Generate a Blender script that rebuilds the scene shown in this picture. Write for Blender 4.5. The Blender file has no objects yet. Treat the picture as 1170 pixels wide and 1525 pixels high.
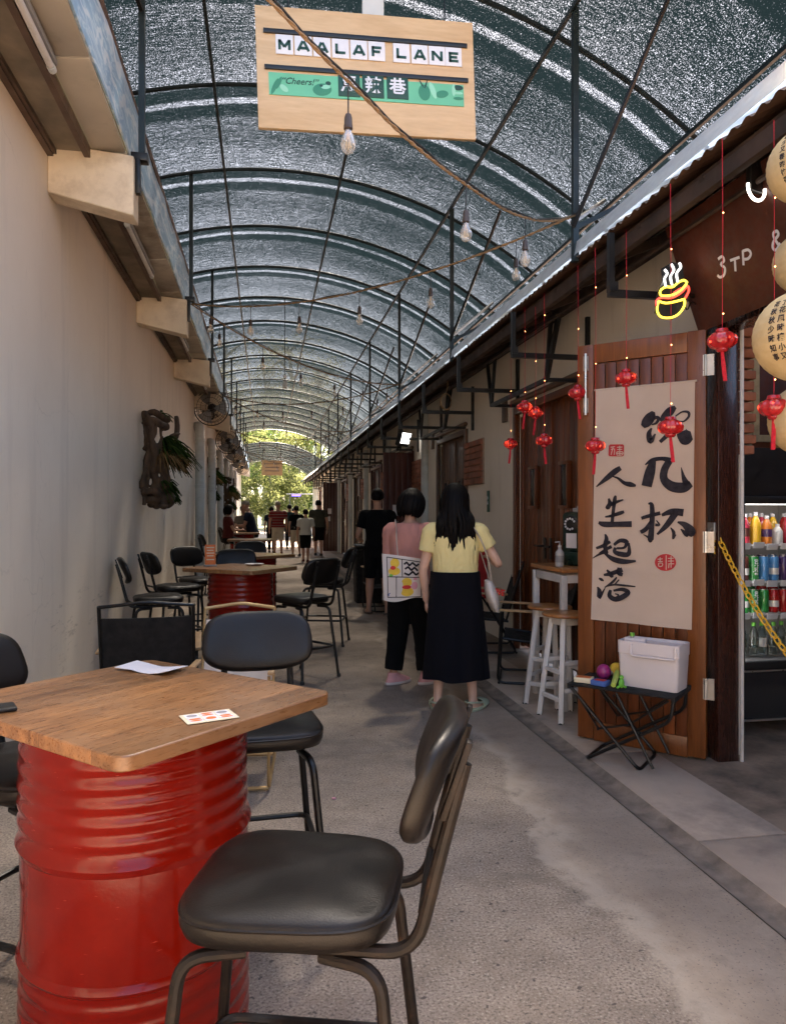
import bpy, bmesh, math, random
from mathutils import Vector, Matrix, Euler, noise as mnoise
random.seed(7)
C = bpy.context.scene.collection
SC = bpy.context.scene
R = math.radians
PI = math.pi
# ------------------------------------------------------------------ camera, world, sun, exposure
F_PX, U0, V0, EYE = 1100.0, 585.0, 762.5, 1.42
YAW = math.atan((585 - 395) / F_PX)
S_, C_ = math.sin(YAW), math.cos(YAW)
cam_d = bpy.data.cameras.new('camera')
cam_d.sensor_fit = 'HORIZONTAL'
cam_d.sensor_width = 36
cam_d.lens = 36 * F_PX / 1170
cam_d.clip_start = 0.05
cam_d.clip_end = 2000
cam = bpy.data.objects.new('camera', cam_d)
C.objects.link(cam)
cam.location = (0, 0, EYE)
cam.rotation_euler = (R(90), 0, -YAW)
SC.camera = cam
SUN_EL, SUN_AZ = R(60), R(20)          # azimuth clockwise from +Y (down the lane)
w = bpy.data.worlds.new('World')
SC.world = w
w.use_nodes = True
nt = w.node_tree
sky = nt.nodes.new('ShaderNodeTexSky')
sky.sky_type = 'NISHITA'
sky.sun_disc = False
sky.sun_elevation = SUN_EL
sky.sun_rotation = SUN_AZ
sky.air_density = 1.0
sky.dust_density = 3.0
sky.ozone_density = 1.0
nt.links.new(sky.outputs[0], nt.nodes['Background'].inputs[0])
nt.nodes['Background'].inputs[1].default_value = 0.05
sd = bpy.data.lights.new('sun', 'SUN')
sd.energy = 5.0
sd.angle = R(5)
sd.color = (1, 0.84, 0.67)
sun = bpy.data.objects.new('sun', sd)
C.objects.link(sun)
dirv = Vector((math.sin(SUN_AZ) * math.cos(SUN_EL), math.cos(SUN_AZ) * math.cos(SUN_EL), math.sin(SUN_EL)))
sun.rotation_euler = dirv.to_track_quat('Z', 'Y').to_euler()
sun.location = (20, -20, 40)
SC.view_settings.view_transform = 'Standard'
SC.view_settings.look = 'None'
SC.view_settings.exposure = 3.9
SC.view_settings.gamma = 1
SC.cycles.max_bounces = 10
SC.cycles.diffuse_bounces = 6
SC.cycles.transparent_max_bounces = 12
SC.cycles.caustics_reflective = False
SC.cycles.caustics_refractive = False
SC.cycles.sample_clamp_indirect = 6

# ------------------------------------------------------------------ pixel rays used while measuring real positions
def G(u, v, z=0.0):
    t = (EYE - z) * F_PX / (v - V0); a = (u - U0) / F_PX
    return Vector((t * (S_ + a * C_), t * (C_ - a * S_), z))
def ray(u, v):
    a = (u - U0) / F_PX; b = (V0 - v) / F_PX
    return Vector((S_ + a * C_, C_ - a * S_, b))
def onX(u, v, X):
    d = ray(u, v); t = X / d.x
    return Vector((0, 0, EYE)) + d * t
def onY(u, v, Y):
    d = ray(u, v); t = Y / d.y
    return Vector((0, 0, EYE)) + d * t
def onT(u, v, t):
    return Vector((0, 0, EYE)) + ray(u, v) * t

# ------------------------------------------------------------------ mesh builder
def frames(pts, closed=False, up=None):
    n = len(pts); T = []
    for i in range(n):
        a = pts[(i - 1) % n] if (closed or i > 0) else pts[i]
        b = pts[(i + 1) % n] if (closed or i < n - 1) else pts[i]
        d = b - a
        T.append(d.normalized() if d.length > 1e-9 else Vector((0, 0, 1)))
    ref = up or (Vector((0, 0, 1)) if abs(T[0].z) < .9 else Vector((1, 0, 0)))
    N = (ref - T[0] * ref.dot(T[0])).normalized()
    out = []
    for i in range(n):
        if i:
            q = T[i - 1].rotation_difference(T[i])
            N = (q @ N); N = (N - T[i] * N.dot(T[i])).normalized()
        out.append((T[i], N, T[i].cross(N)))
    return out
def smooth(pts, k=4, closed=False):
    P = [Vector(p) for p in pts]; n = len(P); out = []
    m = n if closed else n - 1
    for i in range(m):
        p1 = P[i]; p2 = P[(i + 1) % n]
        p0 = P[(i - 1) % n] if (closed or i > 0) else p1
        p3 = P[(i + 2) % n] if (closed or i + 2 < n) else p2
        for j in range(k):
            t = j / k
            out.append(.5 * ((2 * p1) + (p2 - p0) * t + (2 * p0 - 5 * p1 + 4 * p2 - p3) * t * t + (3 * p1 - p0 - 3 * p2 + p3) * t ** 3))
    if not closed: out.append(P[-1])
    return out
def fillet(pts, r, k=5):
    P = [Vector(p) for p in pts]; out = [P[0]]
    for i in range(1, len(P) - 1):
        a = (P[i - 1] - P[i]); b = (P[i + 1] - P[i])
        d = min(r, a.length * .48, b.length * .48)
        s = P[i] + a.normalized() * d; e = P[i] + b.normalized() * d
        for j in range(k + 1):
            t = j / k
            out.append((1 - t) ** 2 * s + 2 * t * (1 - t) * P[i] + t * t * e)
    out.append(P[-1]); return out
class MB:
    def __init__(s): s.v = []; s.f = []
    def raw(s, v, f):
        o = len(s.v); s.v += [Vector(p) for p in v]; s.f += [tuple(i + o for i in q) for q in f]; return s
    def box(s, c, d, rot=None, ch=0.0):
        """box centred at c with full sizes d; chamfer ch"""
        hx, hy, hz = d[0] / 2, d[1] / 2, d[2] / 2
        M = rot if rot is not None else Matrix.Identity(3)
        if not isinstance(M, Matrix): M = Euler(M).to_matrix()
        c = Vector(c)
        if ch <= 0:
            v = [c + M @ Vector((x, y, z)) for x in (-hx, hx) for y in (-hy, hy) for z in (-hz, hz)]
            return s.raw(v, [(0, 1, 3, 2), (4, 6, 7, 5), (0, 4, 5, 1), (2, 3, 7, 6), (0, 2, 6, 4), (1, 5, 7, 3)])
        b = bmesh.new(); bmesh.ops.create_cube(b, size=1)
        for q in b.verts: q.co = Vector((q.co.x * d[0], q.co.y * d[1], q.co.z * d[2]))
        bmesh.ops.bevel(b, geom=b.edges[:], offset=min(ch, min(d) * .45), segments=2, profile=.5, affect='EDGES')
        b.verts.index_update()
        s.raw([c + M @ q.co for q in b.verts], [[q.index for q in f.verts] for f in b.faces]); b.free(); return s
    def bar(s, a, b, wd, hd=None, ch=0.0, up=(0, 0, 1)):
        a = Vector(a); b = Vector(b); d = (b - a); L = d.length; T = d.normalized(); up = Vector(up)
        if abs(T.dot(up)) > .98: up = Vector((0, 1, 0)) if abs(T.y) < .9 else Vector((1, 0, 0))
        X = up.cross(T).normalized(); Z = T.cross(X)
        M = Matrix((X, T, Z)).transposed()
        return s.box((a + b) / 2, (wd, L, hd or wd), M, ch)
    def tube(s, pts, r, seg=8, closed=False, cap=True, flat=1.0, up=None):
        P = [Vector(p) for p in pts]; n = len(P); fr = frames(P, closed, up)
        rr = r if isinstance(r, (list, tuple)) else [r] * n
        o = len(s.v)
        for i in range(n):
            T, N, B = fr[i]
            for j in range(seg):
                a = 2 * PI * j / seg
                s.v.append(P[i] + (N * math.cos(a) * flat + B * math.sin(a)) * rr[i])
        m = n if closed else n - 1
        for i in range(m):
            i2 = (i + 1) % n
            for j in range(seg):
                j2 = (j + 1) % seg
                s.f.append((o + i * seg + j, o + i * seg + j2, o + i2 * seg + j2, o + i2 * seg + j))
        if cap and not closed:
            s.f.append(tuple(o + j for j in reversed(range(seg))))
            s.f.append(tuple(o + (n - 1) * seg + j for j in range(seg)))
        return s
    def rings(s, rings, cap=True, closed=False):
        o = len(s.v); k = len(rings[0]); n = len(rings)
        for q in rings: s.v += [Vector(p) for p in q]
        for i in range(n if closed else n - 1):
            i2 = (i + 1) % n
            for j in range(k):
                j2 = (j + 1) % k
                s.f.append((o + i * k + j, o + i * k + j2, o + i2 * k + j2, o + i2 * k + j))
        if cap and not closed:
            s.f.append(tuple(o + j for j in reversed(range(k)))); s.f.append(tuple(o + (n - 1) * k + j for j in range(k)))
        return s
    def lathe(s, prof, seg=24, c=(0, 0, 0), cap=True, rot=None):
        c = Vector(c); M = rot if rot is not None else Matrix.Identity(3)
        return s.rings([[c + M @ Vector((r * math.cos(2 * PI * j / seg), r * math.sin(2 * PI * j / seg), z)) for j in range(seg)] for r, z in prof], cap)
    def ell(s, c, r, seg=16, rows=10, rot=None):
        c = Vector(c); M = rot if rot is not None else Matrix.Identity(3)
        if not isinstance(r, (tuple, list)): r = (r, r, r)
        rg = []
        for i in range(rows + 1):
            a = -PI / 2 + PI * (0.02 + .96 * i / rows)
            rg.append([c + M @ Vector((r[0] * math.cos(a) * math.cos(2 * PI * j / seg), r[1] * math.cos(a) * math.sin(2 * PI * j / seg), r[2] * math.sin(a))) for j in range(seg)])
        return s.rings(rg)
    def grid(s, P):
        o = len(s.v); n = len(P); m = len(P[0])
        for q in P: s.v += [Vector(p) for p in q]
        for i in range(n - 1):
            for j in range(m - 1):
                s.f.append((o + i * m + j, o + i * m + j + 1, o + (i + 1) * m + j + 1, o + (i + 1) * m + j))
        return s
    def slab(s, P, th):
        """grid of points -> closed sheet of thickness th along its normals"""
        n = len(P); m = len(P[0]); P = [[Vector(p) for p in q] for q in P]; top = []; bot = []
        for i in range(n):
            for j in range(m):
                a = P[min(i + 1, n - 1)][j] - P[max(i - 1, 0)][j]; b = P[i][min(j + 1, m - 1)] - P[i][max(j - 1, 0)]
                N = a.cross(b).normalized()
                top.append(P[i][j] + N * th / 2); bot.append(P[i][j] - N * th / 2)
        o = len(s.v); s.v += top + bot; K = n * m
        for i in range(n - 1):
            for j in range(m - 1):
                a, b, c, d = i * m + j, i * m + j + 1, (i + 1) * m + j + 1, (i + 1) * m + j
                s.f.append((o + a, o + d, o + c, o + b)); s.f.append((o + K + a, o + K + b, o + K + c, o + K + d))
        edge = [(0, j) for j in range(m)] + [(i, m - 1) for i in range(1, n)] + [(n - 1, j) for j in range(m - 2, -1, -1)] + [(i, 0) for i in range(n - 2, 0, -1)]
        for q in range(len(edge)):
            a = edge[q][0] * m + edge[q][1]; b = edge[(q + 1) % len(edge)]; b = b[0] * m + b[1]
            s.f.append((o + a, o + b, o + K + b, o + K + a))
        return s
    def prism(s, poly, M, th):
        """2-D polygon in frame M (4x4), extruded th along its z"""
        n = len(poly)
        v = [M @ Vector((x, y, 0)) for x, y in poly] + [M @ Vector((x, y, th)) for x, y in poly]
        return s.raw(v, [tuple(reversed(range(n))), tuple(range(n, 2 * n))] + [(i, (i + 1) % n, n + (i + 1) % n, n + i) for i in range(n)])
    def stroke(s, pts, M, th=.0015, k=4):
        """brush stroke (x, y, width) laid as a thin slab in frame M"""
        P = smooth([Vector(p) for p in pts], k)
        L = []; Rr = []
        for i in range(len(P)):
            a = P[max(i - 1, 0)]; b = P[min(i + 1, len(P) - 1)]
            d = Vector((b.x - a.x, b.y - a.y)); d = d.normalized() if d.length > 1e-9 else Vector((1, 0))
            n = Vector((-d.y, d.x)); wd = max(P[i].z, 1e-4) / 2
            L.append((P[i].x + n.x * wd, P[i].y + n.y * wd)); Rr.append((P[i].x - n.x * wd, P[i].y - n.y * wd))
        o = len(s.v)
        for h in (0, th):
            for q in (L, Rr): s.v += [M @ Vector((x, y, h)) for x, y in q]
        m = len(P)
        for i in range(m - 1):
            s.f.append((o + 2 * m + i, o + 2 * m + i + 1, o + 3 * m + i + 1, o + 3 * m + i))
            s.f.append((o + i, o + m + i, o + m + i + 1, o + i + 1))
            s.f.append((o + i, o + i + 1, o + 2 * m + i + 1, o + 2 * m + i))
            s.f.append((o + m + i, o + 3 * m + i, o + 3 * m + i + 1, o + m + i + 1))
        s.f.append((o, o + 2 * m, o + 3 * m, o + m)); s.f.append((o + m - 1, o + 2 * m - 1, o + 4 * m - 1, o + 3 * m - 1))
        return s
    def xf(s, M):
        s.v = [M @ p for p in s.v]; return s

INV = {}
def tag(o, label=None, cat=None, group=None, kind=None):
    if label: o['label'] = label
    if cat: o['category'] = cat
    if group: o['group'] = group
    if kind: o['kind'] = kind
    return o
def thing(name, label, cat, loc=(0, 0, 0), rz=0.0, group=None):
    o = bpy.data.objects.new(name, None); C.objects.link(o)
    o.empty_display_size = .1
    o.location = loc; o.rotation_euler = (0, 0, rz)
    INV[o.name] = (Matrix.Translation(Vector(loc)) @ Matrix.Rotation(rz, 4, 'Z')).inverted()
    return tag(o, label, cat, group)
def obj(name, mb, m, parent=None, world=False, sharp=35, loc=None, recalc=True, loc_of=None):
    """ONE mesh object. world=True: vertices are in world space and moved into the parent's frame."""
    V = mb.v
    if world and parent is not None:
        I = INV[(loc_of or parent).name]; V = [I @ p for p in V]
    if parent is None and loc is None and V:
        lo = [min(p[i] for p in V) for i in range(3)]; hi = [max(p[i] for p in V) for i in range(3)]
        loc = ((lo[0] + hi[0]) / 2, (lo[1] + hi[1]) / 2, lo[2])
    if parent is None:
        L = Vector(loc); V = [p - L for p in V]
    me = bpy.data.meshes.new(name)
    me.from_pydata([tuple(p) for p in V], [], [f for f in mb.f if len(set(f)) > 2])
    me.validate()
    if recalc:
        b = bmesh.new(); b.from_mesh(me)
        bmesh.ops.remove_doubles(b, verts=b.verts, dist=1e-6)
        bmesh.ops.recalc_face_normals(b, faces=b.faces); b.to_mesh(me); b.free()
    me.polygons.foreach_set('use_smooth', [True] * len(me.polygons))
    me.set_sharp_from_angle(angle=R(sharp))
    if m: me.materials.append(m)
    o = bpy.data.objects.new(name, me); C.objects.link(o)
    if parent is not None:
        o.parent = parent
        INV[o.name] = INV[(loc_of or parent).name]
    else: o.location = loc
    return o
def struct(name, mb, m, **k):
    o = obj(name, mb, m, loc=(0, 0, 0), **k); o['kind'] = 'structure'; return o
def single(name, mb, m, label, cat, group=None, **k):
    return tag(obj(name, mb, m, None, **k), label, cat, group)
def dup(root, loc, rz, label, group=None):
    r = root.copy(); C.objects.link(r); r.location = loc; r.rotation_euler = (0, 0, rz); r['label'] = label
    INV[r.name] = (Matrix.Translation(Vector(loc)) @ Matrix.Rotation(rz, 4, 'Z')).inverted()
    if group: r['group'] = group
    for ch in list(root.children):
        c = ch.copy(); C.objects.link(c); c.parent = r
        for g in list(ch.children):
            d = g.copy(); C.objects.link(d); d.parent = c
    return r
def fuse(name, mb, m, parent, voxel=.008, it=4, fac=.5, wrinkle=0.0, **k):
    """one continuous skin from overlapping closed shapes"""
    o = obj('tmp', mb, None, None, loc=(0, 0, 0), recalc=False)
    b = o.modifiers.new('r', 'REMESH'); b.mode = 'VOXEL'; b.voxel_size = voxel; b.use_smooth_shade = True
    q = o.modifiers.new('s', 'SMOOTH'); q.factor = fac; q.iterations = it
    dg = bpy.context.evaluated_depsgraph_get()
    me = bpy.data.meshes.new_from_object(o.evaluated_get(dg))
    bpy.data.objects.remove(o)
    out = MB(); out.v = [p.co.copy() for p in me.vertices]; out.f = [tuple(p.vertices) for p in me.polygons]
    bpy.data.meshes.remove(me)
    if wrinkle:
        for i in range(len(out.v)):
            p = out.v[i]; a = mnoise.noise((p.x * 9 + 3, p.y * 9, p.z * 5)); b = mnoise.noise((p.x * 22, p.y * 22 + 7, p.z * 9 + 4 * a))
            q = Vector((p.x, p.y, 0)); q = q.normalized() if q.length > 1e-4 else q
            out.v[i] = p + q * wrinkle * (1 - 2 * abs(b) + .6 * a)
    return obj(name, out, m, parent, sharp=180, recalc=False, **k)
def text_mb(txt, size=.1, th=.002, bold=0.0, align='CENTER', sx=1.0, shear=0.0):
    cu = bpy.data.curves.new('t', 'FONT'); cu.body = txt; cu.size = size; cu.align_x = align; cu.align_y = 'CENTER'
    cu.extrude = th / 2; cu.offset = bold; cu.shear = shear; cu.resolution_u = 4
    o = bpy.data.objects.new('t', cu); C.objects.link(o)
    dg = bpy.context.evaluated_depsgraph_get()
    me = bpy.data.meshes.new_from_object(o.evaluated_get(dg))
    bpy.data.objects.remove(o); bpy.data.curves.remove(cu)
    mb = MB(); mb.v = [Vector((p.co.x * sx, p.co.y, p.co.z)) for p in me.vertices]; mb.f = [tuple(p.vertices) for p in me.polygons]
    bpy.data.meshes.remove(me); return mb
def frame4(o, x, y):
    """4x4 with origin o, x and y axes; z = x cross y"""
    x = Vector(x).normalized(); y = Vector(y); y = (y - x * y.dot(x)).normalized(); z = x.cross(y)
    M = Matrix((x, y, z)).transposed().to_4x4(); M.translation = Vector(o); return M
# ------------------------------------------------------------------ procedural materials
class NT:
    def __init__(s, name):
        s.m = bpy.data.materials.new(name); s.m.use_nodes = True; s.t = s.m.node_tree; s.n = s.t.nodes; s.l = s.t.links
        s.b = s.n['Principled BSDF']; s.out = s.n['Material Output']; s._c = None
    def node(s, kind, **k):
        q = s.n.new(kind)
        for a, b in k.items(): setattr(q, a, b)
        return q
    def co(s, which='Object'):
        if s._c is None: s._c = s.node('ShaderNodeTexCoord')
        return s._c.outputs[which]
    def map(s, scale=(1, 1, 1), rot=(0, 0, 0), loc=(0, 0, 0), src=None):
        q = s.node('ShaderNodeMapping'); q.inputs['Scale'].default_value = scale; q.inputs['Rotation'].default_value = rot; q.inputs['Location'].default_value = loc
        s.l.new(src or s.co(), q.inputs[0]); return q.outputs[0]
    def noise(s, scale=5, detail=3, rough=.55, vec=None, dist=0.0):
        q = s.node('ShaderNodeTexNoise'); q.inputs['Scale'].default_value = scale; q.inputs['Detail'].default_value = detail
        q.inputs['Roughness'].default_value = rough; q.inputs['Distortion'].default_value = dist
        s.l.new(vec or s.co(), q.inputs['Vector']); return q.outputs['Fac']
    def ramp(s, fac, stops, interp='LINEAR'):
        q = s.node('ShaderNodeValToRGB'); e = q.color_ramp.elements; q.color_ramp.interpolation = interp
        while len(e) < len(stops): e.new(.5)
        for i, (p, c) in enumerate(stops):
            e[i].position = p
            if not isinstance(c, (tuple, list)): c = (c, c, c)
            e[i].color = (*c[:3], 1)
        s.l.new(fac, q.inputs[0]); return q.outputs[0]
    def mix(s, fac, a, b, blend='MIX'):
        q = s.node('ShaderNodeMix'); q.data_type = 'RGBA'; q.blend_type = blend
        for sock, x in ((q.inputs[0], fac), (q.inputs[6], a), (q.inputs[7], b)):
            if isinstance(x, (int, float)): sock.default_value = x if sock == q.inputs[0] else (x, x, x, 1)
            elif isinstance(x, (tuple, list)): sock.default_value = (*x[:3], 1)
            else: s.l.new(x, sock)
        return q.outputs[2]
    def math(s, op, a, b=0.0, c=0.0):
        q = s.node('ShaderNodeMath'); q.operation = op
        for i, x in enumerate((a, b, c)):
            if isinstance(x, (int, float)): q.inputs[i].default_value = x
            else: s.l.new(x, q.inputs[i])
        return q.outputs[0]
    def bump(s, h, strength=.2, dist=.01):
        q = s.node('ShaderNodeBump'); q.inputs['Strength'].default_value = strength; q.inputs['Distance'].default_value = dist
        s.l.new(h, q.inputs['Height']); s.l.new(q.outputs[0], s.b.inputs['Normal']); return q
    def set(s, **k):
        for a, x in k.items():
            sock = s.b.inputs[a.replace('_', ' ')]
            if isinstance(x, (int, float)): sock.default_value = x
            elif isinstance(x, (tuple, list)): sock.default_value = (*x[:3], 1)
            else: s.l.new(x, sock)
        return s
def simple(name, col, rough=.6, var=.18, scale=8, metal=0.0, bump=0.0, bscale=60, coat=0.0, spec=.5, dirt=None):
    n = NT(name); f = n.noise(scale, 4)
    lo = tuple(c * (1 - var) for c in col); hi = tuple(min(1, c * (1 + var)) for c in col)
    c = n.ramp(f, [(.3, lo), (.7, hi)])
    if dirt: c = n.mix(n.ramp(n.noise(scale * .6, 6, .7), [(.5, 0.0), (.68, 1.0)]), c, dirt)
    n.set(Base_Color=c, Roughness=n.ramp(n.noise(scale * 1.7, 3), [(.3, max(0.02, rough * .8)), (.7, min(1, rough * 1.2))]), Metallic=metal, Coat_Weight=coat, Specular_IOR_Level=spec)
    n.b.inputs['Coat Roughness'].default_value = .06
    if bump: n.bump(n.noise(bscale, 3), bump, .004)
    return n.m
M = {}
def mats():
    # floor: worn concrete with exposed aggregate; a smoother cement skin survives in a ragged band beside the drain
    n = NT('lane concrete')
    big = n.noise(.9, 5, .6, dist=.6); mid = n.noise(6, 5, .65); grit = n.noise(105, 3, .7); fine = n.noise(300, 2)
    c = n.ramp(big, [(.32, (.235, .178, .134)), (.5, (.305, .235, .18)), (.68, (.39, .305, .236))])
    c = n.mix(.5, c, n.ramp(mid, [(.3, (.135, .112, .092)), (.7, (.34, .288, .24))]))
    c = n.mix(n.ramp(grit, [(.36, .85), (.49, 0.0)]), c, (.085, .069, .058))
    c = n.mix(n.ramp(grit, [(.58, 0.0), (.70, .85)]), c, (.50, .44, .37))
    c = n.mix(n.ramp(n.noise(34, 2, .5), [(.29, .9), (.335, 0.0)]), c, (.07, .056, .05))
    stain = n.noise(1.3, 6, .72, n.map((1, 1, 1), loc=(3, 7, 0)), 1.2)
    c = n.mix(n.ramp(stain, [(.56, 0.0), (.68, .5)]), c, (.105, .088, .075))
    sep = n.node('ShaderNodeSeparateXYZ'); n.l.new(n.co(), sep.inputs[0])
    e = n.math('ADD', sep.outputs['X'], n.math('MULTIPLY', n.math('SUBTRACT', n.noise(1.15, 6, .62, dist=.5), .5), .95))
    e = n.math('ADD', e, n.math('MULTIPLY', n.math('SUBTRACT', n.noise(11, 4, .6), .5), .10))
    cem = n.ramp(n.noise(2.2, 6, .65, dist=.4), [(.3, (.26, .203, .154)), (.55, (.335, .267, .206)), (.72, (.40, .322, .25))])
    cem = n.mix(n.ramp(n.noise(9, 6, .75), [(.5, 0.0), (.75, .6)]), cem, (.20, .165, .135))
    cem = n.mix(n.ramp(n.noise(90, 2), [(.32, .6), (.38, 0.0)]), cem, (.10, .08, .07))
    m_ = n.ramp(e, [(0, 0.0), (.62, 0.0), (1, 1.0)])
    fac = n.ramp(n.math('SUBTRACT', e, .45), [(.80, 0.0), (.875, 1.0)])
    rim = n.ramp(n.math('SUBTRACT', e, .45), [(.78, 0.0), (.85, .5), (.87, .42), (.95, 0.0)])
    c = n.mix(fac, c, cem); c = n.mix(rim, c, (.44, .375, .305))
    n.set(Base_Color=c, Roughness=.82, Specular_IOR_Level=.3); n.bump(n.mix(fac, n.mix(.5, grit, fine), n.noise(50, 4, .6)), .6, .005); M['lane'] = n.m
    # trowelled smooth edge strip with ragged border handled by geometry
    n = NT('trowelled cement')
    c = n.ramp(n.noise(2.2, 6, .65, dist=.4), [(.3, (.25, .215, .18)), (.55, (.34, .30, .255)), (.72, (.43, .385, .335))])
    c = n.mix(n.ramp(n.noise(9, 6, .75), [(.55, 0.0), (.75, .5)]), c, (.22, .19, .16))
    c = n.mix(n.ramp(n.noise(70, 2), [(.3, .6), (.36, 0.0)]), c, (.12, .10, .09))
    n.set(Base_Color=c, Roughness=.8, Specular_IOR_Level=.3); n.bump(n.noise(60, 4, .7), .25, .003); M['cement'] = n.m
    M['slab'] = simple('pale pavement slab', (.45, .355, .275), .8, .16, 2.5, bump=.3, bscale=70, dirt=(.27, .22, .18))
    M['asphalt'] = simple('dark forecourt', (.17, .14, .115), .9, .3, 3)
    M['shopfloor'] = simple('shop floor cement', (.27, .20, .145), .7, .35, 2.2, bump=.2, dirt=(.10, .075, .055))
    M['drain'] = simple('drain grit', (.23, .18, .138), .9, .4, 9, bump=.5, bscale=120)
    # plaster
    n = NT('left wall plaster')
    c = n.ramp(n.noise(.8, 4), [(.3, (.71, .61, .485)), (.7, (.80, .705, .575))])
    c = n.mix(n.ramp(n.noise(1.4, 5, .6, n.map((3, 3, .35))), [(.52, 0.0), (.8, .35)]), c, (.40, .34, .27))
    c = n.mix(n.ramp(n.noise(22, 4, .7, n.map((2, 2, .5))), [(.6, 0.0), (.75, .18)]), c, (.32, .28, .23))
    vo = n.node('ShaderNodeTexVoronoi'); vo.feature = 'DISTANCE_TO_EDGE'; vo.inputs['Scale'].default_value = .85
    wv = n.node('ShaderNodeVectorMath'); wv.operation = 'ADD'; nz = n.node('ShaderNodeTexNoise'); nz.inputs['Scale'].default_value = 2.6; nz.inputs['Detail'].default_value = 6; n.l.new(n.co(), nz.inputs['Vector'])
    sc_ = n.node('ShaderNodeVectorMath'); sc_.operation = 'SCALE'; sc_.inputs['Scale'].default_value = .8; n.l.new(nz.outputs['Color'], sc_.inputs[0]); n.l.new(n.co(), wv.inputs[0]); n.l.new(sc_.outputs[0], wv.inputs[1]); n.l.new(wv.outputs[0], vo.inputs['Vector'])
    crack = n.math('MULTIPLY', n.ramp(vo.outputs['Distance'], [(0, 1.0), (.004, .6), (.008, 0.0)]), n.ramp(n.noise(.7, 3, .6, n.map((1, 1, 1), loc=(9, 4, 2))), [(.52, 0.0), (.62, .22)]))
    c = n.mix(crack, c, (.30, .25, .20))
    sp_ = n.node('ShaderNodeSeparateXYZ'); n.l.new(n.co(), sp_.inputs[0])
    scuff = n.math('MULTIPLY', n.ramp(n.noise(5, 6, .75, n.map((1, .5, 3))), [(.58, 0.0), (.66, .55)]), n.ramp(sp_.outputs['Z'], [(0, .9), (.45, .6), (.72, 1.0), (.95, .35), (1, 0.0)]))
    c = n.mix(scuff, c, (.30, .245, .19))
    seam = n.ramp(n.math('FRACT', n.math('DIVIDE', n.math('ADD', sp_.outputs['Y'], 2.1), 3.13)), [(0, .30), (.004, .30), (.007, 0.0)])
    c = n.mix(seam, c, (.33, .28, .23))
    n.set(Base_Color=c, Roughness=.62, Specular_IOR_Level=.35); n.bump(n.noise(9, 5, .6), .12, .01); M['wall_l'] = n.m
    n = NT('right wall plaster')
    c = n.ramp(n.noise(1.1, 4), [(.3, (.66, .60, .49)), (.7, (.76, .70, .60))])
    c = n.mix(n.ramp(n.noise(1.6, 6, .65, n.map((3, 3, .5))), [(.55, 0.0), (.8, .4)]), c, (.36, .31, .25))
    n.set(Base_Color=c, Roughness=.8); n.bump(n.noise(14, 4), .1, .01); M['wall_r'] = n.m
    M['beam'] = simple('cream concrete beam', (.74, .64, .49), .8, .12, 3, bump=.15, dirt=(.52, .42, .30))
    M['panel'] = simple('grey soffit panel', (.50, .45, .37), .75, .18, 1.6, dirt=(.22, .18, .14))
    M['brownsoffit'] = simple('aged brown soffit', (.20, .165, .12), .7, .4, 3.5, dirt=(.19, .15, .11))
    M['batten'] = simple('brown batten', (.10, .062, .042), .6, .3, 5)
    n = NT('blue insulation foil')
    f = n.noise(2.4, 4, .6, n.map((1, .45, 2.2), (0.6, .4, 0)), 2.6)
    c = n.ramp(f, [(.36, (.26, .42, .58)), (.47, (.32, .50, .66)), (.53, (.62, .74, .82)), (.58, (.30, .47, .64)), (.7, (.44, .61, .74))])
    w_ = n.node('ShaderNodeTexWave'); w_.inputs['Scale'].default_value = 3.3; w_.inputs['Distortion'].default_value = 7; w_.inputs['Detail'].default_value = 2
    n.l.new(n.map((.5, 1, 1.6), (0.5, 0.3, 0.2)), w_.inputs['Vector'])
    c = n.mix(n.ramp(w_.outputs['Fac'], [(.86, 0.0), (.95, .7)]), c, (.78, .84, .88))
    n.set(Base_Color=c, Roughness=.38, Metallic=.05); n.bump(n.noise(16, 3), .25, .01); M['foil'] = n.m
    # canopy sheet: pale translucent sheet under dark shade net; denser where the net is lapped
    n = NT('shade net over clear sheet')
    sep = n.node('ShaderNodeSeparateXYZ'); n.l.new(n.co(), sep.inputs[0])
    y = n.math('ADD', sep.outputs['Y'], n.math('MULTIPLY', n.math('SUBTRACT', n.noise(1.3, 2), .5), .10))
    fr = n.math('FRACT', n.math('DIVIDE', n.math('SUBTRACT', y, 4.8), 1.565))
    dens = n.ramp(fr, [(0, .46), (.06, .46), (.075, .84), (.165, .82), (.185, .30), (.228, .34), (.245, .86), (.35, .82), (.39, .54), (.60, .60), (.8, .50), (.97, .44)], 'LINEAR')
    bay = n.noise(.55, 3, .6, n.map((.7, 1, 1), loc=(5, 2, 0)))
    thr = n.math('ADD', dens, n.math('MULTIPLY', n.math('SUBTRACT', bay, .5), .42))
    thr = n.math('ADD', thr, n.math('MULTIPLY', n.ramp(sep.outputs['X'], [(0, 0.0), (1, 1.0)]), .05))
    thr = n.math('SUBTRACT', thr, n.math('MULTIPLY', n.ramp(n.math('DIVIDE', sep.outputs['Y'], 30), [(.36, 0.0), (.8, 1.0)]), .16))  # net made sparser down the lane, added to brighten far roof and floor
    sp = n.noise(150, 1, .5, n.map((1, .55, 1)))
    sp2 = n.noise(26, 2, .6, n.map((.3, 3, 1)))
    h = n.math('ADD', n.math('MULTIPLY', sp, .74), n.math('MULTIPLY', sp2, .26))
    hole = n.ramp(n.math('SUBTRACT', n.math('ADD', h, .5), n.math('ADD', n.math('MULTIPLY', thr, .32), .42)), [(.40, 0.0), (.50, .09), (.63, .40)])
    ty = n.math('FRACT', n.math('MULTIPLY', y, 9.3))
    hole = n.math('MULTIPLY', hole, n.ramp(ty, [(0, .25), (.05, .25), (.08, 1.0), (1, 1.0)]))
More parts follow.
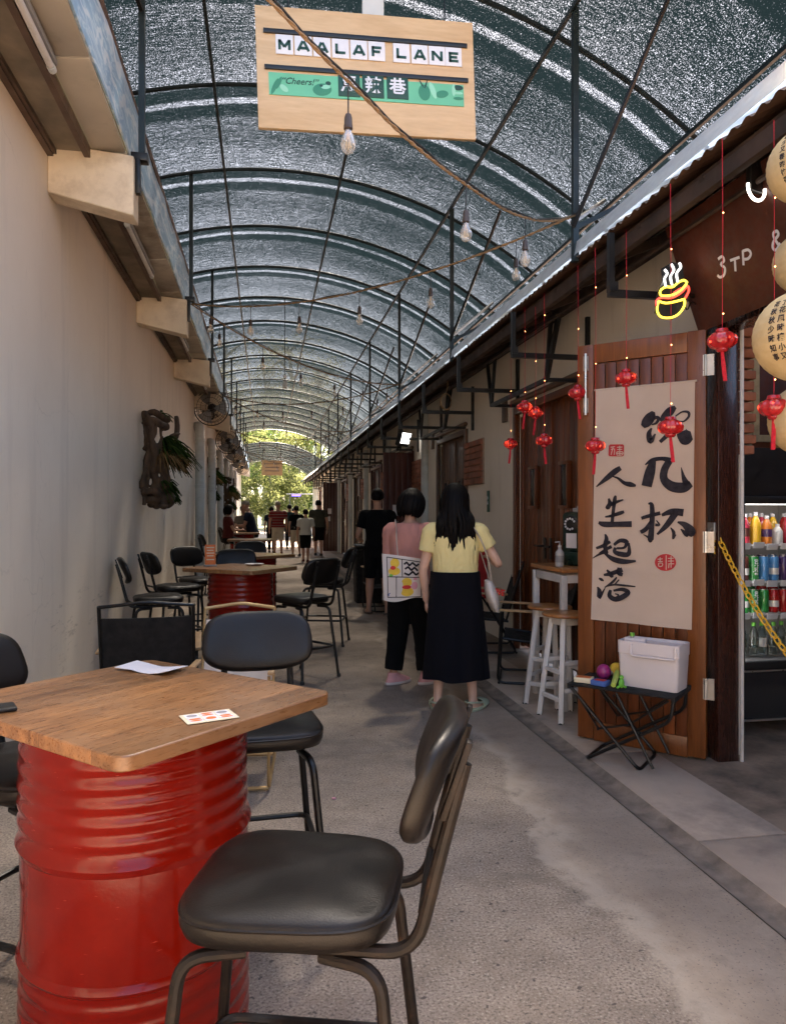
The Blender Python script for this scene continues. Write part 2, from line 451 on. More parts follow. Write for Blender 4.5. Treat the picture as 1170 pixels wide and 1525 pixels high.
    tr = n.node('ShaderNodeBsdfTranslucent'); tr.inputs[0].default_value = (.50, .48, .47, 1)
    tp = n.node('ShaderNodeBsdfTransparent'); tp.inputs[0].default_value = (.86, .91, .96, 1)
    ms = n.node('ShaderNodeMixShader'); ms.inputs[0].default_value = .80
    n.l.new(tr.outputs[0], ms.inputs[1]); n.l.new(tp.outputs[0], ms.inputs[2])
    df = n.node('ShaderNodeBsdfDiffuse'); df.inputs[0].default_value = (.0032, .0075, .0098, 1)
    tr2 = n.node('ShaderNodeBsdfTranslucent'); tr2.inputs[0].default_value = (.002, .004, .005, 1)
    ms3 = n.node('ShaderNodeMixShader'); ms3.inputs[0].default_value = .5
    n.l.new(df.outputs[0], ms3.inputs[1]); n.l.new(tr2.outputs[0], ms3.inputs[2])
    ms2 = n.node('ShaderNodeMixShader'); n.l.new(hole, ms2.inputs[0]); n.l.new(ms3.outputs[0], ms2.inputs[1]); n.l.new(ms.outputs[0], ms2.inputs[2])
    n.l.new(ms2.outputs[0], n.out.inputs[0]); M['net'] = n.m
    M['steel'] = simple('teal black steel', (.008, .016, .019), .45, .3, 6)
    M['black'] = simple('black painted steel', (.007, .0065, .0065), .42, .3, 8)
    n = NT('clear pvc sheet')
    a = n.node('ShaderNodeBsdfTranslucent'); a.inputs[0].default_value = (.85, .87, .84, 1)
    b = n.node('ShaderNodeBsdfTransparent'); b.inputs[0].default_value = (.9, .92, .88, 1)
    g = n.node('ShaderNodeBsdfDiffuse'); g.inputs[0].default_value = (.75, .76, .72, 1)
    x1 = n.node('ShaderNodeMixShader'); n.l.new(n.ramp(n.noise(5, 3, .5, n.map((1, 1, 3))), [(.4, .05), (.7, .4)]), x1.inputs[0])
    n.l.new(a.outputs[0], x1.inputs[1]); n.l.new(b.outputs[0], x1.inputs[2])
    x2 = n.node('ShaderNodeMixShader'); x2.inputs[0].default_value = .25; n.l.new(x1.outputs[0], x2.inputs[1]); n.l.new(g.outputs[0], x2.inputs[2])
    n.l.new(x2.outputs[0], n.out.inputs[0]); M['pvc'] = n.m
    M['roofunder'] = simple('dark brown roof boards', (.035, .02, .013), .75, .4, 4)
    # woods
    def wood(name, dark, light, rough=.45, axis=(1, 1, 14), scale=3.0, island=.3, coat=0.0, planks=None, worn=None):
        n = NT(name)
        g = n.noise(scale, 6, .6, n.map(axis), .8); g2 = n.noise(scale * 6, 3, .6, n.map(axis), .3)
        c = n.ramp(n.math('ADD', n.math('MULTIPLY', g, .7), n.math('MULTIPLY', g2, .3)), [(.32, dark), (.68, light)])
        geo = n.node('ShaderNodeNewGeometry')
        c = n.mix(island, c, n.ramp(geo.outputs['Random Per Island'], [(0, .35), (1, 1.5)]), 'MULTIPLY') if island else c
        if planks:
            sp_ = n.node('ShaderNodeSeparateXYZ'); n.l.new(n.co(), sp_.inputs[0]); q_ = n.math('DIVIDE', n.math('ADD', sp_.outputs['X'], .5), planks)
            wn = n.node('ShaderNodeTexWhiteNoise'); wn.noise_dimensions = '1D'; n.l.new(n.math('FLOOR', q_), wn.inputs['W'])
            c = n.mix(.65, c, n.ramp(wn.outputs['Value'], [(0, .55), (1, 1.35)]), 'MULTIPLY')
            c = n.mix(n.ramp(n.math('FRACT', q_), [(0, .7), (.008, .7), (.014, 0.0)]), c, (.05, .022, .01))
        if worn: c = n.mix(n.ramp(n.noise(2.6, 5, .65), [(.48, 0.0), (.66, .8)]), c, worn)
        n.set(Base_Color=c, Roughness=n.ramp(g2, [(.3, rough * .8), (.7, min(1, rough * 1.3))]), Coat_Weight=coat)
        n.bump(g2, .12, .003); return n.m
    M['table'] = wood('oiled table boards', (.12, .046, .015), (.40, .19, .07), .30, (9, 1.0, 9), 3.2, 0, .15, worn=(.28, .15, .072), planks=.20)
    M['door'] = wood('orange brown door boards', (.075, .019, .0045), (.225, .06, .013), .38, (9, 9, .7), 3.0, .5)
    M['doorframe'] = wood('orange brown door frame', (.12, .034, .007), (.245, .076, .016), .34, (9, 9, .7), 2.4, .2)
    M['darkdoor'] = wood('dark brown door boards', (.05, .02, .012), (.13, .052, .03), .45, (9, 9, .7), 3.0, .6)
    M['brndoor'] = wood('brown shutter boards', (.07, .034, .018), (.16, .085, .046), .5, (9, 9, .7), 3.0, .6)
    M['reddoor'] = wood('deep red door boards', (.05, .009, .005), (.10, .02, .011), .45, (9, 9, .7), 3.0, .4)
    M['post'] = wood('dark lacquered post', (.018, .006, .004), (.05, .014, .008), .25, (9, 9, .7), 2.0, .2, .3)
    M['signboard'] = wood('pale plywood sign', (.50, .33, .17), (.66, .48, .28), .5, (1.2, 9, 8), 1.6, .0)
    M['boardred'] = wood('reddish brown board', (.035, .008, .003), (.10, .022, .008), .6, (2, 2, 2), 2.0, .0, .0)
    M['stooltop'] = wood('orange stool wood', (.28, .10, .025), (.50, .22, .07), .35, (1.5, 9, 9), 3, .2, .2)
    M['armwood'] = wood('pale armrest wood', (.34, .20, .09), (.52, .34, .17), .45, (9, 1.2, 9), 3, .2)
    M['drift'] = wood('driftwood', (.014, .008, .005), (.10, .058, .03), .85, (5, 5, .8), 4, .0)
    M['farsign'] = wood('brown hanging board', (.26, .15, .07), (.40, .25, .12), .6, (1, 8, 8), 2, .2)
    # paint and metal
    n = NT('red enamel drum')
    c = n.ramp(n.noise(5, 5, .65), [(.3, (.155, .0045, .0015)), (.7, (.215, .008, .0025))])
    c = n.mix(n.ramp(n.noise(30, 6, .75), [(.66, 0.0), (.74, .6)]), c, (.08, .004, .003))
    c = n.mix(n.ramp(n.noise(26, 3, .6, n.map((1, 1, 7))), [(.70, 0.0), (.73, .7)]), c, (.42, .06, .04))
    c = n.mix(n.ramp(n.noise(17, 7, .8), [(.67, 0.0), (.70, .9)]), c, (.05, .02, .012))
    n.set(Base_Color=c, Roughness=n.ramp(n.noise(7, 5, .7), [(.3, .06), (.55, .12), (.75, .3)]), Coat_Weight=.10, Specular_IOR_Level=.25)
    n.b.inputs['Coat Roughness'].default_value = .05; n.bump(n.mix(.85, n.noise(40, 5, .7), n.noise(4, 2)), .12, .03); M['drum'] = n.m
    M['reddark'] = simple('dull red paint', (.25, .012, .008), .35, .2, 5)
    n = NT('black leatherette')
    c = n.ramp(n.noise(4, 4, .6), [(.3, (.005, .0038, .003)), (.75, (.012, .0085, .0065))])
    n.set(Base_Color=c, Roughness=n.ramp(n.noise(6, 5, .6), [(.3, .30), (.7, .48)]), Specular_IOR_Level=.30)
    n.bump(n.mix(.75, n.noise(5, 5, .62, n.map((1, 2.6, 1)), 1.6), n.noise(260, 2)), .13, .007); M['leather'] = n.m
    n = NT('rusty brown tube')
    c = n.ramp(n.noise(14, 6, .7), [(.40, (.006, .0042, .0035)), (.60, (.016, .010, .007)), (.78, (.07, .036, .02))])
    n.set(Base_Color=c, Roughness=.5, Metallic=.15, Specular_IOR_Level=.3); n.bump(n.noise(60, 4), .2, .002); M['rust'] = n.m
    M['chairmetal'] = simple('black chair tube', (.008, .007, .0065), .4, .35, 12, metal=.3)
    M['gold'] = simple('gold anodised tube', (.44, .29, .13), .4, .15, 6, metal=.5)
    M['canvas'] = simple('white canvas', (.62, .55, .48), .9, .08, 10, bump=.25, bscale=400)
    M['blackfab'] = simple('black canvas', (.007, .006, .0055), .85, .25, 12, bump=.3, bscale=400)
    M['white'] = simple('white paint', (.62, .60, .58), .45, .08, 5, dirt=(.46, .44, .41))
    M['whiteplastic'] = simple('white plastic', (.66, .60, .60), .38, .05, 4)
    M['pipe'] = simple('pale grey pipe', (.52, .55, .54), .4, .1, 3, dirt=(.38, .39, .37))
    M['chrome'] = simple('steel hinge', (.55, .53, .50), .3, .12, 10, metal=.9)
    M['grey'] = simple('grey plastic', (.28, .28, .28), .5, .1, 6)
    M['green_d'] = simple('dark green phone enamel', (.008, .028, .018), .3, .2, 5, coat=.3)
    M['banner'] = simple('cream linen', (.50, .395, .32), .92, .05, 5, bump=.3, bscale=500)
    M['ink'] = simple('black ink', (.012, .008, .014), .8, .2, 20)
    M['seal'] = simple('red seal ink', (.40, .02, .025), .8, .15, 20)
    M['letterwhite'] = simple('white tile', (.68, .69, .72), .4, .03, 5)
    M['letterdark'] = simple('dark green letter', (.008, .052, .036), .5, .1, 5)
    M['greenpanel'] = simple('mint green print', (.13, .46, .27), .5, .08, 5)
    M['greenmid'] = simple('mid green print', (.035, .22, .12), .5, .08, 5)
    M['greenpale'] = simple('pale green print', (.27, .60, .42), .5, .05, 5)
    M['rope'] = simple('jute rope', (.27, .165, .08), .95, .3, 60, bump=.8, bscale=180)
    M['cable'] = simple('black cable', (.012, .011, .011), .6, .1, 5)
    n = NT('bulb glass'); n.set(Base_Color=(1, .97, .92), Roughness=.02, IOR=1.45)
    tpn = n.node('ShaderNodeBsdfTransparent'); tpn.inputs[0].default_value = (.97, .95, .90, 1)
    gl = n.node('ShaderNodeBsdfGlossy'); gl.inputs['Roughness'].default_value = .04
    fres = n.node('ShaderNodeLayerWeight'); fres.inputs[0].default_value = .35
    mx = n.node('ShaderNodeMixShader'); n.l.new(fres.outputs['Facing'], mx.inputs[0]); n.l.new(tpn.outputs[0], mx.inputs[1]); n.l.new(gl.outputs[0], mx.inputs[2]); dfg = n.node('ShaderNodeBsdfDiffuse'); dfg.inputs[0].default_value = (.8, .76, .7, 1); mg = n.node('ShaderNodeMixShader'); mg.inputs[0].default_value = .22; n.l.new(mx.outputs[0], mg.inputs[1]); n.l.new(dfg.outputs[0], mg.inputs[2]); n.l.new(mg.outputs[0], n.out.inputs[0]); M['glass'] = n.m
    n = NT('window pane'); n.set(Base_Color=(.02, .022, .025), Roughness=.05, Specular_IOR_Level=.6); M['pane'] = n.m
    M['filament'] = simple('amber filament', (.75, .52, .25), .4, .1, 5)
    M['brass'] = simple('bronze socket', (.09, .06, .045), .4, .2, 12, metal=.6)
    n = NT('red lantern shell'); c = n.ramp(n.noise(40, 3), [(.35, (.42, .008, .014)), (.65, (.62, .03, .035))])
    n.set(Base_Color=c, Roughness=.22, Transmission_Weight=.25, Coat_Weight=.4); M['lred'] = n.m
    M['ltassel'] = simple('red tassel', (.52, .012, .03), .8, .2, 60)
    def emis(name, col, st, base=(.5, .5, .5)):
        n = NT(name); n.set(Base_Color=base, Emission_Color=col, Emission_Strength=st); return n.m
    M['fairy'] = emis('lit fairy light', (1, .40, .12), 1.1, (.9, .6, .3))
    M['neon_y'] = emis('lit yellow neon', (1, .70, .05), .26, (.9, .7, .1))
    M['neon_r'] = emis('lit red neon', (1, .05, .025), .24, (.9, .1, .1))
    M['neon_w'] = emis('lit white neon', (1, .96, .90), .22, (.9, .9, .9))
    M['led'] = emis('lit cooler lamp', (1, .95, .92), .8, (.9, .9, .9))
    M['ringlamp'] = emis('lit ring lamp', (1, .9, .8), .4, (.9, .9, .9))
    M['blueled'] = emis('lit violet lamp', (.22, .12, 1), .25, (.2, .2, .9))
    M['spot'] = emis('lit flood lamp', (1, .97, .93), .4, (.9, .9, .9))
    n = NT('paper lantern skin')
    d = n.node('ShaderNodeBsdfDiffuse'); t = n.node('ShaderNodeBsdfTranslucent')
    c = n.ramp(n.noise(18, 4), [(.3, (.62, .48, .26)), (.7, (.74, .60, .36))])
    n.l.new(c, d.inputs[0]); n.l.new(c, t.inputs[0]); x = n.node('ShaderNodeMixShader'); x.inputs[0].default_value = .35
    n.l.new(d.outputs[0], x.inputs[1]); n.l.new(t.outputs[0], x.inputs[2]); n.l.new(x.outputs[0], n.out.inputs[0]); M['paper'] = n.m
    # brick
    n = NT('red brick')
    b = n.node('ShaderNodeTexBrick'); b.inputs['Color1'].default_value = (.20, .055, .028, 1); b.inputs['Color2'].default_value = (.30, .10, .05, 1); b.inputs['Mortar'].default_value = (.10, .055, .035, 1)
    b.inputs['Scale'].default_value = 1; b.inputs['Brick Width'].default_value = .22; b.inputs['Row Height'].default_value = .075; b.inputs['Mortar Size'].default_value = .008
    sep = n.node('ShaderNodeSeparateXYZ'); n.l.new(n.co(), sep.inputs[0]); cb = n.node('ShaderNodeCombineXYZ')
    n.l.new(n.math('ADD', sep.outputs['X'], sep.outputs['Y']), cb.inputs[0]); n.l.new(sep.outputs['Z'], cb.inputs[1]); n.l.new(cb.outputs[0], b.inputs['Vector'])
    n.set(Base_Color=n.mix(n.ramp(n.noise(9, 4), [(.4, 0.0), (.7, .4)]), b.outputs['Color'], (.08, .03, .02)), Roughness=.85); n.bump(b.outputs['Fac'], -.5, .006); M['brick'] = n.m
    M['brickunit'] = simple('single brick', (.27, .10, .055), .85, .3, 7, bump=.4, dirt=(.12, .05, .03))
    M['mortar'] = simple('pale mortar', (.30, .24, .18), .9, .2, 10)
    # foliage
    def leafm(name, a, b, tr=.35):
        n = NT(name); geo = n.node('ShaderNodeNewGeometry')
        c = n.ramp(geo.outputs['Random Per Island'], [(0, a), (1, b)])
        d = n.node('ShaderNodeBsdfDiffuse'); t = n.node('ShaderNodeBsdfTranslucent'); n.l.new(c, d.inputs[0]); n.l.new(c, t.inputs[0])
        x = n.node('ShaderNodeMixShader'); x.inputs[0].default_value = tr; n.l.new(d.outputs[0], x.inputs[1]); n.l.new(t.outputs[0], x.inputs[2]); n.l.new(x.outputs[0], n.out.inputs[0]); return n.m
    M['leaf_y'] = leafm('yellow green foliage', (.12, .14, .045), (.28, .29, .12), .5)
    M['leaf_g'] = leafm('mid green foliage', (.045, .085, .025), (.14, .19, .055), .45)
    M['leaf_d'] = leafm('dark green foliage', (.02, .05, .012), (.06, .11, .025), .4)
    M['fern'] = leafm('fern leaf', (.010, .024, .008), (.045, .07, .018), .25)
    M['dryleaf'] = leafm('dry fern frond', (.10, .055, .025), (.20, .13, .06), .2)
    M['trunk'] = simple('pale bark', (.26, .23, .15), .9, .3, 6, bump=.4)
    M['grass'] = simple('shaded ground', (.09, .10, .04), .95, .4, .6)
    # people
    M['skin'] = simple('skin', (.46, .25, .165), .5, .06, 14)
    M['skin_p'] = simple('pale skin', (.58, .36, .27), .5, .06, 14)
    n = NT('black hair'); n.set(Base_Color=n.ramp(n.noise(60, 3, .6, n.map((8, 8, .6))), [(.3, (.0015, .0012, .0012)), (.7, (.007, .0045, .004))]), Roughness=.5, Specular_IOR_Level=.10); n.bump(n.noise(60, 3, .6, n.map((8, 8, .6))), .4, .003); M['hair'] = n.m
    M['hairgrey'] = simple('grey cap cloth', (.22, .19, .14), .9, .15, 20)
    def cloth(name, col, var=.1):
        n = NT(name); f = n.noise(7, 5, .6, n.map((1, 1, .6)))
        c = n.ramp(f, [(.3, tuple(q * (1 - var) for q in col)), (.7, tuple(min(1, q * (1 + var)) for q in col))])
        n.set(Base_Color=c, Roughness=.9, Specular_IOR_Level=.2); n.bump(n.mix(.5, n.noise(6, 4, .55, n.map((1, 1, .45)), 1.0), n.noise(420, 2)), .45, .012); return n.m
    M['c_yellow'] = cloth('pale yellow knit', (.78, .66, .31)); M['c_pink'] = cloth('dusty pink cotton', (.58, .27, .225))
    M['c_navy'] = cloth('navy skirt cloth', (.0028, .0028, .006)); M['c_black'] = cloth('black cotton', (.003, .003, .0036)); M['c_white'] = cloth('off white cotton', (.62, .60, .52))
    M['c_khaki'] = cloth('light khaki cotton', (.50, .44, .34)); M['c_olive'] = cloth('dark olive cotton', (.055, .055, .04)); M['c_teal'] = cloth('dark teal cotton', (.02, .05, .055)); M['c_maroon'] = cloth('maroon cotton', (.09, .016, .014)); M['c_blue'] = cloth('dark blue cotton', (.012, .018, .035)); M['c_grey'] = cloth('warm grey cotton', (.20, .17, .13))
    n = NT('red striped shirt'); sep = n.node('ShaderNodeSeparateXYZ'); n.l.new(n.co(), sep.inputs[0])
    st = n.math('FRACT', n.math('MULTIPLY', sep.outputs['Z'], 11)); c = n.ramp(st, [(0, (.21, .014, .014)), (.62, (.21, .014, .014)), (.66, (.34, .20, .17)), (.8, (.34, .20, .17)), (.84, (.05, .008, .01)), (1, (.21, .014, .014))])
    n.set(Base_Color=c, Roughness=.9); M['c_stripe'] = n.m
    M['tote'] = cloth('white tote canvas', (.66, .60, .56), .05)
    M['p_yellow'] = simple('yellow print', (.72, .48, .05), .8, .1, 20); M['p_red'] = simple('red print', (.55, .035, .03), .8, .1, 20); M['p_blue'] = simple('blue print', (.06, .12, .36), .8, .1, 20); M['p_pink'] = simple('pink print', (.62, .30, .36), .8, .1, 20); M['p_orange'] = simple('orange print', (.68, .17, .035), .6, .1, 20); M['p_cream'] = simple('cream card', (.74, .66, .46), .6, .05, 20); M['p_grey'] = simple('grey ink', (.30, .28, .29), .7, .1, 20); M['p_green'] = simple('bright green plastic', (.14, .45, .05), .4, .1, 10); M['p_lime'] = simple('lime plastic', (.42, .52, .10), .4, .1, 10); M['p_purple'] = simple('purple maracas paint', (.30, .025, .15), .35, .1, 10)
    M['shoe_pink'] = simple('pink knit shoe', (.62, .30, .30), .8, .1, 30); M['sole'] = simple('pale sole', (.58, .50, .48), .6, .08, 10); M['clog'] = simple('sage clog', (.36, .41, .30), .5, .06, 10); M['flip'] = simple('brown sandal', (.13, .085, .06), .7, .2, 10)
    M['paperw'] = simple('white paper', (.72, .69, .70), .7, .03, 8); M['chain'] = simple('yellow plastic chain', (.72, .42, .02), .4, .06, 10)
    M['fire'] = simple('red cabinet paint', (.40, .015, .018), .35, .08, 5)
    M['lite'] = simple('cooler white lining', (.5, .49, .48), .4, .03, 5)
    for k, c in dict(d_pink=(.45, .04, .07), d_red=(.40, .015, .015), d_yel=(.75, .45, .03), d_org=(.70, .22, .03), d_grn=(.03, .24, .05), d_blu=(.08, .26, .55), d_prp=(.07, .035, .13), d_wht=(.66, .66, .64), d_olv=(.22, .23, .12), d_brn=(.09, .03, .025)).items(): M[k] = simple('drink ' + k[2:], c, .25, .08, 12, coat=.3)
    n = NT('clear drink bottle'); tpn = n.node('ShaderNodeBsdfTransparent'); tpn.inputs[0].default_value = (.80, .86, .84, 1); gl = n.node('ShaderNodeBsdfGlossy'); gl.inputs['Roughness'].default_value = .08; fr = n.node('ShaderNodeLayerWeight'); fr.inputs[0].default_value = .5
    mx = n.node('ShaderNodeMixShader'); n.l.new(fr.outputs['Facing'], mx.inputs[0]); n.l.new(tpn.outputs[0], mx.inputs[1]); n.l.new(gl.outputs[0], mx.inputs[2]); n.l.new(mx.outputs[0], n.out.inputs[0]); M['clearbottle'] = n.m
    M['plate_green'] = simple('green sign plate', (.03, .10, .06), .5, .1, 10); M['bamboo'] = simple('bamboo blind', (.30, .19, .085), .7, .3, 30)
    M['poster_y'] = simple('ochre poster', (.45, .27, .06), .7, .1, 6); M['poster_b'] = simple('blue poster', (.05, .16, .27), .7, .1, 6); M['frame_y'] = simple('worn cream frame', (.42, .35, .21), .7, .2, 20)
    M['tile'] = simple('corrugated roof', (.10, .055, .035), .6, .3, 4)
mats()
# ------------------------------------------------------------------ setting
XL, XR = -1.30, 2.58                      # wall planes
Y0, Y1 = -4.0, 41.0
def strip(x0, x1, y0, y1, z, nx=1, ny=1):
    return MB().grid([[(x0 + (x1 - x0) * j / nx, y0 + (y1 - y0) * i / ny, z) for j in range(nx + 1)] for i in range(ny + 1)])
struct('ground', strip(-300, 300, -300, 300, -.03), M['grass'])
struct('forecourt', strip(-30, 30, -40, -4.5, -.012), M['asphalt'])
m = MB(); m.grid([[(x, y, 0) for x in (XL - .1, 0, 1.70)] for y in range(-6, 60, 2)]); struct('lane', m, M['lane'])
m = MB(); m.grid([[(1.70, y, .004), (1.735, y, -.016), (1.795, y, -.016), (1.83, y, .006)] for y in range(-6, 60)]); struct('drain_channel', m, M['drain'])
m = MB(); random.seed(3)
y = -4.0
while y < 42:
    L = 1.15
    m.box((2.045, y + L / 2, -.0445), (.43, L - .012, .105), ch=.006); y += L
struct('pavement', m, M['slab'])
m = MB(); m.grid([[(x, y, .004) for x in (2.262, 4.0, 6.2)] for y in (-4, 0, 4, 8, 42)]); struct('shop_floor', m, M['shopfloor'])

# ------------------------------------------------------------------ left building
lb = thing('long_building', 'long cream plastered building on the left with beams under its eave', 'building', (XL - .1, 18, 0))
m = MB(); m.box((XL - .1, (Y0 + Y1) / 2, 1.81), (.2, Y1 - Y0, 3.62)); obj('wall', m, M['wall_l'], lb, True)
m = MB(); m.box((-1.185, (Y0 + Y1) / 2, 3.645), (.23, Y1 - Y0, .05)); obj('soffit_board', m, M['brownsoffit'], lb, True)
m = MB(); m.box((XL + .018, (Y0 + Y1) / 2, 3.60), (.036, Y1 - Y0, .045)); m.box((-1.07, (Y0 + Y1) / 2, 3.615), (.035, Y1 - Y0, .06)); m.box((-1.262, (Y0 + Y1) / 2, 3.606), (.03, Y1 - Y0, .03))
obj('batten', m, M['batten'], lb, True)
m = MB(); y = Y0
while y < Y1:
    m.box((-.953, y + .49, 3.66 + random.uniform(-.004, .004)), (.195, .965, .02), (0, R(-4), random.uniform(-.004, .004)), .003); y += .98
obj('soffit_panel', m, M['panel'], lb, True)
m = MB(); rows = []
for i in range(int((Y1 - Y0) / .12)):
    y = Y0 + i * .12; r = []
    for z in (3.672, 3.76, 3.86, 3.96, 4.05):
        r.append((-.845 + .014 * mnoise.noise((y * 2.1, z * 5, .3)), y, z + .012 * mnoise.noise((y * 1.3, z, 4))))
    rows.append(r)
m.slab(rows, .012); obj('foil_fascia', m, M['foil'], lb, True)
m = MB(); m.slab([[(-.83, y, 4.06), (-1.4, y, 4.28), (-5, y, 5.2)] for y in (Y0, Y1)], .03); obj('roof', m, M['tile'], lb, True)
beamY = [4.85 + 3.13 * k for k in range(-2, 12)]
for y in beamY:
    m = MB(); prof = [(XL, 3.36), (-.80, 3.25), (-.80, 3.62), (XL, 3.665)]
    m.prism([(a, b) for a, b in prof], frame4((0, y + .09, 0), (1, 0, 0), (0, 0, 1)), .18)
    o = obj('beam', m, M['beam'], lb, True); bv = o.modifiers.new('b', 'BEVEL'); bv.width = .008; bv.segments = 2
# fluorescent tube under the left eave
for y in (3.2, 6.4, 9.5, 12.6):
    t = thing('fluorescent_lamp', {3.2: 'long white tube lamp under the eave before the nearest beam', 6.4: 'tube lamp under the eave just past the nearest beam', 9.5: 'tube lamp under the eave past the second beam', 12.6: 'farthest tube lamp under the left eave'}[y], 'lamp', (-1.02, y, 3.56), 0, 'tube lamps under the left eave')
    obj('housing', MB().box((0, 0, .045), (.05, 1.24, .03), ch=.006), M['grey'], t)
    obj('tube', MB().tube([(0, -.58, .012), (0, .58, .012)], .017, 12), M['white'], t)
    for s in (-1, 1): obj('end_cap', MB().tube([(0, s * .585, .012), (0, s * .625, .012)], .02, 12), M['pipe'], t)
# downpipes
for k, y in enumerate((14.05, 17.2, 20.3, 23.5, 26.6, 29.7)):
    m = MB(); m.tube(fillet([(-1.30, y + .2, 3.02), (-1.19, y, 3.02), (-1.19, y, .02)], .12), .085, 16); 
    t = thing('downpipe', ['nearest fat pale drainpipe down the left wall', 'second drainpipe down the left wall', 'third drainpipe down the left wall', 'fourth drainpipe down the left wall', 'fifth drainpipe down the left wall', 'farthest drainpipe on the left wall'][k], 'pipe', (-1.19, y, 0), 0, 'pale drainpipes on the left wall')
    obj('pipe', m, M['pipe'], t, True)
    for z in (.9, 1.9, 2.75): obj('collar', MB().lathe([(.086, -.03), (.093, -.025), (.093, .025), (.086, .03)], 16, (-1.19, y, z)), M['pipe'], t, True)

# ------------------------------------------------------------------ arched canopy over the lane
AX, AR, AZ = .18, 4.6, 5.05
def arch_z(x): return AZ - AR + math.sqrt(AR * AR - (x - AX) ** 2)
def canopy(y0, y1, label, step=1.565, dz=0.0):
    t = thing('arched_canopy', label, 'canopy', (AX, (y0 + y1) / 2, 0))
    xs = [-2.3 + 5.4 * i / 28 for i in range(29)]
    m = MB(); ny = max(2, int((y1 - y0) / .8))
    m.grid([[(x, y0 + (y1 - y0) * j / ny, arch_z(x) + .035 + dz + .012 * mnoise.noise((x * 1.1, y0 + (y1 - y0) * j / ny, 2))) for x in xs] for j in range(ny + 1)])
    o = obj('net_sheet', m, M['net'], t, True)
    # keep the sheet's own frame at the world origin so that the net's laps fall at the arches
    o.matrix_parent_inverse = Matrix.Translation(-Vector((AX, (y0 + y1) / 2, 0))); o.location = (0, 0, 0)
    I = Matrix.Translation(Vector((AX, (y0 + y1) / 2, 0)))
    o.data.transform(I)
    n = int(round((y1 - y0) / step))
    for k in range(n + 1):
        y = y0 + k * step
        r = .019
        obj('arch', MB().tube([(x, y, arch_z(x) + dz) for x in xs], r, 6), M['steel'], t, True)
    for x in (-1.55, -.42, .79, 1.95, 2.95):
        a = arch_z(x) + dz - .03
        obj('purlin', MB().box((x, (y0 + y1) / 2, a), (.024, y1 - y0, .032)), M['steel'], t, True)
    return t
cp = canopy(4.8 - 1.565, 4.8 + 1.565 * 18, 'long arched shade net canopy over the near lane')
cp2 = canopy(39.0, 39.0 + 1.565 * 9, 'far arched canopy beyond the gap at the lane end')
for k, y in enumerate(beamY):
    if y > 34 or y < 1: continue
    x = -.765
    obj('post', MB().box((x, y, (3.62 + arch_z(x)) / 2), (.038, .038, arch_z(x) - 3.62)), M['steel'], cp, True)
    obj('post_bracket', MB().box((x - .012, y, 3.645), (.10, .075, .05), ch=.004).box((x - .02, y - .02, 3.52), (.03, .05, .22), ch=.004), M['black'], cp, True)
rpY = [1.3, 4.5, 7.7, 10.85, 14.0, 17.2, 20.3, 23.4, 26.6, 29.7]
EX, EZ = 2.0, 3.055
for y in rpY:
    obj('post', MB().box((EX - .03, y, (EZ - .02 + arch_z(EX)) / 2), (.038, .038, arch_z(EX) - EZ + .02)), M['steel'], cp, True)
    obj('brace', MB().bar((EX - .03, y, EZ + .20), (EX + .75, y + .02, EZ + .62), .03), M['steel'], cp, True)
    obj('brace', MB().tube([(EX - .05, y - .02, EZ + .20), (EX + .35, y - .5, arch_z(2.3) - .05)], .016, 6), M['black'], cp, True)
    if y > 4: obj('brace', MB().bar((EX - .03, y + .05, EZ + .25), (EX + .9, y + 1.5, arch_z(2.9) - .03), .022), M['steel'], cp, True)

obj('brace', MB().tube([(-.76, 4.8, 4.55), (-1.0, 3.4, arch_z(-1.0))], .017, 8), M['black'], cp, True)

# ------------------------------------------------------------------ right row of shops
sh = thing('shop_row', 'row of cream shops on the right with brown doors under a corrugated eave', 'shops', (XR, 18, 0))
RY1 = 41.0
OY0, OY1 = .9, 3.86                        # open shop front
m = MB(); T = .16
def wall(y0, y1, z0, z1): m.box((XR + T / 2, (y0 + y1) / 2, (z0 + z1) / 2), (T, y1 - y0, z1 - z0))
doors = [(5.78 + 3.52 * k, 7.32 + 3.52 * k) for k in range(0, 9)]
prev = OY1 + .04; 
wall(Y0, OY0, 0, 3.33); wall(OY0, prev, 2.55, 3.33)
for a, b in doors:
    wall(prev, a, 0, 3.33); wall(a, b, 2.47, 3.33); prev = b
wall(prev, RY1, 0, 3.33)
obj('wall', m, M['wall_r'], sh, True)
# pilasters between shops
for k in range(1, 9):
    obj('pilaster', MB().tube([(XR - .03, 8.15 + 3.52 * k, .01), (XR - .03, 8.15 + 3.52 * k, 3.0)], .075, 14), M['pipe'], sh, True)
# corrugated eave and roof
m = MB(); rows = []
n = int((RY1 - Y0) / .0165)
for i in range(n + 1):
    y = Y0 + (RY1 - Y0) * i / n
    h = .012 * math.sin(2 * PI * y / .095) + .006 * mnoise.noise((y * .8, 0, 0))
    sg = .02 * mnoise.noise((y * .35, 5, 0))
    rows.append([(EX - .03 + sg * .5, y, EZ - .0 + h + sg), (3.3, y, EZ + .66 + h), (6.4, y, 5.0 + h)])
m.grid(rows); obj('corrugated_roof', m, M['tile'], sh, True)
m = MB()
for i in range(7):
    x = EX + .05 + i * .092
    m.box((x + .04, (Y0 + RY1) / 2, EZ - .035 + (x - EX) * .5), (.085, RY1 - Y0, .014), (0, R(-26), 0))
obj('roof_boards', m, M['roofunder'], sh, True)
m = MB(); m.box((EX + .06, (Y0 + RY1) / 2, EZ - .085), (.045, RY1 - Y0, .08), ch=.004); m.box((XR - .06, (Y0 + RY1) / 2, 3.16), (.06, RY1 - Y0, .09), ch=.004)
m.tube([(EX + .22, Y0, EZ - .12), (EX + .22, RY1, EZ - .12)], .014, 6)
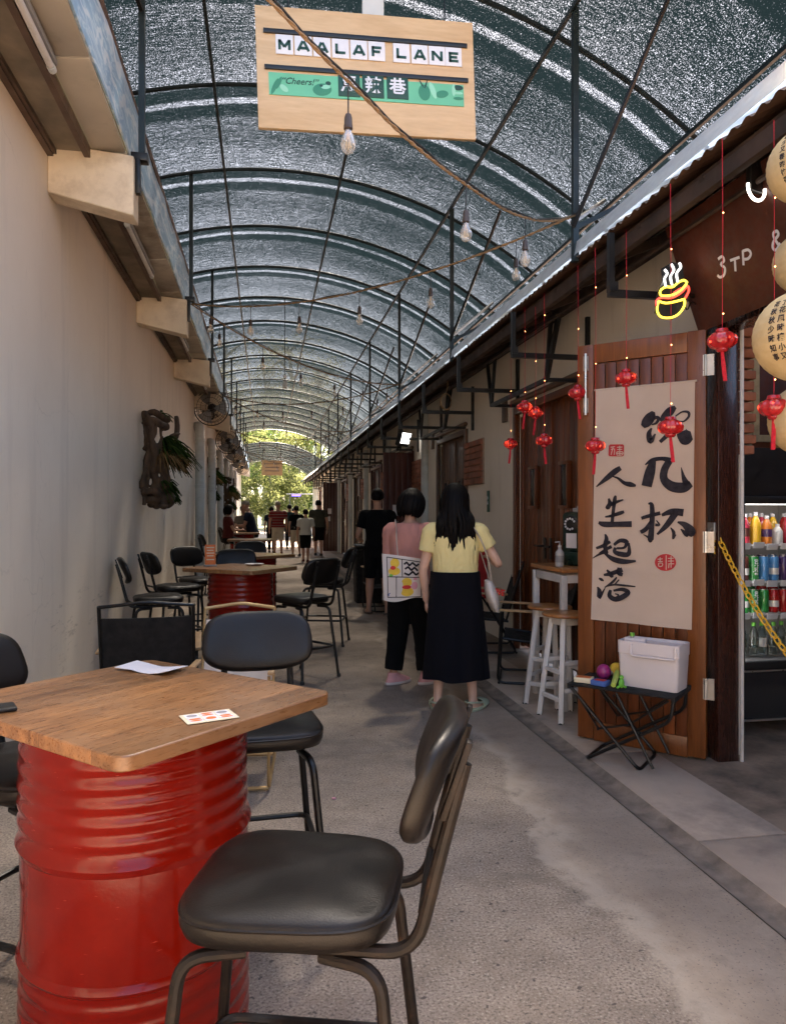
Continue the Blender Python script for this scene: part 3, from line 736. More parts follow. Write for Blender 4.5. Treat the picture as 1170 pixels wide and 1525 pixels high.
for y in [Y0 + .6 * k for k in range(75)]: m.bar((EX + .04, y, EZ - .075), (XR, y, 3.20), .04, .06)
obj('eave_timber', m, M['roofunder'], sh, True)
# clear sheet standing on the eave edge
m = MB(); rows = []
for i in range(int((RY1 - Y0) / .1) + 1):
    y = Y0 + i * .1
    q = .02 * mnoise.noise((y * .6, 1, 0))
    rows.append([(EX - .045, y, EZ + .015), (EX - .035 + q, y, EZ + .10 + q), (EX + .06, y, EZ + .165 + q), (EX + .5, y, EZ + .40 + q)])
m.grid(rows); obj('clear_eave_sheet', m, M['pvc'], sh, True)
# steel eave brackets
for k in range(20):
    y = 3.93 + 1.68 * k
    m = MB(); m.box(((XR + 1.92) / 2, y, 2.665), (XR - 1.92, .032, .04)); m.box((1.935, y, (2.69 + EZ - .05) / 2), (.032, .034, EZ - .05 - 2.69)); m.box((XR - .018, y, 2.72), (.032, .036, .55))
    m.box((1.945, y, 2.70), (.05, .045, .055))
    obj('eave_bracket', m, M['black'], sh, True)
# doors: planked leaves
def planks(mb, o, ux, wd, z0, z1, n, th=.02, groove=.006, jit=.0):
    """vertical boards from point o along unit vector ux"""
    ux = Vector(ux).normalized(); pw = wd / n; ang = math.atan2(ux.y, ux.x)
    for i in range(n):
        c = Vector(o) + ux * (pw * (i + .5))
        mb.box((c.x, c.y, (z0 + z1) / 2), (pw - groove, th, z1 - z0), (0, 0, ang), .004)
    return mb
for k, (a, b) in enumerate(doors):
    mt = M['door'] if k == 0 else (M['brndoor'] if k % 3 == 1 else M['reddoor'])
    for q in range(2):
        y0 = a + q * (b - a) / 2; wd = (b - a) / 2 - .006
        m = MB(); planks(m, (XR + .05, y0, 0), (0, 1, 0), wd, .05, 2.465, 7 if k < 3 else 4)
        for e in (y0 + .035, y0 + wd - .035): m.box((XR + .035, e, 1.22), (.028, .07, 2.36), ch=.004)
        d = obj('door', m, mt, sh, True)
        yy = y0 + wd / 2
        w_ = MB(); w_.box((XR + .024, yy, 1.66), (.03, .14, .36), ch=.003); obj('window', w_, M['pane'], d, True, loc_of=sh)
        fr_ = MB()
        for dz in (-.195, .195): fr_.box((XR + .018, yy, 1.66 + dz), (.04, .20, .03), ch=.003)
        for dy in (-.085, .085): fr_.box((XR + .018, yy + dy, 1.66), (.04, .03, .36), ch=.003)
        obj('window_frame', fr_, mt, d, True, loc_of=sh)
        hd = MB(); hy = y0 + (.07 if q else wd - .07)
        hd.box((XR + .014, hy, 1.08), (.012, .05, .20), ch=.003).tube(fillet([(XR + .01, hy, 1.10), (XR - .045, hy, 1.10), (XR - .045, hy + (.11 if q else -.11), 1.10)], .02), .009, 8)
        obj('handle', hd, M['chrome'] if k else M['black'], d, True, loc_of=sh)
    m = MB()
    for yy in (a - .03, b + .03): m.box((XR - .008, yy, 1.25), (.06, .06, 2.5), ch=.004)
    m.box((XR - .008, (a + b) / 2, 2.465), (.061, b - a, .07), ch=.004)
    obj('door_frame', m, mt, sh, True)
    m = MB(); m.tube([(XR - .03, a - .05, 2.56), (XR - .03, b + .1, 2.56)], .028, 12); obj('shutter_pipe', m, M['brndoor'], sh, True)
    # black trapezoid frame of steel angle above each door
    m = MB(); p = [(2.30, b + .02, 2.52), (2.30, a + .05, 2.52), (2.34, a - .12, 3.02), (2.34, b + .30, 3.02)]
    for i in range(3): m.bar(p[i], p[i + 1], .034)
    m.bar(p[3], p[0], .034); m.bar(p[1], (2.34, a + .05, 3.04), .03); m.bar(p[0], (2.34, b + .02, 3.04), .03)
    m.bar(p[0], (XR, b + .02, 2.52), .03); m.bar(p[1], (XR, a + .05, 2.52), .03)
    obj('steel_frame', m, M['black'], sh, True)
    # brick grille panel next to each door
    m = MB(); y0 = b + 1.2; 
    if k < 6:
        for r in range(7):
            for c in range(3): m.box((XR - .02, y0 + .13 + c * .26, 1.80 + r * .078), (.05, .25, .07), ch=.006)
        o = obj('brick_grille', m, M['brickunit'], sh, True)
        obj('mortar_bed', MB().box((XR - .006, y0 + .39, 2.034), (.024, .79, .55)), M['mortar'], o, True, loc_of=sh)
    # small high vent
    obj('vent', MB().box((XR - .012, b + .40, 2.52), (.03, .13, .24), ch=.004), M['batten'], sh, True)
# --- open shop at the near right: frame post, open leaf, interior
m = MB(); m.box((XR + .005, OY1 + .005, 1.27), (.13, .13, 2.54), ch=.006); obj('door_post', m, M['post'], sh, True)
m = MB(); m.box((XR + .082, OY1 - .068, 1.25), (.018, .018, 2.5), ch=.004); obj('door_bead', m, M['white'], sh, True)
m = MB(); m.box((XR + .02, (OY0 + OY1) / 2, 2.50), (.12, OY1 - OY0, .10), ch=.006); obj('lintel', m, M['post'], sh, True)
for i in range(12):
    pass
m = MB()
for i in range(13): m.box((XR + .155 + (.012 if i % 2 else 0), OY1 + .04, 1.78 + i * .062), (.10, .10, .05), ch=.006)
obj('brick_pier', m, M['brickunit'], sh, True)
m = MB(); m.box((4.4, 5.02, 1.75), (3.5, .14, 3.5)); m.box((6.15, 2.4, 1.75), (.14, 5.1, 3.5)); m.box((4.4, .5, 1.75), (3.5, .14, 3.5)); obj('shop_inner_wall', m, M['brick'], sh, True)
# open door leaf with the banner
hg = G(1052, 1135); fr_ = G(862, 1100)
hg = Vector((hg.x, hg.y, 0)); fr_ = Vector((fr_.x, fr_.y, 0)); DU = (hg - fr_).normalized(); DN = Vector((DU.y, -DU.x, 0))  # DN faces the camera
if DN.dot(Vector((0, 0, 0)) - hg) < 0: DN = -DN
DW = (hg - fr_).length; DT = 2.455
ang = math.atan2(DU.y, DU.x)
def leafpt(s, z, n=0.0): return fr_ + DU * s + DN * n + Vector((0, 0, z))
lf = MB(); planks(lf, tuple(leafpt(.10, 0, .0)), DU, DW - .20, .12, DT - .12, 8, .022, .004)
leaf = obj('door', lf, M['door'], sh, True); leaf['label'] = 'open planked door leaf swung out towards the lane'
m = MB()
for s in (.05, DW - .05): m.box(leafpt(s, DT / 2 + .01), (.10, .046, DT - .02), (0, 0, ang), .004)
for z in (.07, DT - .06): m.box(leafpt(DW / 2, z), (DW - .201, .044, .115), (0, 0, ang), .004)
obj('leaf_frame', m, M['doorframe'], leaf, True, loc_of=sh)
for z in (.42, 1.25, 2.25):
    m = MB(); m.box(leafpt(DW + .015, z, .024), (.06, .006, .12), (0, 0, ang)); m.tube([leafpt(DW + .0, z - .06, .03), leafpt(DW + .0, z + .06, .03)], .008, 8); obj('hinge', m, M['chrome'], leaf, True, loc_of=sh)
m = MB(); m.tube([leafpt(.055, 2.02, .034), leafpt(.055, 2.40, .034)], .009, 8); m.box(leafpt(.055, 2.34, .027), (.03, .008, .09), (0, 0, ang)); m.box(leafpt(.055, 2.08, .027), (.03, .008, .09), (0, 0, ang)); obj('bolt', m, M['chrome'], leaf, True, loc_of=sh)
# open leaves of far shops, seen edge-on down the lane
for (u0, v0, u1, v1) in ((583, 0, 615, 0), (482, 0, 500, 0)):
    pass
for yy, lab in ((12.75, 'dark red door leaf standing open by the third shop'), (26.3, 'far dark red door leaf standing open')):
    m = MB(); planks(m, (2.02, yy - .05, 0), (1, .12, 0), .55, .03, 2.46, 5, .03); o = obj('door', m, M['reddoor'], sh, True); o['label'] = lab
    o2 = obj('notice', MB().box((2.25, yy - .065, 1.45), (.13, .004, .19), (0, 0, .12)).box((2.23, yy - .067, 1.18), (.09, .004, .17), (0, 0, .12)), M['paperw'], o, True, loc_of=sh)
# far stall with white awning
t = thing('market_stall', 'small bright stall with white awning at the far right end of the lane', 'stall', (2.2, 44.5, 0))
m = MB(); m.slab([[(1.25 + .02 * i, y, 2.45 + .05 * j) for j, y in enumerate((43, 44.5, 46))] for i in range(0, 120, 20)], .03); obj('awning', m, M['whiteplastic'], t, True)
m = MB(); m.box((2.4, 43.4, .5), (1.6, .5, 1.0), ch=.01); obj('counter', m, M['letterwhite'], t, True)
for x in (1.4, 3.4): obj('pole', MB().tube([(x, 43.2, 0), (x, 43.2, 2.45)], .03, 8), M['steel'], t, True)
obj('lamp', MB().box((1.75, 42.9, 2.38), (.5, .06, .10)), M['blueled'], t, True)
def rr(w, d, z, r=.02):
    P = []
    for cx, cy, a0 in ((w / 2 - r, d / 2 - r, 0), (-w / 2 + r, d / 2 - r, 90), (-w / 2 + r, -d / 2 + r, 180), (w / 2 - r, -d / 2 + r, 270)):
        for i in range(5): q = R(a0 + 22.5 * i); P.append((cx + r * math.cos(q), cy + r * math.sin(q), z))
    return P
# ------------------------------------------------------------------ bar chairs
def sup(a, p):
    return math.copysign(abs(math.cos(a)) ** p, math.cos(a)), math.copysign(abs(math.sin(a)) ** p, math.sin(a))
def cushion(mb, c, hx, hy, th, e=.55, seg=48, crown=.014, narrow=0.0):
    """rounded upholstered pad lying flat, welted rim"""
    c = Vector(c); rings = []
    prof = [(.90, -th), (.97, -th * .92), (1.0, -th * .6), (1.0, -th * .32), (.985, -th * .12), (.955, -.002), (.90, crown * .25), (.75, crown * .6), (.5, crown * .9), (.2, crown), (.03, crown)]
    for s, z in prof:
        r = []
        for j in range(seg):
            x, y = sup(2 * PI * j / seg, e)
            k = 1 - narrow * (.5 - .5 * y)
            r.append(c + Vector((x * hx * s * k, y * hy * s, z + (.004 * math.sin(7 * x * s) * math.cos(5 * y * s + 1) if z > 0 else 0))))
        rings.append(r)
    return mb.rings(rings)
def make_bar_chair(label, metal, group, loc, rz, seat_z=.70):
    """faces +y; seat pad, curved back pad, bent tube frame"""
    t = thing('bar_chair', label, 'chair', loc, rz, group)
    m = MB(); cushion(m, (0, 0, seat_z), .205, .205, .056, .52, narrow=.10)
    obj('seat', m, M['leather'], t, sharp=60)
    m = MB(); rim = [];
    for j in range(48):
        x, y = sup(2 * PI * j / 48, .52); k = 1 - .10 * (.5 - .5 * y)
        rim.append((x * .2035 * k, y * .2035, seat_z - .014))
    m.tube(rim, .0035, 5, closed=True); obj('piping', m, M['leather'], t)
    # back pad
    bz, by, tilt = seat_z + .225, -.285, R(19)
    m = MB(); rings = []
    TR = Matrix.Rotation(tilt, 3, 'X')
    for s, d in ((.90, -.006), (.97, .0), (1, .012), (1, .020), (.96, .029), (.86, .035), (.6, .040), (.3, .042), (.03, .042)):
        r = []
        for j in range(48):
            x, z = sup(2 * PI * j / 48, .62)
            px = x * .205 * s * (1 - .05 * z); pz = z * .115 * s
            cv = .035 * (1 - (px / .205) ** 2)
            r.append(Vector((0, by, bz)) + TR @ Vector((px, d - cv + .02, pz)))
        rings.append(r)
    m.rings(rings); obj('backrest', m, M['leather'], t, sharp=60)
    # two support tubes from under the seat, bent up behind the back pad
    uz = seat_z - .075
    m = MB()
    for s in (-1, 1):
        p = fillet([(s * .125, .10, uz), (s * .125, -.245, uz), (s * .125, -.285 - .005, bz - .12), (s * .12, -.334, bz + .045)], .06, 6)
        m.tube(p, .0125, 10)
        m.box((s * .122, -.318, bz + .015), (.028, .012, .15), (R(19), 0, 0), .003)
    m.tube([(-.125, -.258, uz + .075), (.125, -.258, uz + .075)], .009, 8)
    obj('back_frame', m, metal, t)
    for sx in (-1, 1):
        for sy, yy in ((1, .20), (-1, -.20)):
            p = fillet([(sx * .12, yy * .35, uz - .018), (sx * .150, yy * .92, uz - .020), (sx * .205, yy * 1.22, .012)], .05, 6)
            lg = obj('leg', MB().tube(p, .0125, 10), metal, t)
            obj('rubber_foot', MB().lathe([(.014, 0), (.0165, .003), (.0165, .02), (.013, .03)], 10, (sx * .206, yy * 1.23, 0)), M['black'], lg)
    z = .27; k = (uz - z) / uz
    fx, fy = .150 + .055 * k, .92 * .20 + .06 * k
    m = MB().tube(fillet([(fx, 0, z), (fx, fy, z), (-fx, fy, z), (-fx, -fy, z), (fx, -fy, z), (fx, 0, z)], .05, 5), .0105, 8)
    obj('footrest', m, metal, t)
    return t
GC = 'black padded bar chairs around the drum tables'
ch0 = make_bar_chair('nearest bar chair with shiny black seat, pulled up to the front drum table', M['rust'], GC, (0.065, 1.49, 0), R(74))
chB = make_bar_chair('bar chair at the far side of the front table, its broad back towards us', M['chairmetal'], GC, (-.01, 2.60, 0), R(184))
def chair(x, y, rz, label): return dup(chB, (x, y, 0), R(rz), label, GC)
chair(-.68, 2.31, -121.5, 'bar chair cut off by the left edge beside the front table')
chair(-.91, 6.62, -78, 'dark backed bar chair against the wall, just behind the black camp chair')
chair(-.86, 7.55, -62, 'bar chair with its back edge-on to the wall at the second table')
chair(-.70, 8.3, -140, 'bar chair at the wall whose broad back shows over another seat')
chair(.31, 6.42, 38, 'bar chair on the aisle side of the second table, legs in full view')
chair(.62, 8.0, 75, 'bar chair in the aisle behind the second table, back seen from the side')
chair(-.27, 7.55, 186, 'bar chair beyond the second table, its black back just above the table top')
chair(-.20, 9.7, 178, 'bar chair past the third table, low black back above it')
chair(-.82, 13.4, -80, 'bar chair by the wall in front of the seated diners')
chair(-.85, 19.5, -80, 'farthest bar chair beside the left wall')

# ------------------------------------------------------------------ drum tables
def drum_profile(r=.290, h=.885):
    P = [(.03, .02), (r - .012, .02), (r, .0), (r + .004, .012), (r, .028)]
    def corr(z0, z1, n, a):
        for i in range(n * 8 + 1):
            z = z0 + (z1 - z0) * i / (n * 8); P.append((r + a * (.5 - .5 * math.cos(2 * PI * n * (z - z0) / (z1 - z0))) - a * .4, z))
    corr(.035, .275, 5, .0045)
    for z, d in ((.285, 0), (.292, .006), (.30, .0095), (.308, .006), (.315, 0), (.45, 0), (.565, 0), (.575, .006), (.585, .0095), (.595, .006), (.605, 0)): P.append((r + d, z))
    corr(.62, .845, 5, .0045)
    for z, d in ((.862, 0), (.868, .004), (.880, .004), (.885, -.002)): P.append((r + d, z))
    P.append((.03, .875)); return P
def make_table(label, loc, rz, wx=.80, wy=.68, group='drum tables down the lane'):
    t = thing('drum_table', label, 'table', loc, rz, group)
    dm = MB().lathe(drum_profile(), 96)
    for i in range(len(dm.v)):
        p = dm.v[i]; r_ = math.hypot(p.x, p.y)
        if r_ > .2:
            k = 1 + (.0065 * mnoise.noise((p.x * 4.5, p.y * 4.5, p.z * 3.5)) + .0035 * min(0, mnoise.noise((p.x * 9 + 5, p.y * 9, p.z * 7)) + .25)) / r_ * (1 if .03 < p.z < .86 else .2)
            dm.v[i] = Vector((p.x * k, p.y * k, p.z))
    obj('drum', dm, M['drum'], t, sharp=28)
    m = MB(); m.prism([(p.x, p.y) for p in [Vector(q) for q in rr(wx, wy, 0, .035)]], Matrix.Translation((0, 0, .886)), .034)
    o = obj('tabletop', m, M['table'], t, sharp=30); b = o.modifiers.new('b', 'BEVEL'); b.width = .0035; b.segments = 2; b.limit_method = 'ANGLE'
    return t
T1 = make_table('front drum table with glossy red barrel and worn square wooden top', (-.338, 2.09, 0), math.atan2(.478, .466) - R(90))
def table(x, y, rz, label): return dup(T1, (x, y, 0), R(rz), label, 'drum tables down the lane')
table(-.22, 6.85, -38, 'second drum table, dark red barrel under a worn top with a price stand')
table(-.16, 8.9, -45, 'third drum table, only its pale top edge showing behind the second')
table(-.28, 13.9, 0, 'drum table with dark red barrel halfway down the lane')
table(-.55, 18.2, 5, 'far drum table where the diners sit')
# things on the tables
o = thing('game_card', 'cream card printed with orange sandals in a grid on the front table', 'card', (-.135, 1.845, .9215), R(20))
obj('card', MB().box((0, 0, .001), (.125, .085, .002), ch=.0008), M['p_cream'], o)
for i in range(3):
    for j in range(2):
        x, y = -.037 + i * .037, -.019 + j * .037
        m = MB().box((x, y, .0024), (.033, .033, .0008)); obj('picture_square', m, M['paperw'], o)
        m = MB()
        if (i + j) % 2 == 0:
            for s in (-1, 1): m.ell((x, y + s * .007, .0031), (.0145, .006, .0006), 14, 4)
            obj('printed_sandal', m, M['p_orange'], o)
        else:
            m.ell((x, y, .0031), (.013, .011, .0005), 14, 4); m.box((x, y, .0034), (.02, .003, .0006)); obj('printed_sandal', m, M['p_grey'] if j else M['p_orange'], o)
m = MB(); P = []
for i in range(7):
    P.append([(-.105 + .035 * i, y, .004 + .004 * math.sin(i * 1.4 + y * 9) + (.006 if i in (0, 6) else 0)) for y in (-.05, 0, .05)])
m.slab(P, .0012); m.xf(Matrix.Translation((-.355, 2.43, .921)) @ Matrix.Rotation(R(-34), 4, 'Z')); single('paper_menu', m, M['paperw'], 'crumpled white paper sheet at the back corner of the front table', 'paper')
m = MB(); m.box((-.68, 1.99, .926), (.12, .07, .01), (0, 0, R(25)), .004); single('phone', m, M['black'], 'dark phone lying at the left corner of the front table', 'phone')
t = thing('price_stand', 'small upright stand with orange price card on the second table', 'stand', (-.50, 7.0, .921), R(8))
obj('base', MB().box((0, 0, .006), (.12, .07, .012), ch=.003), M['grey'], t); obj('card', MB().box((0, .004, .105), (.095, .006, .185), (R(-8), 0, 0), .001), M['p_orange'], t)
m = MB()
for i, z in enumerate((.17, .145, .12, .095, .06)): m.box((0, -.001 + (z - .105) * .14 - .0005, z), (.07 - .012 * (i % 2), .004, .008), (R(-8), 0, 0))
obj('printed_lines', m, M['p_cream'], t)
t = thing('paper_plate', 'white paper plate with a dark scrap on the second table', 'plate', (-.10, 7.05, .921)); obj('dish', MB().lathe([(.01, .002), (.06, .003), (.085, .014), (.088, .014), (.06, .0), (.01, 0)], 24), M['paperw'], t); obj('scrap', MB().ell((.02, -.02, .009), (.03, .012, .006), 10, 6), M['black'], t)

# ------------------------------------------------------------------ low camp chairs
def make_camp(label, loc, rz, frame, fab, group, arm=None):
    t = thing('camp_chair', label, 'chair', loc, rz, group); arm = arm or M['armwood']
    W = .255
    m = MB(); P = []
    for i in range(9):
        s = i / 8; y = .22 - .44 * s; P.append([(x, y, .395 - .06 * s - .035 * math.sin(PI * s) * (1 - (x / W) ** 2 * .4)) for x in (-W, -.15, 0, .15, W)])
    m.slab(P, .006); obj('seat', m, fab, t)
    m = MB(); P = []
    for i in range(9):
        s = i / 8; z = .40 + .42 * s; P.append([(x, -.235 - .13 * s - .03 * (1 - (x / W) ** 2), z) for x in (-W, -.15, 0, .15, W)])
    m.slab(P, .006); obj('backrest', m, fab, t)
    m = MB(); 
    for s in (-1, 1):
        m.tube([(s * W, -.22, .34), (s * W, -.385, .89)], .011, 8)
        m.tube(fillet([(s * .262, .24, .60), (s * .262, .27, .02), (s * .262, -.33, .02), (s * .262, -.02, .52)], .06), .011, 8)
        m.tube([(s * .262, .23, .385), (s * .262, -.24, .33)], .011, 8)
    m.tube(smooth([(-W, -.385, .885), (-.13, -.405, .898), (0, -.41, .91), (.13, -.405, .898), (W, -.385, .885)], 4), .010, 8)
    m.tube([(-.262, .26, .02), (.262, .26, .02)], .011, 8); m.tube([(-.262, -.32, .02), (.262, -.32, .02)], .011, 8)
    obj('frame', m, frame, t)
    for s in (-1, 1): obj('armrest', MB().box((s * .275, .02, .61), (.042, .50, .02), (R(2), 0, 0), .007), arm, t)
    return t
GK = 'low folding camp chairs'
c1 = make_camp('low black camp chair facing us behind the front table, beside the wall', (-.69, 4.75, 0), R(4), M['chairmetal'], M['blackfab'], GK)
c2 = make_camp('white canvas camp chair with golden tube frame behind the front table', (-.17, 4.05, 0), R(176), M['gold'], M['canvas'], GK); c2.scale = (.78, .92, .97)
dup(c1, (2.22, 5.98, 0), R(70), 'black camp chair with pale armrests nearest the white stools', GK)
dup(c1, (2.2, 7.35, 0), R(78), 'black camp chair past the fire cabinet, its open top handle showing', GK)
dup(c1, (1.72, 10.6, 0), R(10), 'black camp chair beside the man in black at the bin', GK)

# ------------------------------------------------------------------ stools, bar ledge, phone
def make_stool(label, loc, rz):
    t = thing('round_stool', label, 'stool', loc, rz, 'white stools with orange wooden seats')
    obj('seat', MB().lathe([(.02, .705), (.15, .705), (.160, .710), (.164, .718), (.160, .727), (.15, .731), (.02, .731)], 40), M['stooltop'], t)
    L = []
    for a in range(4):
        q = R(45 + 90 * a); top = Vector((.095 * math.cos(q), .095 * math.sin(q), .704)); bot = Vector((.185 * math.cos(q), .185 * math.sin(q), .0))
        L.append((top, bot)); lg = obj('leg', MB().bar(top, bot + (top - bot) * .012, .034, .034, .004, up=(math.cos(q), math.sin(q), 0)), M['white'], t)
        obj('foot', MB().lathe([(.016, 0), (.02, .004), (.02, .016), (.015, .018)], 10, bot), M['black'], lg)
    for a in range(4):
        for z in ((.16, .34) if a % 2 else (.22, .40)):
            k = z / .704; p = L[a][1].lerp(L[a][0], k); q = L[(a + 1) % 4][1].lerp(L[(a + 1) % 4][0], k)
            obj('stretcher', MB().bar(p, q, .022, .03, .003), M['white'], t)
    m = MB(); 
    for a in range(4):
        p = L[a][0] - Vector((0, 0, .03)); q = L[(a + 1) % 4][0] - Vector((0, 0, .03)); m.bar(p, q, .02, .05, .003)
    obj('apron', m, M['white'], t)
    return t
st = make_stool('white stool with orange round seat, nearer one by the open door', (2.035, 4.80, 0), R(12))
dup(st, (2.07, 5.18, 0), R(40), 'second white stool with orange seat, tucked behind the nearer one', 'white stools with orange wooden seats')
t = thing('bar_ledge', 'narrow wooden bar table on white legs under the green telephone', 'table', (2.30, 5.22, 0))
obj('top', MB().box((0, 0, 1.005), (.50, .62, .03), ch=.006), M['stooltop'], t)
for x in (-.22, .22):
    for y in (-.27, .27): obj('leg', MB().box((x, y, .487), (.045, .045, .97), ch=.004), M['white'], t)
m = MB()
for y in (-.27, .27): m.box((0, y, .945), (.394, .03, .06), ch=.003)
for x in (-.22, .22): m.box((x, 0, .945), (.03, .494, .06), ch=.003)
obj('apron', m, M['white'], t)
t = thing('public_telephone', 'dark green old public telephone with dial standing on the bar table', 'telephone', (2.36, 5.24, 1.0205), R(-52))
obj('body', MB().box((0, 0, .20), (.26, .20, .40), ch=.03).box((0, -.02, .05), (.29, .24, .10), ch=.02), M['green_d'], t)
m = MB(); m.lathe([(.01, .0), (.058, .0), (.062, .006), (.05, .012), (.012, .012)], 28, (-.05, -.101, .31), rot=Matrix.Rotation(R(90), 3, 'X')); d = obj('dial', m, M['black'], t)
m = MB()
for i in range(10):
    a = R(30 + 30 * i); m.lathe([(.002, .013), (.0085, .013), (.0085, .0155), (.002, .0155)], 10, (-.05 + .04 * math.cos(a), -.101, .31 + .04 * math.sin(a)), rot=Matrix.Rotation(R(90), 3, 'X'))
obj('finger_hole', m, M['letterwhite'], d)
obj('notice', MB().box((-.045, -.1015, .185), (.085, .003, .11)), M['paperw'], t)
obj('coin_slot', MB().box((0, -.03, .415), (.12, .06, .03), ch=.006).tube([(-.03, -.03, .43), (-.03, -.03, .445)], .01, 8).tube([(.02, -.03, .43), (.02, -.03, .445)], .01, 8), M['grey'], t)
m = MB(); m.tube(fillet([(.148, -.05, .36), (.175, -.06, .36), (.175, -.06, .12), (.148, -.05, .12)], .03), .02, 10); obj('handset', m, M['black'], t)
t = thing('sanitizer_bottle', 'small clear pump bottle at the bar table edge', 'bottle', (2.13, 5.14, 1.0205))
obj('body', MB().lathe([(.006, 0), (.03, .0), (.032, .01), (.032, .10), (.014, .125), (.012, .14), (.006, .14)], 20), M['lite'], t); obj('label_band', MB().lathe([(.0325, .03), (.033, .03), (.033, .08), (.0325, .08)], 20), M['grey'], t); obj('pump', MB().lathe([(.004, .138), (.014, .14), (.014, .155), (.004, .155)], 12).tube([(0, 0, .15), (0, 0, .18), (-.035, 0, .178)], .005, 6), M['white'], t)

# ------------------------------------------------------------------ folding table with the white box and toys
a = G(858, 1128); b = G(1000, 1156); a.z = b.z = 0; fu = (b - a).normalized(); fn = Vector((fu.y, -fu.x, 0)); 
if fn.dot(-a) < 0: fn = -fn
TL = .60; TD = .36; TH = .43
fc = Vector((2.045, 3.93, 0))
fa = math.atan2(fu.y, fu.x)
t = thing('folding_table', 'low black folding camp table in front of the open door', 'table', fc, fa)
m = MB(); m.box((0, 0, TH), (TL, TD, .012), ch=.004)
for s in (-1, 1): m.box((s * (TL / 2 - .012), 0, TH - .012), (.022, TD, .022), ch=.004)
for s in (-1, 1):
    for i in range(3): m.box((s * (TL / 2 - .03), -.12 + .12 * i, TH - .004), (.02, .05, .012), ch=.002)
obj('top', m, M['blackfab'], t)
for s in (-1, 1):
    y = s * (TD / 2 - .02)
    k = 1 if s < 0 else -1
    m = MB(); m.tube(fillet([(-TL / 2 + .02, -TD / 2 + .02, TH - .02), (TL * .18, -TD / 2 + .01, .012), (TL * .18, TD / 2 - .01, .012), (-TL / 2 + .02, TD / 2 - .02, TH - .02)], .05) if s < 0 else fillet([(TL / 2 - .02, -TD / 2 + .04, TH - .02), (TL / 2 - .03 - TL * .0, -TD / 2 + .03, .30), (-TL * .33, -TD / 2 + .03, .012), (-TL * .33, TD / 2 - .03, .012), (TL / 2 - .03, TD / 2 - .03, .30), (TL / 2 - .02, TD / 2 - .04, TH - .02)], .05), .010, 8)
    obj('leg', m, M['chairmetal'], t)
m = MB()
for y in (-TD / 2 + .02, TD / 2 - .02):
    m.tube([(-.02, y, TH - .015), (TL * .30, y, .012 + .02)], .009, 8); m.tube([(TL / 2 - .04, y, TH - .02), (.05, y, .25), (-.12, y, .20)], .006, 6); m.tube([(-TL / 2 + .05, y, TH - .05), (-.12, y, .20)], .006, 6)
for y in (-TD / 2 + .008,):
    for x, z in ((-.12, .20), (.05, .25), (-.03, TH - .03), (.12, .22)): m.ell((x, y, z), .007, 8, 6)
obj('brace', m, M['chairmetal'], t)
def ft(x, y, z=TH + .0065): return fc + Matrix.Rotation(fa, 3, 'Z') @ Vector((x, y, z))
t = thing('storage_box', 'white plastic storage box with handle lid on the folding table', 'box', ft(.13, .03), fa + R(-4))
bw, bd, bh = .345, .20, .255
m = MB()
m.rings([rr(bw * .92, bd * .9, 0), rr(bw * .93, bd * .91, .006), rr(bw * .985, bd * .97, bh - .07), rr(bw, bd, bh - .068), rr(bw * 1.005, bd * 1.005, bh - .006), rr(bw * 1.0, bd * 1.0, bh), rr(bw * .94, bd * .92, bh), rr(bw * .92, bd * .9, bh - .014)])
obj('body', m, M['whiteplastic'], t, sharp=30)
m = MB(); m.tube(fillet([(-.09, -bd / 2 - .004, bh - .01), (-.09, -bd / 2 - .012, bh - .075), (.155, -bd / 2 - .012, bh - .075), (.155, -bd / 2 - .004, bh - .01)], .02), .007, 8); m.tube([(-.145, -.04, bh - .004), (-.03, -.04, bh - .004)], .018, 10); obj('handle', m, M['whiteplastic'], t)
o = thing('green_cap', 'small bottle with a green cap lying on the white box', 'cap', ft(.02, .0, TH + .0065 + bh)); obj('cap', MB().lathe([(.004, .022), (.013, .022), (.013, .04), (.004, .04)], 14), M['p_green'], o); obj('neck', MB().lathe([(.004, 0), (.011, 0), (.011, .022), (.004, .022)], 14), M['grey'], o)
t = thing('maraca', 'purple maraca ball lying on the folding table', 'toy', ft(-.155, .03)); obj('ball', MB().ell((0, 0, .045), (.042, .042, .045), 20, 12), M['p_purple'], t); obj('grip', MB().tube([(.035, .01, .04), (.12, .04, .015)], .010, 8), M['p_cream'], t)
t = thing('maraca', 'yellow maraca ball behind the purple one on the folding table', 'toy', ft(-.11, .12)); obj('ball', MB().ell((0, 0, .045), (.04, .04, .045), 20, 12), M['p_yellow'], t); obj('grip', MB().tube([(.03, -.01, .04), (.10, -.05, .015)], .010, 8), M['p_cream'], t)
t = thing('card_box', 'flat orange and cream game box at the folding table corner', 'box', ft(-.23, -.09), fa + R(8)); obj('box', MB().box((0, 0, .014), (.10, .075, .028), ch=.002), M['p_cream'], t); obj('lid_print', MB().box((0, 0, .0285), (.08, .055, .002)), M['p_orange'], t)
t = thing('card_box', 'flat blue game box beside the orange one on the folding table', 'box', ft(-.125, -.115), fa + R(-6)); obj('box', MB().box((0, 0, .014), (.09, .07, .028), ch=.002), M['p_blue'], t); obj('lid_print', MB().box((0, 0, .0285), (.06, .045, .002)), M['p_red'], t)
t = thing('toy_bat', 'lime toy bat leaning across the folding table', 'toy', ft(-.045, -.09)); obj('barrel', MB().tube([(-.04, -.05, .018), (.03, .05, .05), (.05, .08, .062)], [.014, .017, .012], 10), M['p_lime'], t); obj('grip', MB().tube([(.05, .08, .062), (.07, .11, .075)], .008, 8), M['p_yellow'], t)
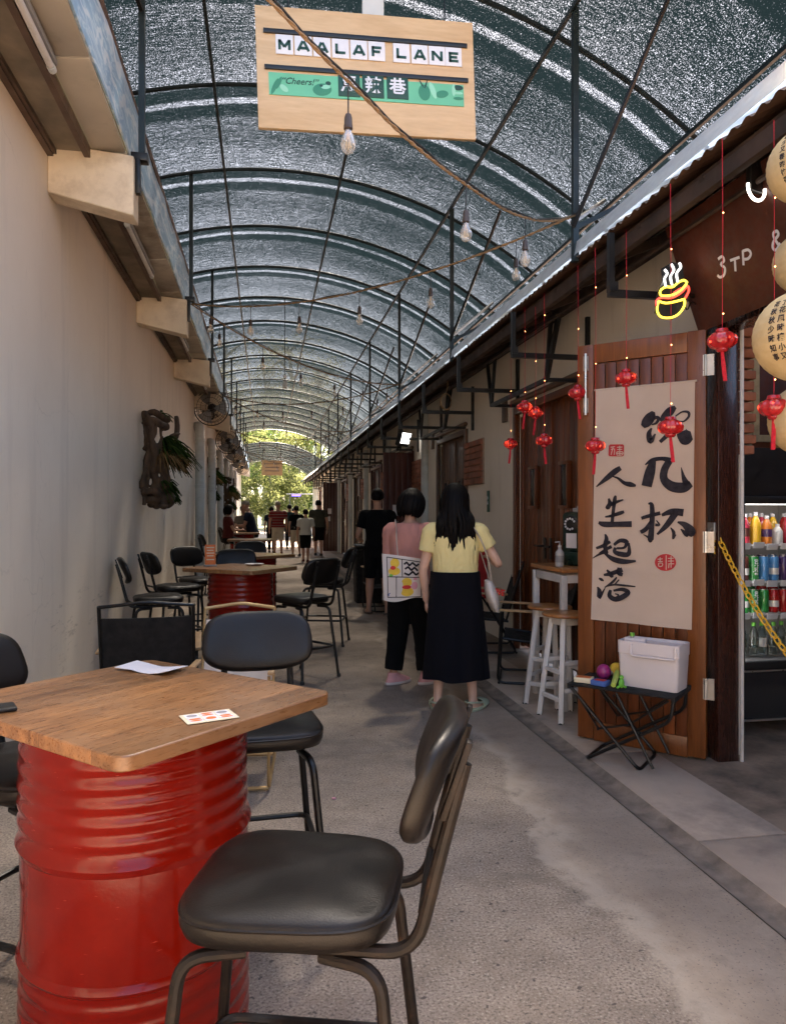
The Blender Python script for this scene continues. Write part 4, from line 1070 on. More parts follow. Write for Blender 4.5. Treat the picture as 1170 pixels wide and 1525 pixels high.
t = thing('toy_figure', 'bright green toy frog at the front of the folding table', 'toy', ft(.0, -.13)); obj('body', MB().ell((0, 0, .03), (.016, .013, .028), 12, 8).tube([(0, 0, .02), (-.03, -.005, .005)], .007, 6).tube([(0, 0, .02), (.025, -.005, .006)], .007, 6).ell((0, 0, .062), (.014, .012, .012), 10, 8), M['p_green'], t)
# ------------------------------------------------------------------ along the right wall
t = thing('fire_cabinet', 'red fire extinguisher cabinet on the wall behind the woman in yellow', 'cabinet', (XR - .08, 8.55, .40)); obj('case', MB().box((0, 0, .30), (.15, .34, .60), ch=.01), M['fire'], t); obj('window', MB().box((-.078, -.03, .42), (.006, .12, .12)), M['letterwhite'], t); obj('label_plate', MB().box((-.078, 0, .15), (.006, .2, .1)), M['letterwhite'], t)
t = thing('name_plate', 'narrow green plate with pale characters on the cream wall', 'sign', (XR - .012, 8.33, 1.42)); obj('plate', MB().box((0, 0, .125), (.012, .075, .25), ch=.002), M['plate_green'], t)
q = text_mb('小\n心', .055, .002, .001); q.xf(frame4((-.0075, 0, .135), (0, -1, 0), (0, 0, 1))); obj('lettering', q, M['letterwhite'], t)
t = thing('litter_bin', 'black litter bin beside the man in black', 'bin', (1.60, 11.6, 0)); obj('body', MB().rings([rr(.40, .40, 0, .04), rr(.46, .46, .80, .05), rr(.48, .48, .81, .05), rr(.48, .48, .85, .05), rr(.40, .40, .86, .05)]), M['blackfab'], t); obj('lid', MB().box((0, 0, .885), (.44, .44, .045), ch=.012), M['black'], t)
t = thing('white_notice', 'white notice board on the pillar behind the man in black', 'notice', (XR - .10, 13.0, 1.1)); obj('board', MB().box((0, 0, .28), (.02, .42, .55), ch=.004), M['letterwhite'], t); obj('text_lines', MB().box((-.012, 0, .44), (.004, .28, .03)).box((-.012, 0, .34), (.004, .3, .014)).box((-.012, 0, .28), (.004, .3, .014)).box((-.012, 0, .22), (.004, .24, .014)), M['p_grey'], t)
# ------------------------------------------------------------------ rope lights
def catenary(a, b, sag, n=24):
    a = Vector(a); b = Vector(b); return [a.lerp(b, i / n) - Vector((0, 0, sag * 4 * (i / n) * (1 - i / n))) for i in range(n + 1)]
ends = [(-.80, 1.68, 3.30), (1.96, 4.48, 3.33), (-.765, 7.98, 3.60), (1.96, 10.83, 3.32), (-.765, 14.24, 3.60), (1.96, 17.2, 3.32), (-.765, 20.5, 3.60), (1.96, 23.4, 3.32), (-.765, 26.8, 3.6), (1.96, 29.7, 3.32)]
ropelab = ['thick jute rope crossing in front of the wooden lane sign', 'rope from the nearest right post back to the second left beam', 'rope from the second left beam to the third right post', 'fourth zigzag rope under the canopy', 'fifth zigzag rope under the canopy', 'sixth zigzag rope under the canopy', 'seventh zigzag rope under the canopy', 'eighth zigzag rope, far under the canopy', 'farthest zigzag rope under the canopy']
bulb0 = None; RP = []
def vplane(u, v, a=ends[0], b=ends[1]):
    a = Vector(a); b = Vector(b); N = Vector((-(b - a).y, (b - a).x, 0)); O = Vector((0, 0, EYE)); d = ray(u, v); return O + d * ((a - O).dot(N) / d.dot(N))
ROPE0 = [ends[0]] + [vplane(*q) for q in ((395, -6), (465, 68), (541, 143), (612, 212), (690, 272), (760, 316), (815, 329))] + [ends[1]]
def make_bulb(p, label):
    global bulb0
    if bulb0: return dup(bulb0, p, 0, label, 'clear bulbs hanging from the ropes')
    t = thing('hanging_bulb', label, 'light bulb', p, 0, 'clear bulbs hanging from the ropes')
    obj('cord', MB().tube([(0, 0, .012), (0, 0, -.13)], .0028, 6), M['cable'], t)
    obj('socket', MB().lathe([(.004, -.122), (.011, -.126), (.015, -.14), (.016, -.165), (.0175, -.168), (.0175, -.182), (.013, -.186)], 16), M['brass'], t)
    g = obj('glass', MB().lathe([(.012, -.184), (.014, -.192), (.020, -.206), (.027, -.224), (.0295, -.240), (.027, -.257), (.019, -.270), (.008, -.2765), (.001, -.277)], 20), M['glass'], t, sharp=180)
    m = MB()
    for k in range(5):
        a = R(72 * k); m.tube([(.004 * math.cos(a), .004 * math.sin(a), -.19), (.010 * math.cos(a), .010 * math.sin(a), -.255)], .0012, 4)
    m.tube([(0, 0, -.185), (0, 0, -.22)], .004, 6); obj('filament', m, M['filament'], g)
    bulb0 = t; return t
nums = ['first', 'second', 'third', 'fourth', 'fifth', 'sixth', 'seventh']
where = ['on the rope before the lane sign', 'on the rope to the second left beam', 'on the rope beyond the second left beam', 'on the fourth rope down the lane', 'on the fifth rope down the lane', 'on the sixth rope down the lane', 'on the seventh rope down the lane', 'on the eighth rope down the lane', 'on the farthest rope down the lane']
for i in range(len(ends) - 1):
    a, b = ends[i], ends[i + 1]; sag = .30 if i == 0 else .22
    P = catenary(a, b, sag, 30)
    if i == 0:   # the nearest rope hangs unevenly, lowest close to the right post
        key = smooth([Vector(q) for q in ROPE0], 6); acc = [0]
        for q in range(1, len(key)): acc.append(acc[-1] + (key[q] - key[q - 1]).length)
        P = []
        for q in range(31):
            x = acc[-1] * q / 30; j = max(1, next((w for w in range(1, len(acc)) if acc[w] >= x - 1e-6), len(acc) - 1))
            P.append(key[j - 1].lerp(key[j], (x - acc[j - 1]) / max(1e-9, acc[j] - acc[j - 1])))
    RP.append(P)
    t = thing('light_rope', ropelab[i], 'rope', tuple((Vector(a) + Vector(b)) / 2 - Vector((0, 0, sag))), 0, 'rope lights zigzagging under the canopy')
    # two twisted strands and the electric cable
    for s in (0, 1):
        Q = []
        for q in range(len(P) * 6 - 5):
            k = q / 6; j = min(int(k), len(P) - 2); p = P[j].lerp(P[j + 1], k - j); an = q * 1.1 + s * PI
            Q.append(p + Vector((.0038 * math.cos(an), 0, .0038 * math.sin(an))))
        obj('strand', MB().tube(Q, .0050, 5), M['rope'], t, True)
    obj('cable', MB().tube([p + Vector((.010, .008, .012 + .006 * math.sin(k * 1.7))) for k, p in enumerate(P)], .005, 5), M['cable'], t, True)
    fr = [.40, .63, .80] if i == 0 else [.10, .27, .44, .61, .77, .92]
    for j, s in enumerate(fr):
        k = s * 30; q = int(k); p = P[q].lerp(P[q + 1], k - q)
        make_bulb(tuple(p), f'{nums[j]} clear bulb from the ' + ('left ' if i == 0 else ('right ' if i % 2 else 'left ')) + where[i])

# ------------------------------------------------------------------ lane sign
SY = 4.05
tl = onY(382, 8, SY); tr = onY(705, 35, SY); bl = onY(382, 188, SY); br = onY(705, 210, SY)
so = (tl + br) / 2; sxv = (tr - tl).normalized(); sw = ((tr - tl).length + (br - bl).length) / 2; shh = ((tl - bl).length + (tr - br).length) / 2
sz_ = so.z - shh / 2
srz = math.atan2(sxv.y, sxv.x)
roll = math.asin(sxv.z)
t = thing('lane_sign', 'pale wooden hanging sign with letter tiles MAALAF LANE and green picture strip', 'sign', (so.x, so.y, sz_), srz)
RL = Matrix.Rotation(-roll, 4, 'Y')
def SF(x, y, z=0): return Matrix.Translation((0, 0, shh / 2)) @ RL @ frame4((x, -.0145 - z, y), (1, 0, 0), (0, 0, 1))
def sb(m): return m.xf(Matrix.Translation((0, 0, shh / 2)) @ RL)
obj('board', sb(MB().box((0, 0, 0), (sw, .028, shh), ch=.002)), M['signboard'], t)
K = sw / 323.0
def px(u, v): # photo pixel on the board -> board coordinates (undo the photo's slope)
    return ((u - 543.5) * K, -(v - (110.0 + (u - 543.5) * .083)) * K)
rk = lambda u0, v0, u1, v1: (px((u0 + u1) / 2, (v0 + v1) / 2), (u1 - u0) * K)
for (u0, v0, u1, v1) in ((393, 48, 695, 74), (393, 100, 695, 126)):
    (cx, cy), L = rk(u0, v0, u1, v1)
    obj('rail', sb(MB().box((cx, -.0195, cy + 2.2 * K), (L, .011, 6.5 * K), ch=.002)), M['black'], t)
# wide block capitals, one stroke list per letter (unit box)
BLOCK = {'M': [[(-.85, -1), (-.85, 1)], [(.85, -1), (.85, 1)], [(-.85, .9), (0, -.45)], [(.85, .9), (0, -.45)]], 'A': [[(-.95, -1), (-.08, 1)], [(.95, -1), (.08, 1)], [(-.6, -.42), (.6, -.42)]], 'L': [[(-.7, 1), (-.7, -1)], [(-.92, -.78), (.85, -.78)]], 'F': [[(-.7, 1), (-.7, -1)], [(-.92, .78), (.85, .78)], [(-.7, -.05), (.6, -.05)]], 'N': [[(-.8, -1), (-.8, 1)], [(.8, -1), (.8, 1)], [(-.75, .85), (.75, -.85)]], 'E': [[(-.7, 1), (-.7, -1)], [(-.92, .78), (.85, .78)], [(-.7, 0), (.65, 0)], [(-.92, -.78), (.85, -.78)]]}
word = 'MAALAF LANE'; us = [422.5, 449.5, 476.5, 503.5, 530.5, 557, None, 594, 621.5, 648, 673.5]
for chx, u in zip(word, us):
    if u is None: continue
    v = 67 + (u - 422) * .082
    cx, cy = px(u, v)
    o = obj('letter_tile', sb(MB().box((cx, -.0185, cy), (25 * K, .006, 28 * K), ch=.0015)), M['letterwhite'], t)
    q = MB()
    for L in BLOCK[chx]: q.stroke([(x * 8.2 * K, y * 7.2 * K, 3.9 * K) for x, y in L], SF(cx, cy - .8 * K, .0075), .0016, 1)
    obj('letter', q, M['letterdark'], o)
(cx, cy), L = rk(399, 123, 687, 145)
strip_o = obj('picture_strip', sb(MB().box((cx, -.017, cy), (289 * K, .005, 32 * K))), M['greenpanel'], t)
for chx, u in zip('馬辣巷', (514.5, 550, 586.5)):
    v = 127.5 + (u - 514.5) * .07
    cx, cy = px(u, v)
    o = obj('character_tile', sb(MB().box((cx, -.0195, cy), (32 * K, .008, 33 * K), ch=.0012)), M['letterdark'], t)
    q = text_mb(chx, 25 * K, .0016, .55 * K); q.xf(SF(cx, cy, .0105)); obj('character', q, M['letterwhite'], o)
q = text_mb('“Cheers!”', 13 * K, .0012, .12 * K, shear=.35); cx, cy = px(442, 121); q.xf(SF(cx, cy, .006)); obj('script', q, M['letterdark'], strip_o)
def sblob(mt, pts):
    for u, v, a, b, an in pts:
        cx, cy = px(u, v)
        mm = MB().ell((0, 0, 0), (a * K, b * K, .0012), 16, 4, Matrix.Rotation(R(an), 3, 'Z')); mm.xf(SF(cx, cy, .006))
        obj('food_drawing', mm, mt, strip_o)
sblob(M['greenmid'], [(407, 127, 3, 13, -25), (413, 122, 2.5, 10, -25), (475, 133, 14, 9, 8), (627, 140, 9, 12, 5), (654, 143, 10, 5.5, 12), (679, 150, 8, 2.5, 0)])
sblob(M['greenpale'], [(420, 130, 7, 4, -40), (477, 131, 11, 6, 8), (640, 137, 4, 13, 20), (672, 137, 3, 9, 0), (679, 142, 7, 2, 0)])
sblob(M['letterdark'], [(474, 128, 4, 3, 0), (484, 124, 4, 3, 0), (624, 129, 1.2, 9, 30), (629, 130, 1.2, 9, -20), (679, 134, 8, 4, 0)])
for sx in (-.36, .36):
    obj('hanger', MB().tube([(sx * sw, 0, shh * .98), (sx * sw, .02, arch_z(so.x) - sz_)], .004, 6), M['black'], t)
obj('hanger_plate', MB().box((-.0 + .03, .01, shh + .12), (32 * K, .012, .26)), M['pipe'], t)
# far hanging board under the second canopy
t = thing('hanging_board', 'small brown board hanging under the far canopy', 'sign', (.35, 42.0, 4.0)); 
p0 = onY(405, 696, 42.0); t.location = (p0.x, 42.0, p0.z - .45); INV[t.name] = Matrix.Translation(-Vector(t.location))
obj('board', MB().box((0, 0, .42), (1.15, .05, .84), ch=.01), M['farsign'], t)
for i in range(3): obj('board_line', MB().box((0, -.028, .25 + .2 * i), (.8, .006, .05)), M['batten'], t)
for s in (-1, 1): obj('hanger', MB().tube([(s * .5, 0, .84), (s * .5, 0, 1.6)], .015, 6), M['black'], t)
t = thing('hanging_lamp', 'small white box lamp hanging from the canopy over the lane', 'lamp', tuple(onY(424, 578, 12.6))); obj('case', MB().box((0, 0, .06), (.07, .07, .13), ch=.01), M['pipe'], t); obj('cap', MB().box((0, 0, .19), (.05, .05, .06), ch=.01), M['letterwhite'], t); obj('cord', MB().tube([(0, 0, .12), (0, 0, arch_z(t.location.x) - t.location.z)], .006, 6), M['cable'], t)

# ------------------------------------------------------------------ wall fans on the left
def make_fan(p, label):
    t = thing('wall_fan', label, 'fan', p, R(-14), 'black wall fans under the left beams')
    rad = .33; m = MB()
    for s in (-1, 1):
        for rr_, yy in ((rad, 0), (rad * .82, .045), (rad * .55, .085), (rad * .25, .10)):
            if s == -1 and yy == 0: continue
            m.tube([(rr_ * math.cos(2 * PI * j / 40), s * yy, rr_ * math.sin(2 * PI * j / 40)) for j in range(40)], .0045 if yy else .010, 5, closed=True)
        for k in range(28):
            a = 2 * PI * k / 28; ca, sa = math.cos(a), math.sin(a)
            m.tube([(rad * ca, 0, rad * sa), (rad * .82 * ca, s * .045, rad * .82 * sa), (rad * .55 * ca, s * .085, rad * .55 * sa), (rad * .15 * ca, s * .105, rad * .15 * sa)], .0022, 4, cap=False)
    obj('cage', m, M['black'], t)
    for k in range(3):
        P = []
        for i in range(6):
            r_ = .05 + .24 * i / 5; a0 = R(120 * k); row = []
            for j in range(5):
                a = a0 + R(-32 + 16 * j) * (.6 + .4 * i / 5); row.append((r_ * math.cos(a), -.02 + .035 * (j - 2) / 2, r_ * math.sin(a)))
            P.append(row)
        obj('blade', MB().slab(P, .004), M['grey'], t)
    obj('motor', MB().lathe([(.02, -.03), (.07, -.02), (.085, .05), (.08, .15), (.05, .19), (.02, .195)], 20, rot=Matrix.Rotation(R(-90), 3, 'X')), M['black'], t)
    obj('hub', MB().lathe([(.01, -.05), (.045, -.045), (.05, -.02), (.01, -.02)], 16, rot=Matrix.Rotation(R(-90), 3, 'X')), M['black'], t)
    m = MB(); m.tube(fillet([(0, .12, -.07), (0, .13, -.20), (-.20, .12, -.20), (-.20, .12, .18), (-.30, .10, .20)], .06), .016, 8); obj('bracket_arm', m, M['black'], t)
    return t
f0 = make_fan((-.985, 14.1, 3.36), 'nearest and largest black wall fan on the left')
for y, l in ((19.8, 'second wall fan down the left side'), (23.2, 'third wall fan down the left side'), (27.2, 'fourth wall fan down the left side'), (31.0, 'farthest wall fan on the left')): dup(f0, (-.96, y, 3.28), R(-14), l, 'black wall fans under the left beams')

# ------------------------------------------------------------------ driftwood with ferns on the left wall
def make_drift(p, hgt, seed, label, small=False):
    rnd = random.Random(seed)
    t = thing('driftwood_planter', label, 'wall plant', p, 0, 'driftwood planters on the left wall')
    m = MB(); H_ = hgt
    w_ = .16
    for k in range(9 if not small else 5):
        y0 = rnd.uniform(-w_, w_); x0 = (.05 + .26 * (k % 5) / 4) if not small else .05 + .14 * k / 4; pts = []
        z0, z1 = (rnd.uniform(.02, .22), rnd.uniform(.66, .98)) if k > 1 else (.02, 1.0)
        rad = [rnd.uniform(.020, .046) for q in range(9)]
        for i in range(9):
            s = i / 8; pts.append((max(.03, x0 + .04 * math.sin(4 * s + k) + rnd.uniform(-.018, .018) - (.10 * (s - .6) if s > .6 else 0) * (k % 2)), y0 + .07 * math.sin(2.3 * s + k * 1.3) + rnd.uniform(-.02, .02), H_ * (z0 + (z1 - z0) * s)))
        m.tube(smooth(pts, 3), [rad[min(i // 3, 8)] * (1 - .35 * i / 24) for i in range(25)], 8)
    sp_ = .34 if not small else .18
    for (z, y) in ((.05, 0), (.09, .08), (.13, -.08), (.86, -.05), (.95, .05), (.60, .0)):
        m.tube(smooth([(.03, y, H_ * z), (sp_ * .4, y - .05, H_ * (z + .04)), (sp_ * .75, y + .06, H_ * (z - .03)), (sp_ * (1.0 if z < .5 else .8), y + .02, H_ * (z + .01))], 4), [.022 + .020 * math.sin(PI * min(1, i / 12)) for i in range(13)], 8)
    for k in range(8): m.ell((rnd.uniform(.06, sp_), rnd.uniform(-.12, .14), H_ * rnd.uniform(0, .17)), (.05, .05, .04), 10, 6)
    fuse('driftwood', m, M['drift'], t, .011, 2)
    def frond(mb, base, d, L, wd, lob=5):
        base = Vector(base); d = Vector(d).normalized(); side = d.cross(Vector((0, 0, 1))).normalized()
        for l in range(lob):
            a = (l - (lob - 1) / 2) * .32
            dd = (d + side * math.tan(a) * .6).normalized(); P = []
            for i in range(7):
                s = i / 6; c = base + dd * L * s * (1 - .08 * abs(l - lob / 2)) - Vector((0, 0, .75 * L * s * s))
                ww = wd * (.5 + 1.0 * math.sin(PI * min(1, s * .9 + .05))) * (1 - .6 * s)
                P.append([c - side * ww, c + Vector((0, 0, .006)), c + side * ww])
            mb.slab(P, .002)
    sx_ = 1.0 if not small else .6
    for (name, mt, items) in (('fern', M['fern'], [(.62, .10, .42), (.60, .04, .35), (.66, .13, .36), (.56, .15, .34), (.70, .08, .26), (.52, .0, .3)]), ('fern', M['fern'], [(.22, .05, .24), (.16, .10, .22), (.28, .0, .2)]), ('dry_frond', M['dryleaf'], [(.55, .02, .34), (.50, .06, .36)])):
        mm = MB()
        for (z, y, L) in items:
            for q in range(7): frond(mm, (.20 * sx_, y, H_ * z), (rnd.uniform(.35, 1.0), rnd.uniform(-.6, .7), rnd.uniform(.1, .9)), L * rnd.uniform(.8, 1.2) * (.5 + .5 * sx_), .014, 6)
        obj(name, mm, mt, t, sharp=60)
    mm = MB()
    for q in range(16): frond(mm, (.20 * sx_, .05, H_ * .97), (rnd.uniform(-.5, .9), rnd.uniform(-.9, .9), rnd.uniform(.3, 1)), .17, .006, 1)
    obj('fern', mm, M['fern'], t, sharp=60)
    obj('pod', MB().ell((.33 * sx_, .10, H_ * .76), (.07, .05, .025), 12, 8, Matrix.Rotation(R(-20), 3, 'Y')), M['drift'], t)
    return t
d0 = make_drift((XL, 8.15, 1.47), 1.02, 4, 'nearest driftwood planter with hanging ferns on the left wall')
d1 = make_drift((XL, 17.35, 1.58), 1.10, 11, 'second driftwood planter on the left wall, slim with ferns low down', True)
dup(d0, (XL, 22.8, 1.45), 0, 'third driftwood planter down the left wall'); dup(d1, (XL, 27.6, 1.4), 0, 'farthest driftwood planter on the left wall')

# ------------------------------------------------------------------ red lanterns on fairy light wires
lan0 = None
def make_lantern(u, v, wpx, label, X=None, wires=True):
    """hung at the depth where a 0.113 m lantern is seen at this size under the eave"""
    global lan0
    t_ = .113 * F_PX / wpx
    p = onT(u, v, t_)
    if lan0 is None:
        t = thing('red_lantern', label, 'lantern', tuple(p), 0, 'small red lanterns under the shop eave')
        m = MB(); rings = []
        for i in range(15):
            a = -PI / 2 + PI * i / 14; rr_ = max(.012, .0565 * math.cos(a) ** .75); z = .036 * math.sin(a)
            rings.append([Vector((rr_ * (1 + .045 * math.cos(10 * th_)) * math.cos(th_), rr_ * (1 + .045 * math.cos(10 * th_)) * math.sin(th_), z)) for th_ in [2 * PI * j / 60 for j in range(60)]])
        m.rings(rings); b_ = obj('shell', m, M['lred'], t, sharp=60)
        obj('cap', MB().lathe([(.006, .030), (.025, .031), (.027, .036), (.024, .047), (.020, .048), (.006, .048)], 18), M['lred'], t)
        obj('base', MB().lathe([(.006, -.048), (.016, -.048), (.024, -.040), (.024, -.034), (.006, -.03)], 18), M['lred'], t)
        m = MB()
        for k in range(9):
            a = 2 * PI * k / 9; m.tube(smooth([(.004 * math.cos(a), .004 * math.sin(a), -.046), (.006 * math.cos(a) + .006, .006 * math.sin(a), -.10), (.006 * math.cos(a) + .014, .006 * math.sin(a), -.165)], 3), .0024, 5)
        obj('tassel', m, M['ltassel'], t)
        m = MB()
        for k in range(4): m.ell((.045 * math.cos(1.3 + k * 1.7), .045 * math.sin(1.3 + k * 1.7), -.012 + .008 * k), .0042, 8, 6)
        obj('fairy_light', m, M['fairy'], t)
        lan0 = t
    else:
        t = dup(lan0, tuple(p), random.uniform(0, 6), label, 'small red lanterns under the shop eave')
    if wires:
        top = EZ - .10 + max(0, p.x - EX) * .5
        w_ = thing('fairy_wire', 'lit wire of the ' + ' '.join(label.split()[:12]), 'wire', (p.x, p.y, p.z + .05), 0, 'fairy light wires')
        obj('wire', MB().tube([(0, 0, 0), (.004, .002, (top - p.z) * .5), (0, 0, top - p.z - .05)], .0013, 4), M['ltassel'], w_)
        k = 0; z = .06
        while z < top - p.z - .1:
            obj('fairy_light', MB().ell((.003, -.003, z), .0028, 8, 6), M['fairy'], w_); z += .36 + .10 * math.sin(k * 2.1 + u); k += 1
    return t
for u, v, s, l in ((1075, 507, 41, 'red lantern at the door frame right of the banner door'), (932, 563, 31, 'red lantern hanging over the top edge of the banner'), (998, 636, 36, 'red lantern in front of the first big character on the banner'), (886, 664, 29, 'red lantern at the left edge of the banner beside the seal'), (860, 585, 27, 'red lantern by the steel bolt at the top of the open door'), (810, 656, 24, 'lowest red lantern before the planked double door'), (781, 606, 22.5, 'red lantern in the close pair, the left one'), (797, 615, 22.5, 'red lantern in the close pair, the right one'), (760, 661, 20, 'farthest red lantern against the cream wall'), (1152, 607, 43, 'red lantern half hidden behind the paper lanterns')): make_lantern(u, v, s, l)

# ------------------------------------------------------------------ big paper lanterns at the right edge
def paper_lantern(p, rad, label, chars, rz, plain=False):
    t = thing('paper_lantern', label, 'lantern', p, rz, 'cream paper lanterns at the right edge')
    rings = []; n = 18
    for i in range(n * 4 + 1):
        a = -PI / 2 + PI * (.06 + .88 * i / (n * 4)); rr_ = rad * math.cos(a) * (1 - .010 * abs(math.cos(PI * i / 4)))
        rings.append([Vector((rr_ * math.cos(2 * PI * j / 48), rr_ * math.sin(2 * PI * j / 48), rad * .97 * math.sin(a))) for j in range(48)])
    obj('shade', MB().rings(rings, cap=False), M['paper'], t, sharp=60)
    m = MB(); 
    for z in (-.955, .955): m.tube([(rad * .19 * math.cos(2 * PI * j / 20), rad * .19 * math.sin(2 * PI * j / 20), rad * z) for j in range(20)], .004, 6, closed=True)
    obj('ring', m, M['black'], t)
    obj('cord', MB().tube([(0, 0, rad * .95), (0, 0, EZ + .02 - p[2])], .002, 5), M['cable'], t)
    def wrap(mb):
        mb.v = [Vector(((rad + .0025 + q.z) * math.cos(q.x / rad) * math.cos(q.y / rad), (rad + .0025 + q.z) * math.sin(q.x / rad) * math.cos(q.y / rad), .97 * (rad + .0025 + q.z) * math.sin(q.y / rad))) for q in mb.v]; return mb
    for txt, size, x, y, b in chars:
        q = text_mb(txt, size, .0008, b, sx=.9); q.xf(Matrix.Translation((x, y, 0))); obj('brush_lettering', wrap(q), M['ink'], t)
    return t
p = onT(1196, 500, 2.36)
cam_ang = lambda p: math.atan2(-p.y, -p.x)
def cols(seed, r, big):
    rnd = random.Random(seed); out = []; pool = '春花秋月何時了往事知多少小樓昨夜又東風'
    for c, x in enumerate((-.62, -.42, .30, .52, .72)):
        for k in range(7): out.append((pool[rnd.randrange(len(pool))], r * .17, r * x, r * (.62 - .2 * k), .0004))
    for k, ch in enumerate(big): out.append((ch, r * .36, r * -.12 + r * .04 * k, r * (.32 - .36 * k), .0012))
    return out
paper_lantern(tuple(p), .150, 'largest cream paper lantern with black brush writing, at the right edge', cols(2, .15, '春風'), cam_ang(p))
p = onT(1203, 246, 2.62); paper_lantern(tuple(p), .135, 'upper cream paper lantern with brush writing, under the eave', cols(5, .135, '花月'), cam_ang(p))
p = onT(1205, 625, 2.9); paper_lantern(tuple(p), .15, 'lower plain paper lantern below the largest one', cols(8, .15, '')[:0], cam_ang(p))
p = onT(1203, 390, 2.95); paper_lantern(tuple(p), .13, 'paper lantern between the upper and the largest, mostly out of view', [], cam_ang(p))

# ------------------------------------------------------------------ neon hot dog sign
t = thing('neon_sign', 'neon sign of a steaming hot dog in yellow red and white', 'neon sign', tuple(onX(1000, 474, 2.20)), R(0))
npx = onX(1000, 435, 2.20); NDEP = (npx - Vector((0, 0, EYE))).dot(Vector((S_, C_, 0))); kk = NDEP / F_PX
nx = Vector((C_, -S_, 0)).normalized(); NF = frame4(npx, nx, (0, 0, 1))
def npt(pts): return [NF @ Vector(((u - 1000) * kk, -(v - 435) * kk, .012)) for u, v in pts]
m = MB(); hull = [(974, 466), (976, 440), (985, 420), (984, 400), (1000, 391), (1015, 395), (1018, 416), (1026, 425), (1024, 446), (1012, 466), (1000, 476), (985, 475)]
m.prism([((u - 1000) * kk, -(v - 435) * kk) for u, v in hull], NF, .006); obj('back_plate', m, M['pane'], t, True)
def neon(name, mt, *lines):
    m = MB()
    for L in lines: m.tube(smooth(npt(L), 4), 1.6 * kk, 8)
    obj(name, m, mt, t, True)
neon('steam_tube', M['neon_w'], [(990, 427), (988, 416), (992, 408), (988, 402)], [(999, 425), (997, 412), (1002, 403), (998, 394)], [(1008, 421), (1006, 408), (1012, 399), (1010, 392)])
neon('bun_tube', M['neon_y'], [(981, 437), (983, 432), (990, 428), (1000, 428), (1009, 421), (1017, 418), (1022, 422)], [(981, 437), (984, 441), (994, 441), (1004, 438), (1015, 430), (1021, 423)], [(979, 449), (977, 462), (982, 472), (995, 474), (1008, 469), (1017, 457), (1018, 448)], [(979, 449), (990, 452), (1003, 450), (1018, 446)])
neon('sausage_tube', M['neon_r'], [(977, 457), (976, 449), (983, 444), (998, 444), (1012, 437), (1022, 427), (1024, 434), (1019, 444)], [(1002, 437), (1013, 430)])
m = MB(); m.tube([NF @ Vector((.03, .01, -.01)), NF @ Vector((.10, .0, -.03)), (2.50, 3.93, 2.66)], .012, 6); m.tube(smooth([NF @ Vector((.05, .0, -.01)), NF @ Vector((.09, -.09, -.02)), NF @ Vector((.13, -.04, -.05)), (2.52, 3.95, 2.6)], 4), .004, 5); obj('mount', m, M['black'], t, True)

# ------------------------------------------------------------------ brown board above the shop front
q0 = onX(1066, 478, 2.44); q1 = onX(1170, 428, 2.44)
t = thing('hanging_board', 'dark reddish board with white painted letters 3TP & leaning above the shop front', 'sign', (2.3, 2.9, 2.45))
bo = Vector((2.47, 3.88, 2.455)); lean = Vector((-.28, -.02, .78)).normalized(); along = Vector((0, -1, 0))
BF = frame4(bo, along, lean)
m = MB(); m.prism([(0, 0), (2.3, 0), (2.3, .62), (0, .62)], BF, .02); obj('board', m, M['boardred'], t, True)
def bp(u, v):
    d = ray(u, v); N = BF.to_3x3().col[2]; O = Vector((0, 0, EYE)); s = (BF.translation - O).dot(N) / d.dot(N); q = BF.inverted() @ (O + d * s); return q
zf = .0205 if (Vector((0, 0, EYE)) - bo).dot(BF.to_3x3().col[2]) > 0 else -.002
def bstroke(px_, w=2.6):
    L = []
    for u, v in px_:
        q = bp(u, v); L.append((q.x, q.y, .014))
    return L
for L in ([(1074, 384), (1080, 380), (1083, 386), (1078, 392), (1084, 397), (1083, 407), (1077, 411), (1073, 408)], [(1092, 386), (1106, 381)], [(1099, 384), (1100, 402)], [(1112, 393), (1111, 371)], [(1111, 372), (1119, 370), (1123, 376), (1119, 383), (1112, 384)], [(1166, 365), (1158, 352), (1157, 345), (1162, 342), (1164, 348), (1157, 358), (1156, 367), (1161, 370), (1167, 360)]):
    m = MB(); m.stroke(bstroke(L), BF @ Matrix.Translation((0, 0, zf)), .001 if zf > 0 else -.001)
    obj('painted_letter', m, M['letterwhite'], t, True)
p = onX(1126, 280, 2.22); t = thing('ring_lamp', 'glowing white ring lamp hanging at the eave above the brown board', 'lamp', tuple(p), R(20))
obj('ring', MB().tube([(.062 * math.cos(R(170 + 200 * j / 20)), 0, .055 * math.sin(R(170 + 200 * j / 20))) for j in range(21)], .007, 8), M['ringlamp'], t)
obj('holder', MB().box((0, .01, .06), (.09, .03, .15), ch=.006).tube([(0, 0, .1), (0, 0, .30)], .01, 6), M['black'], t)

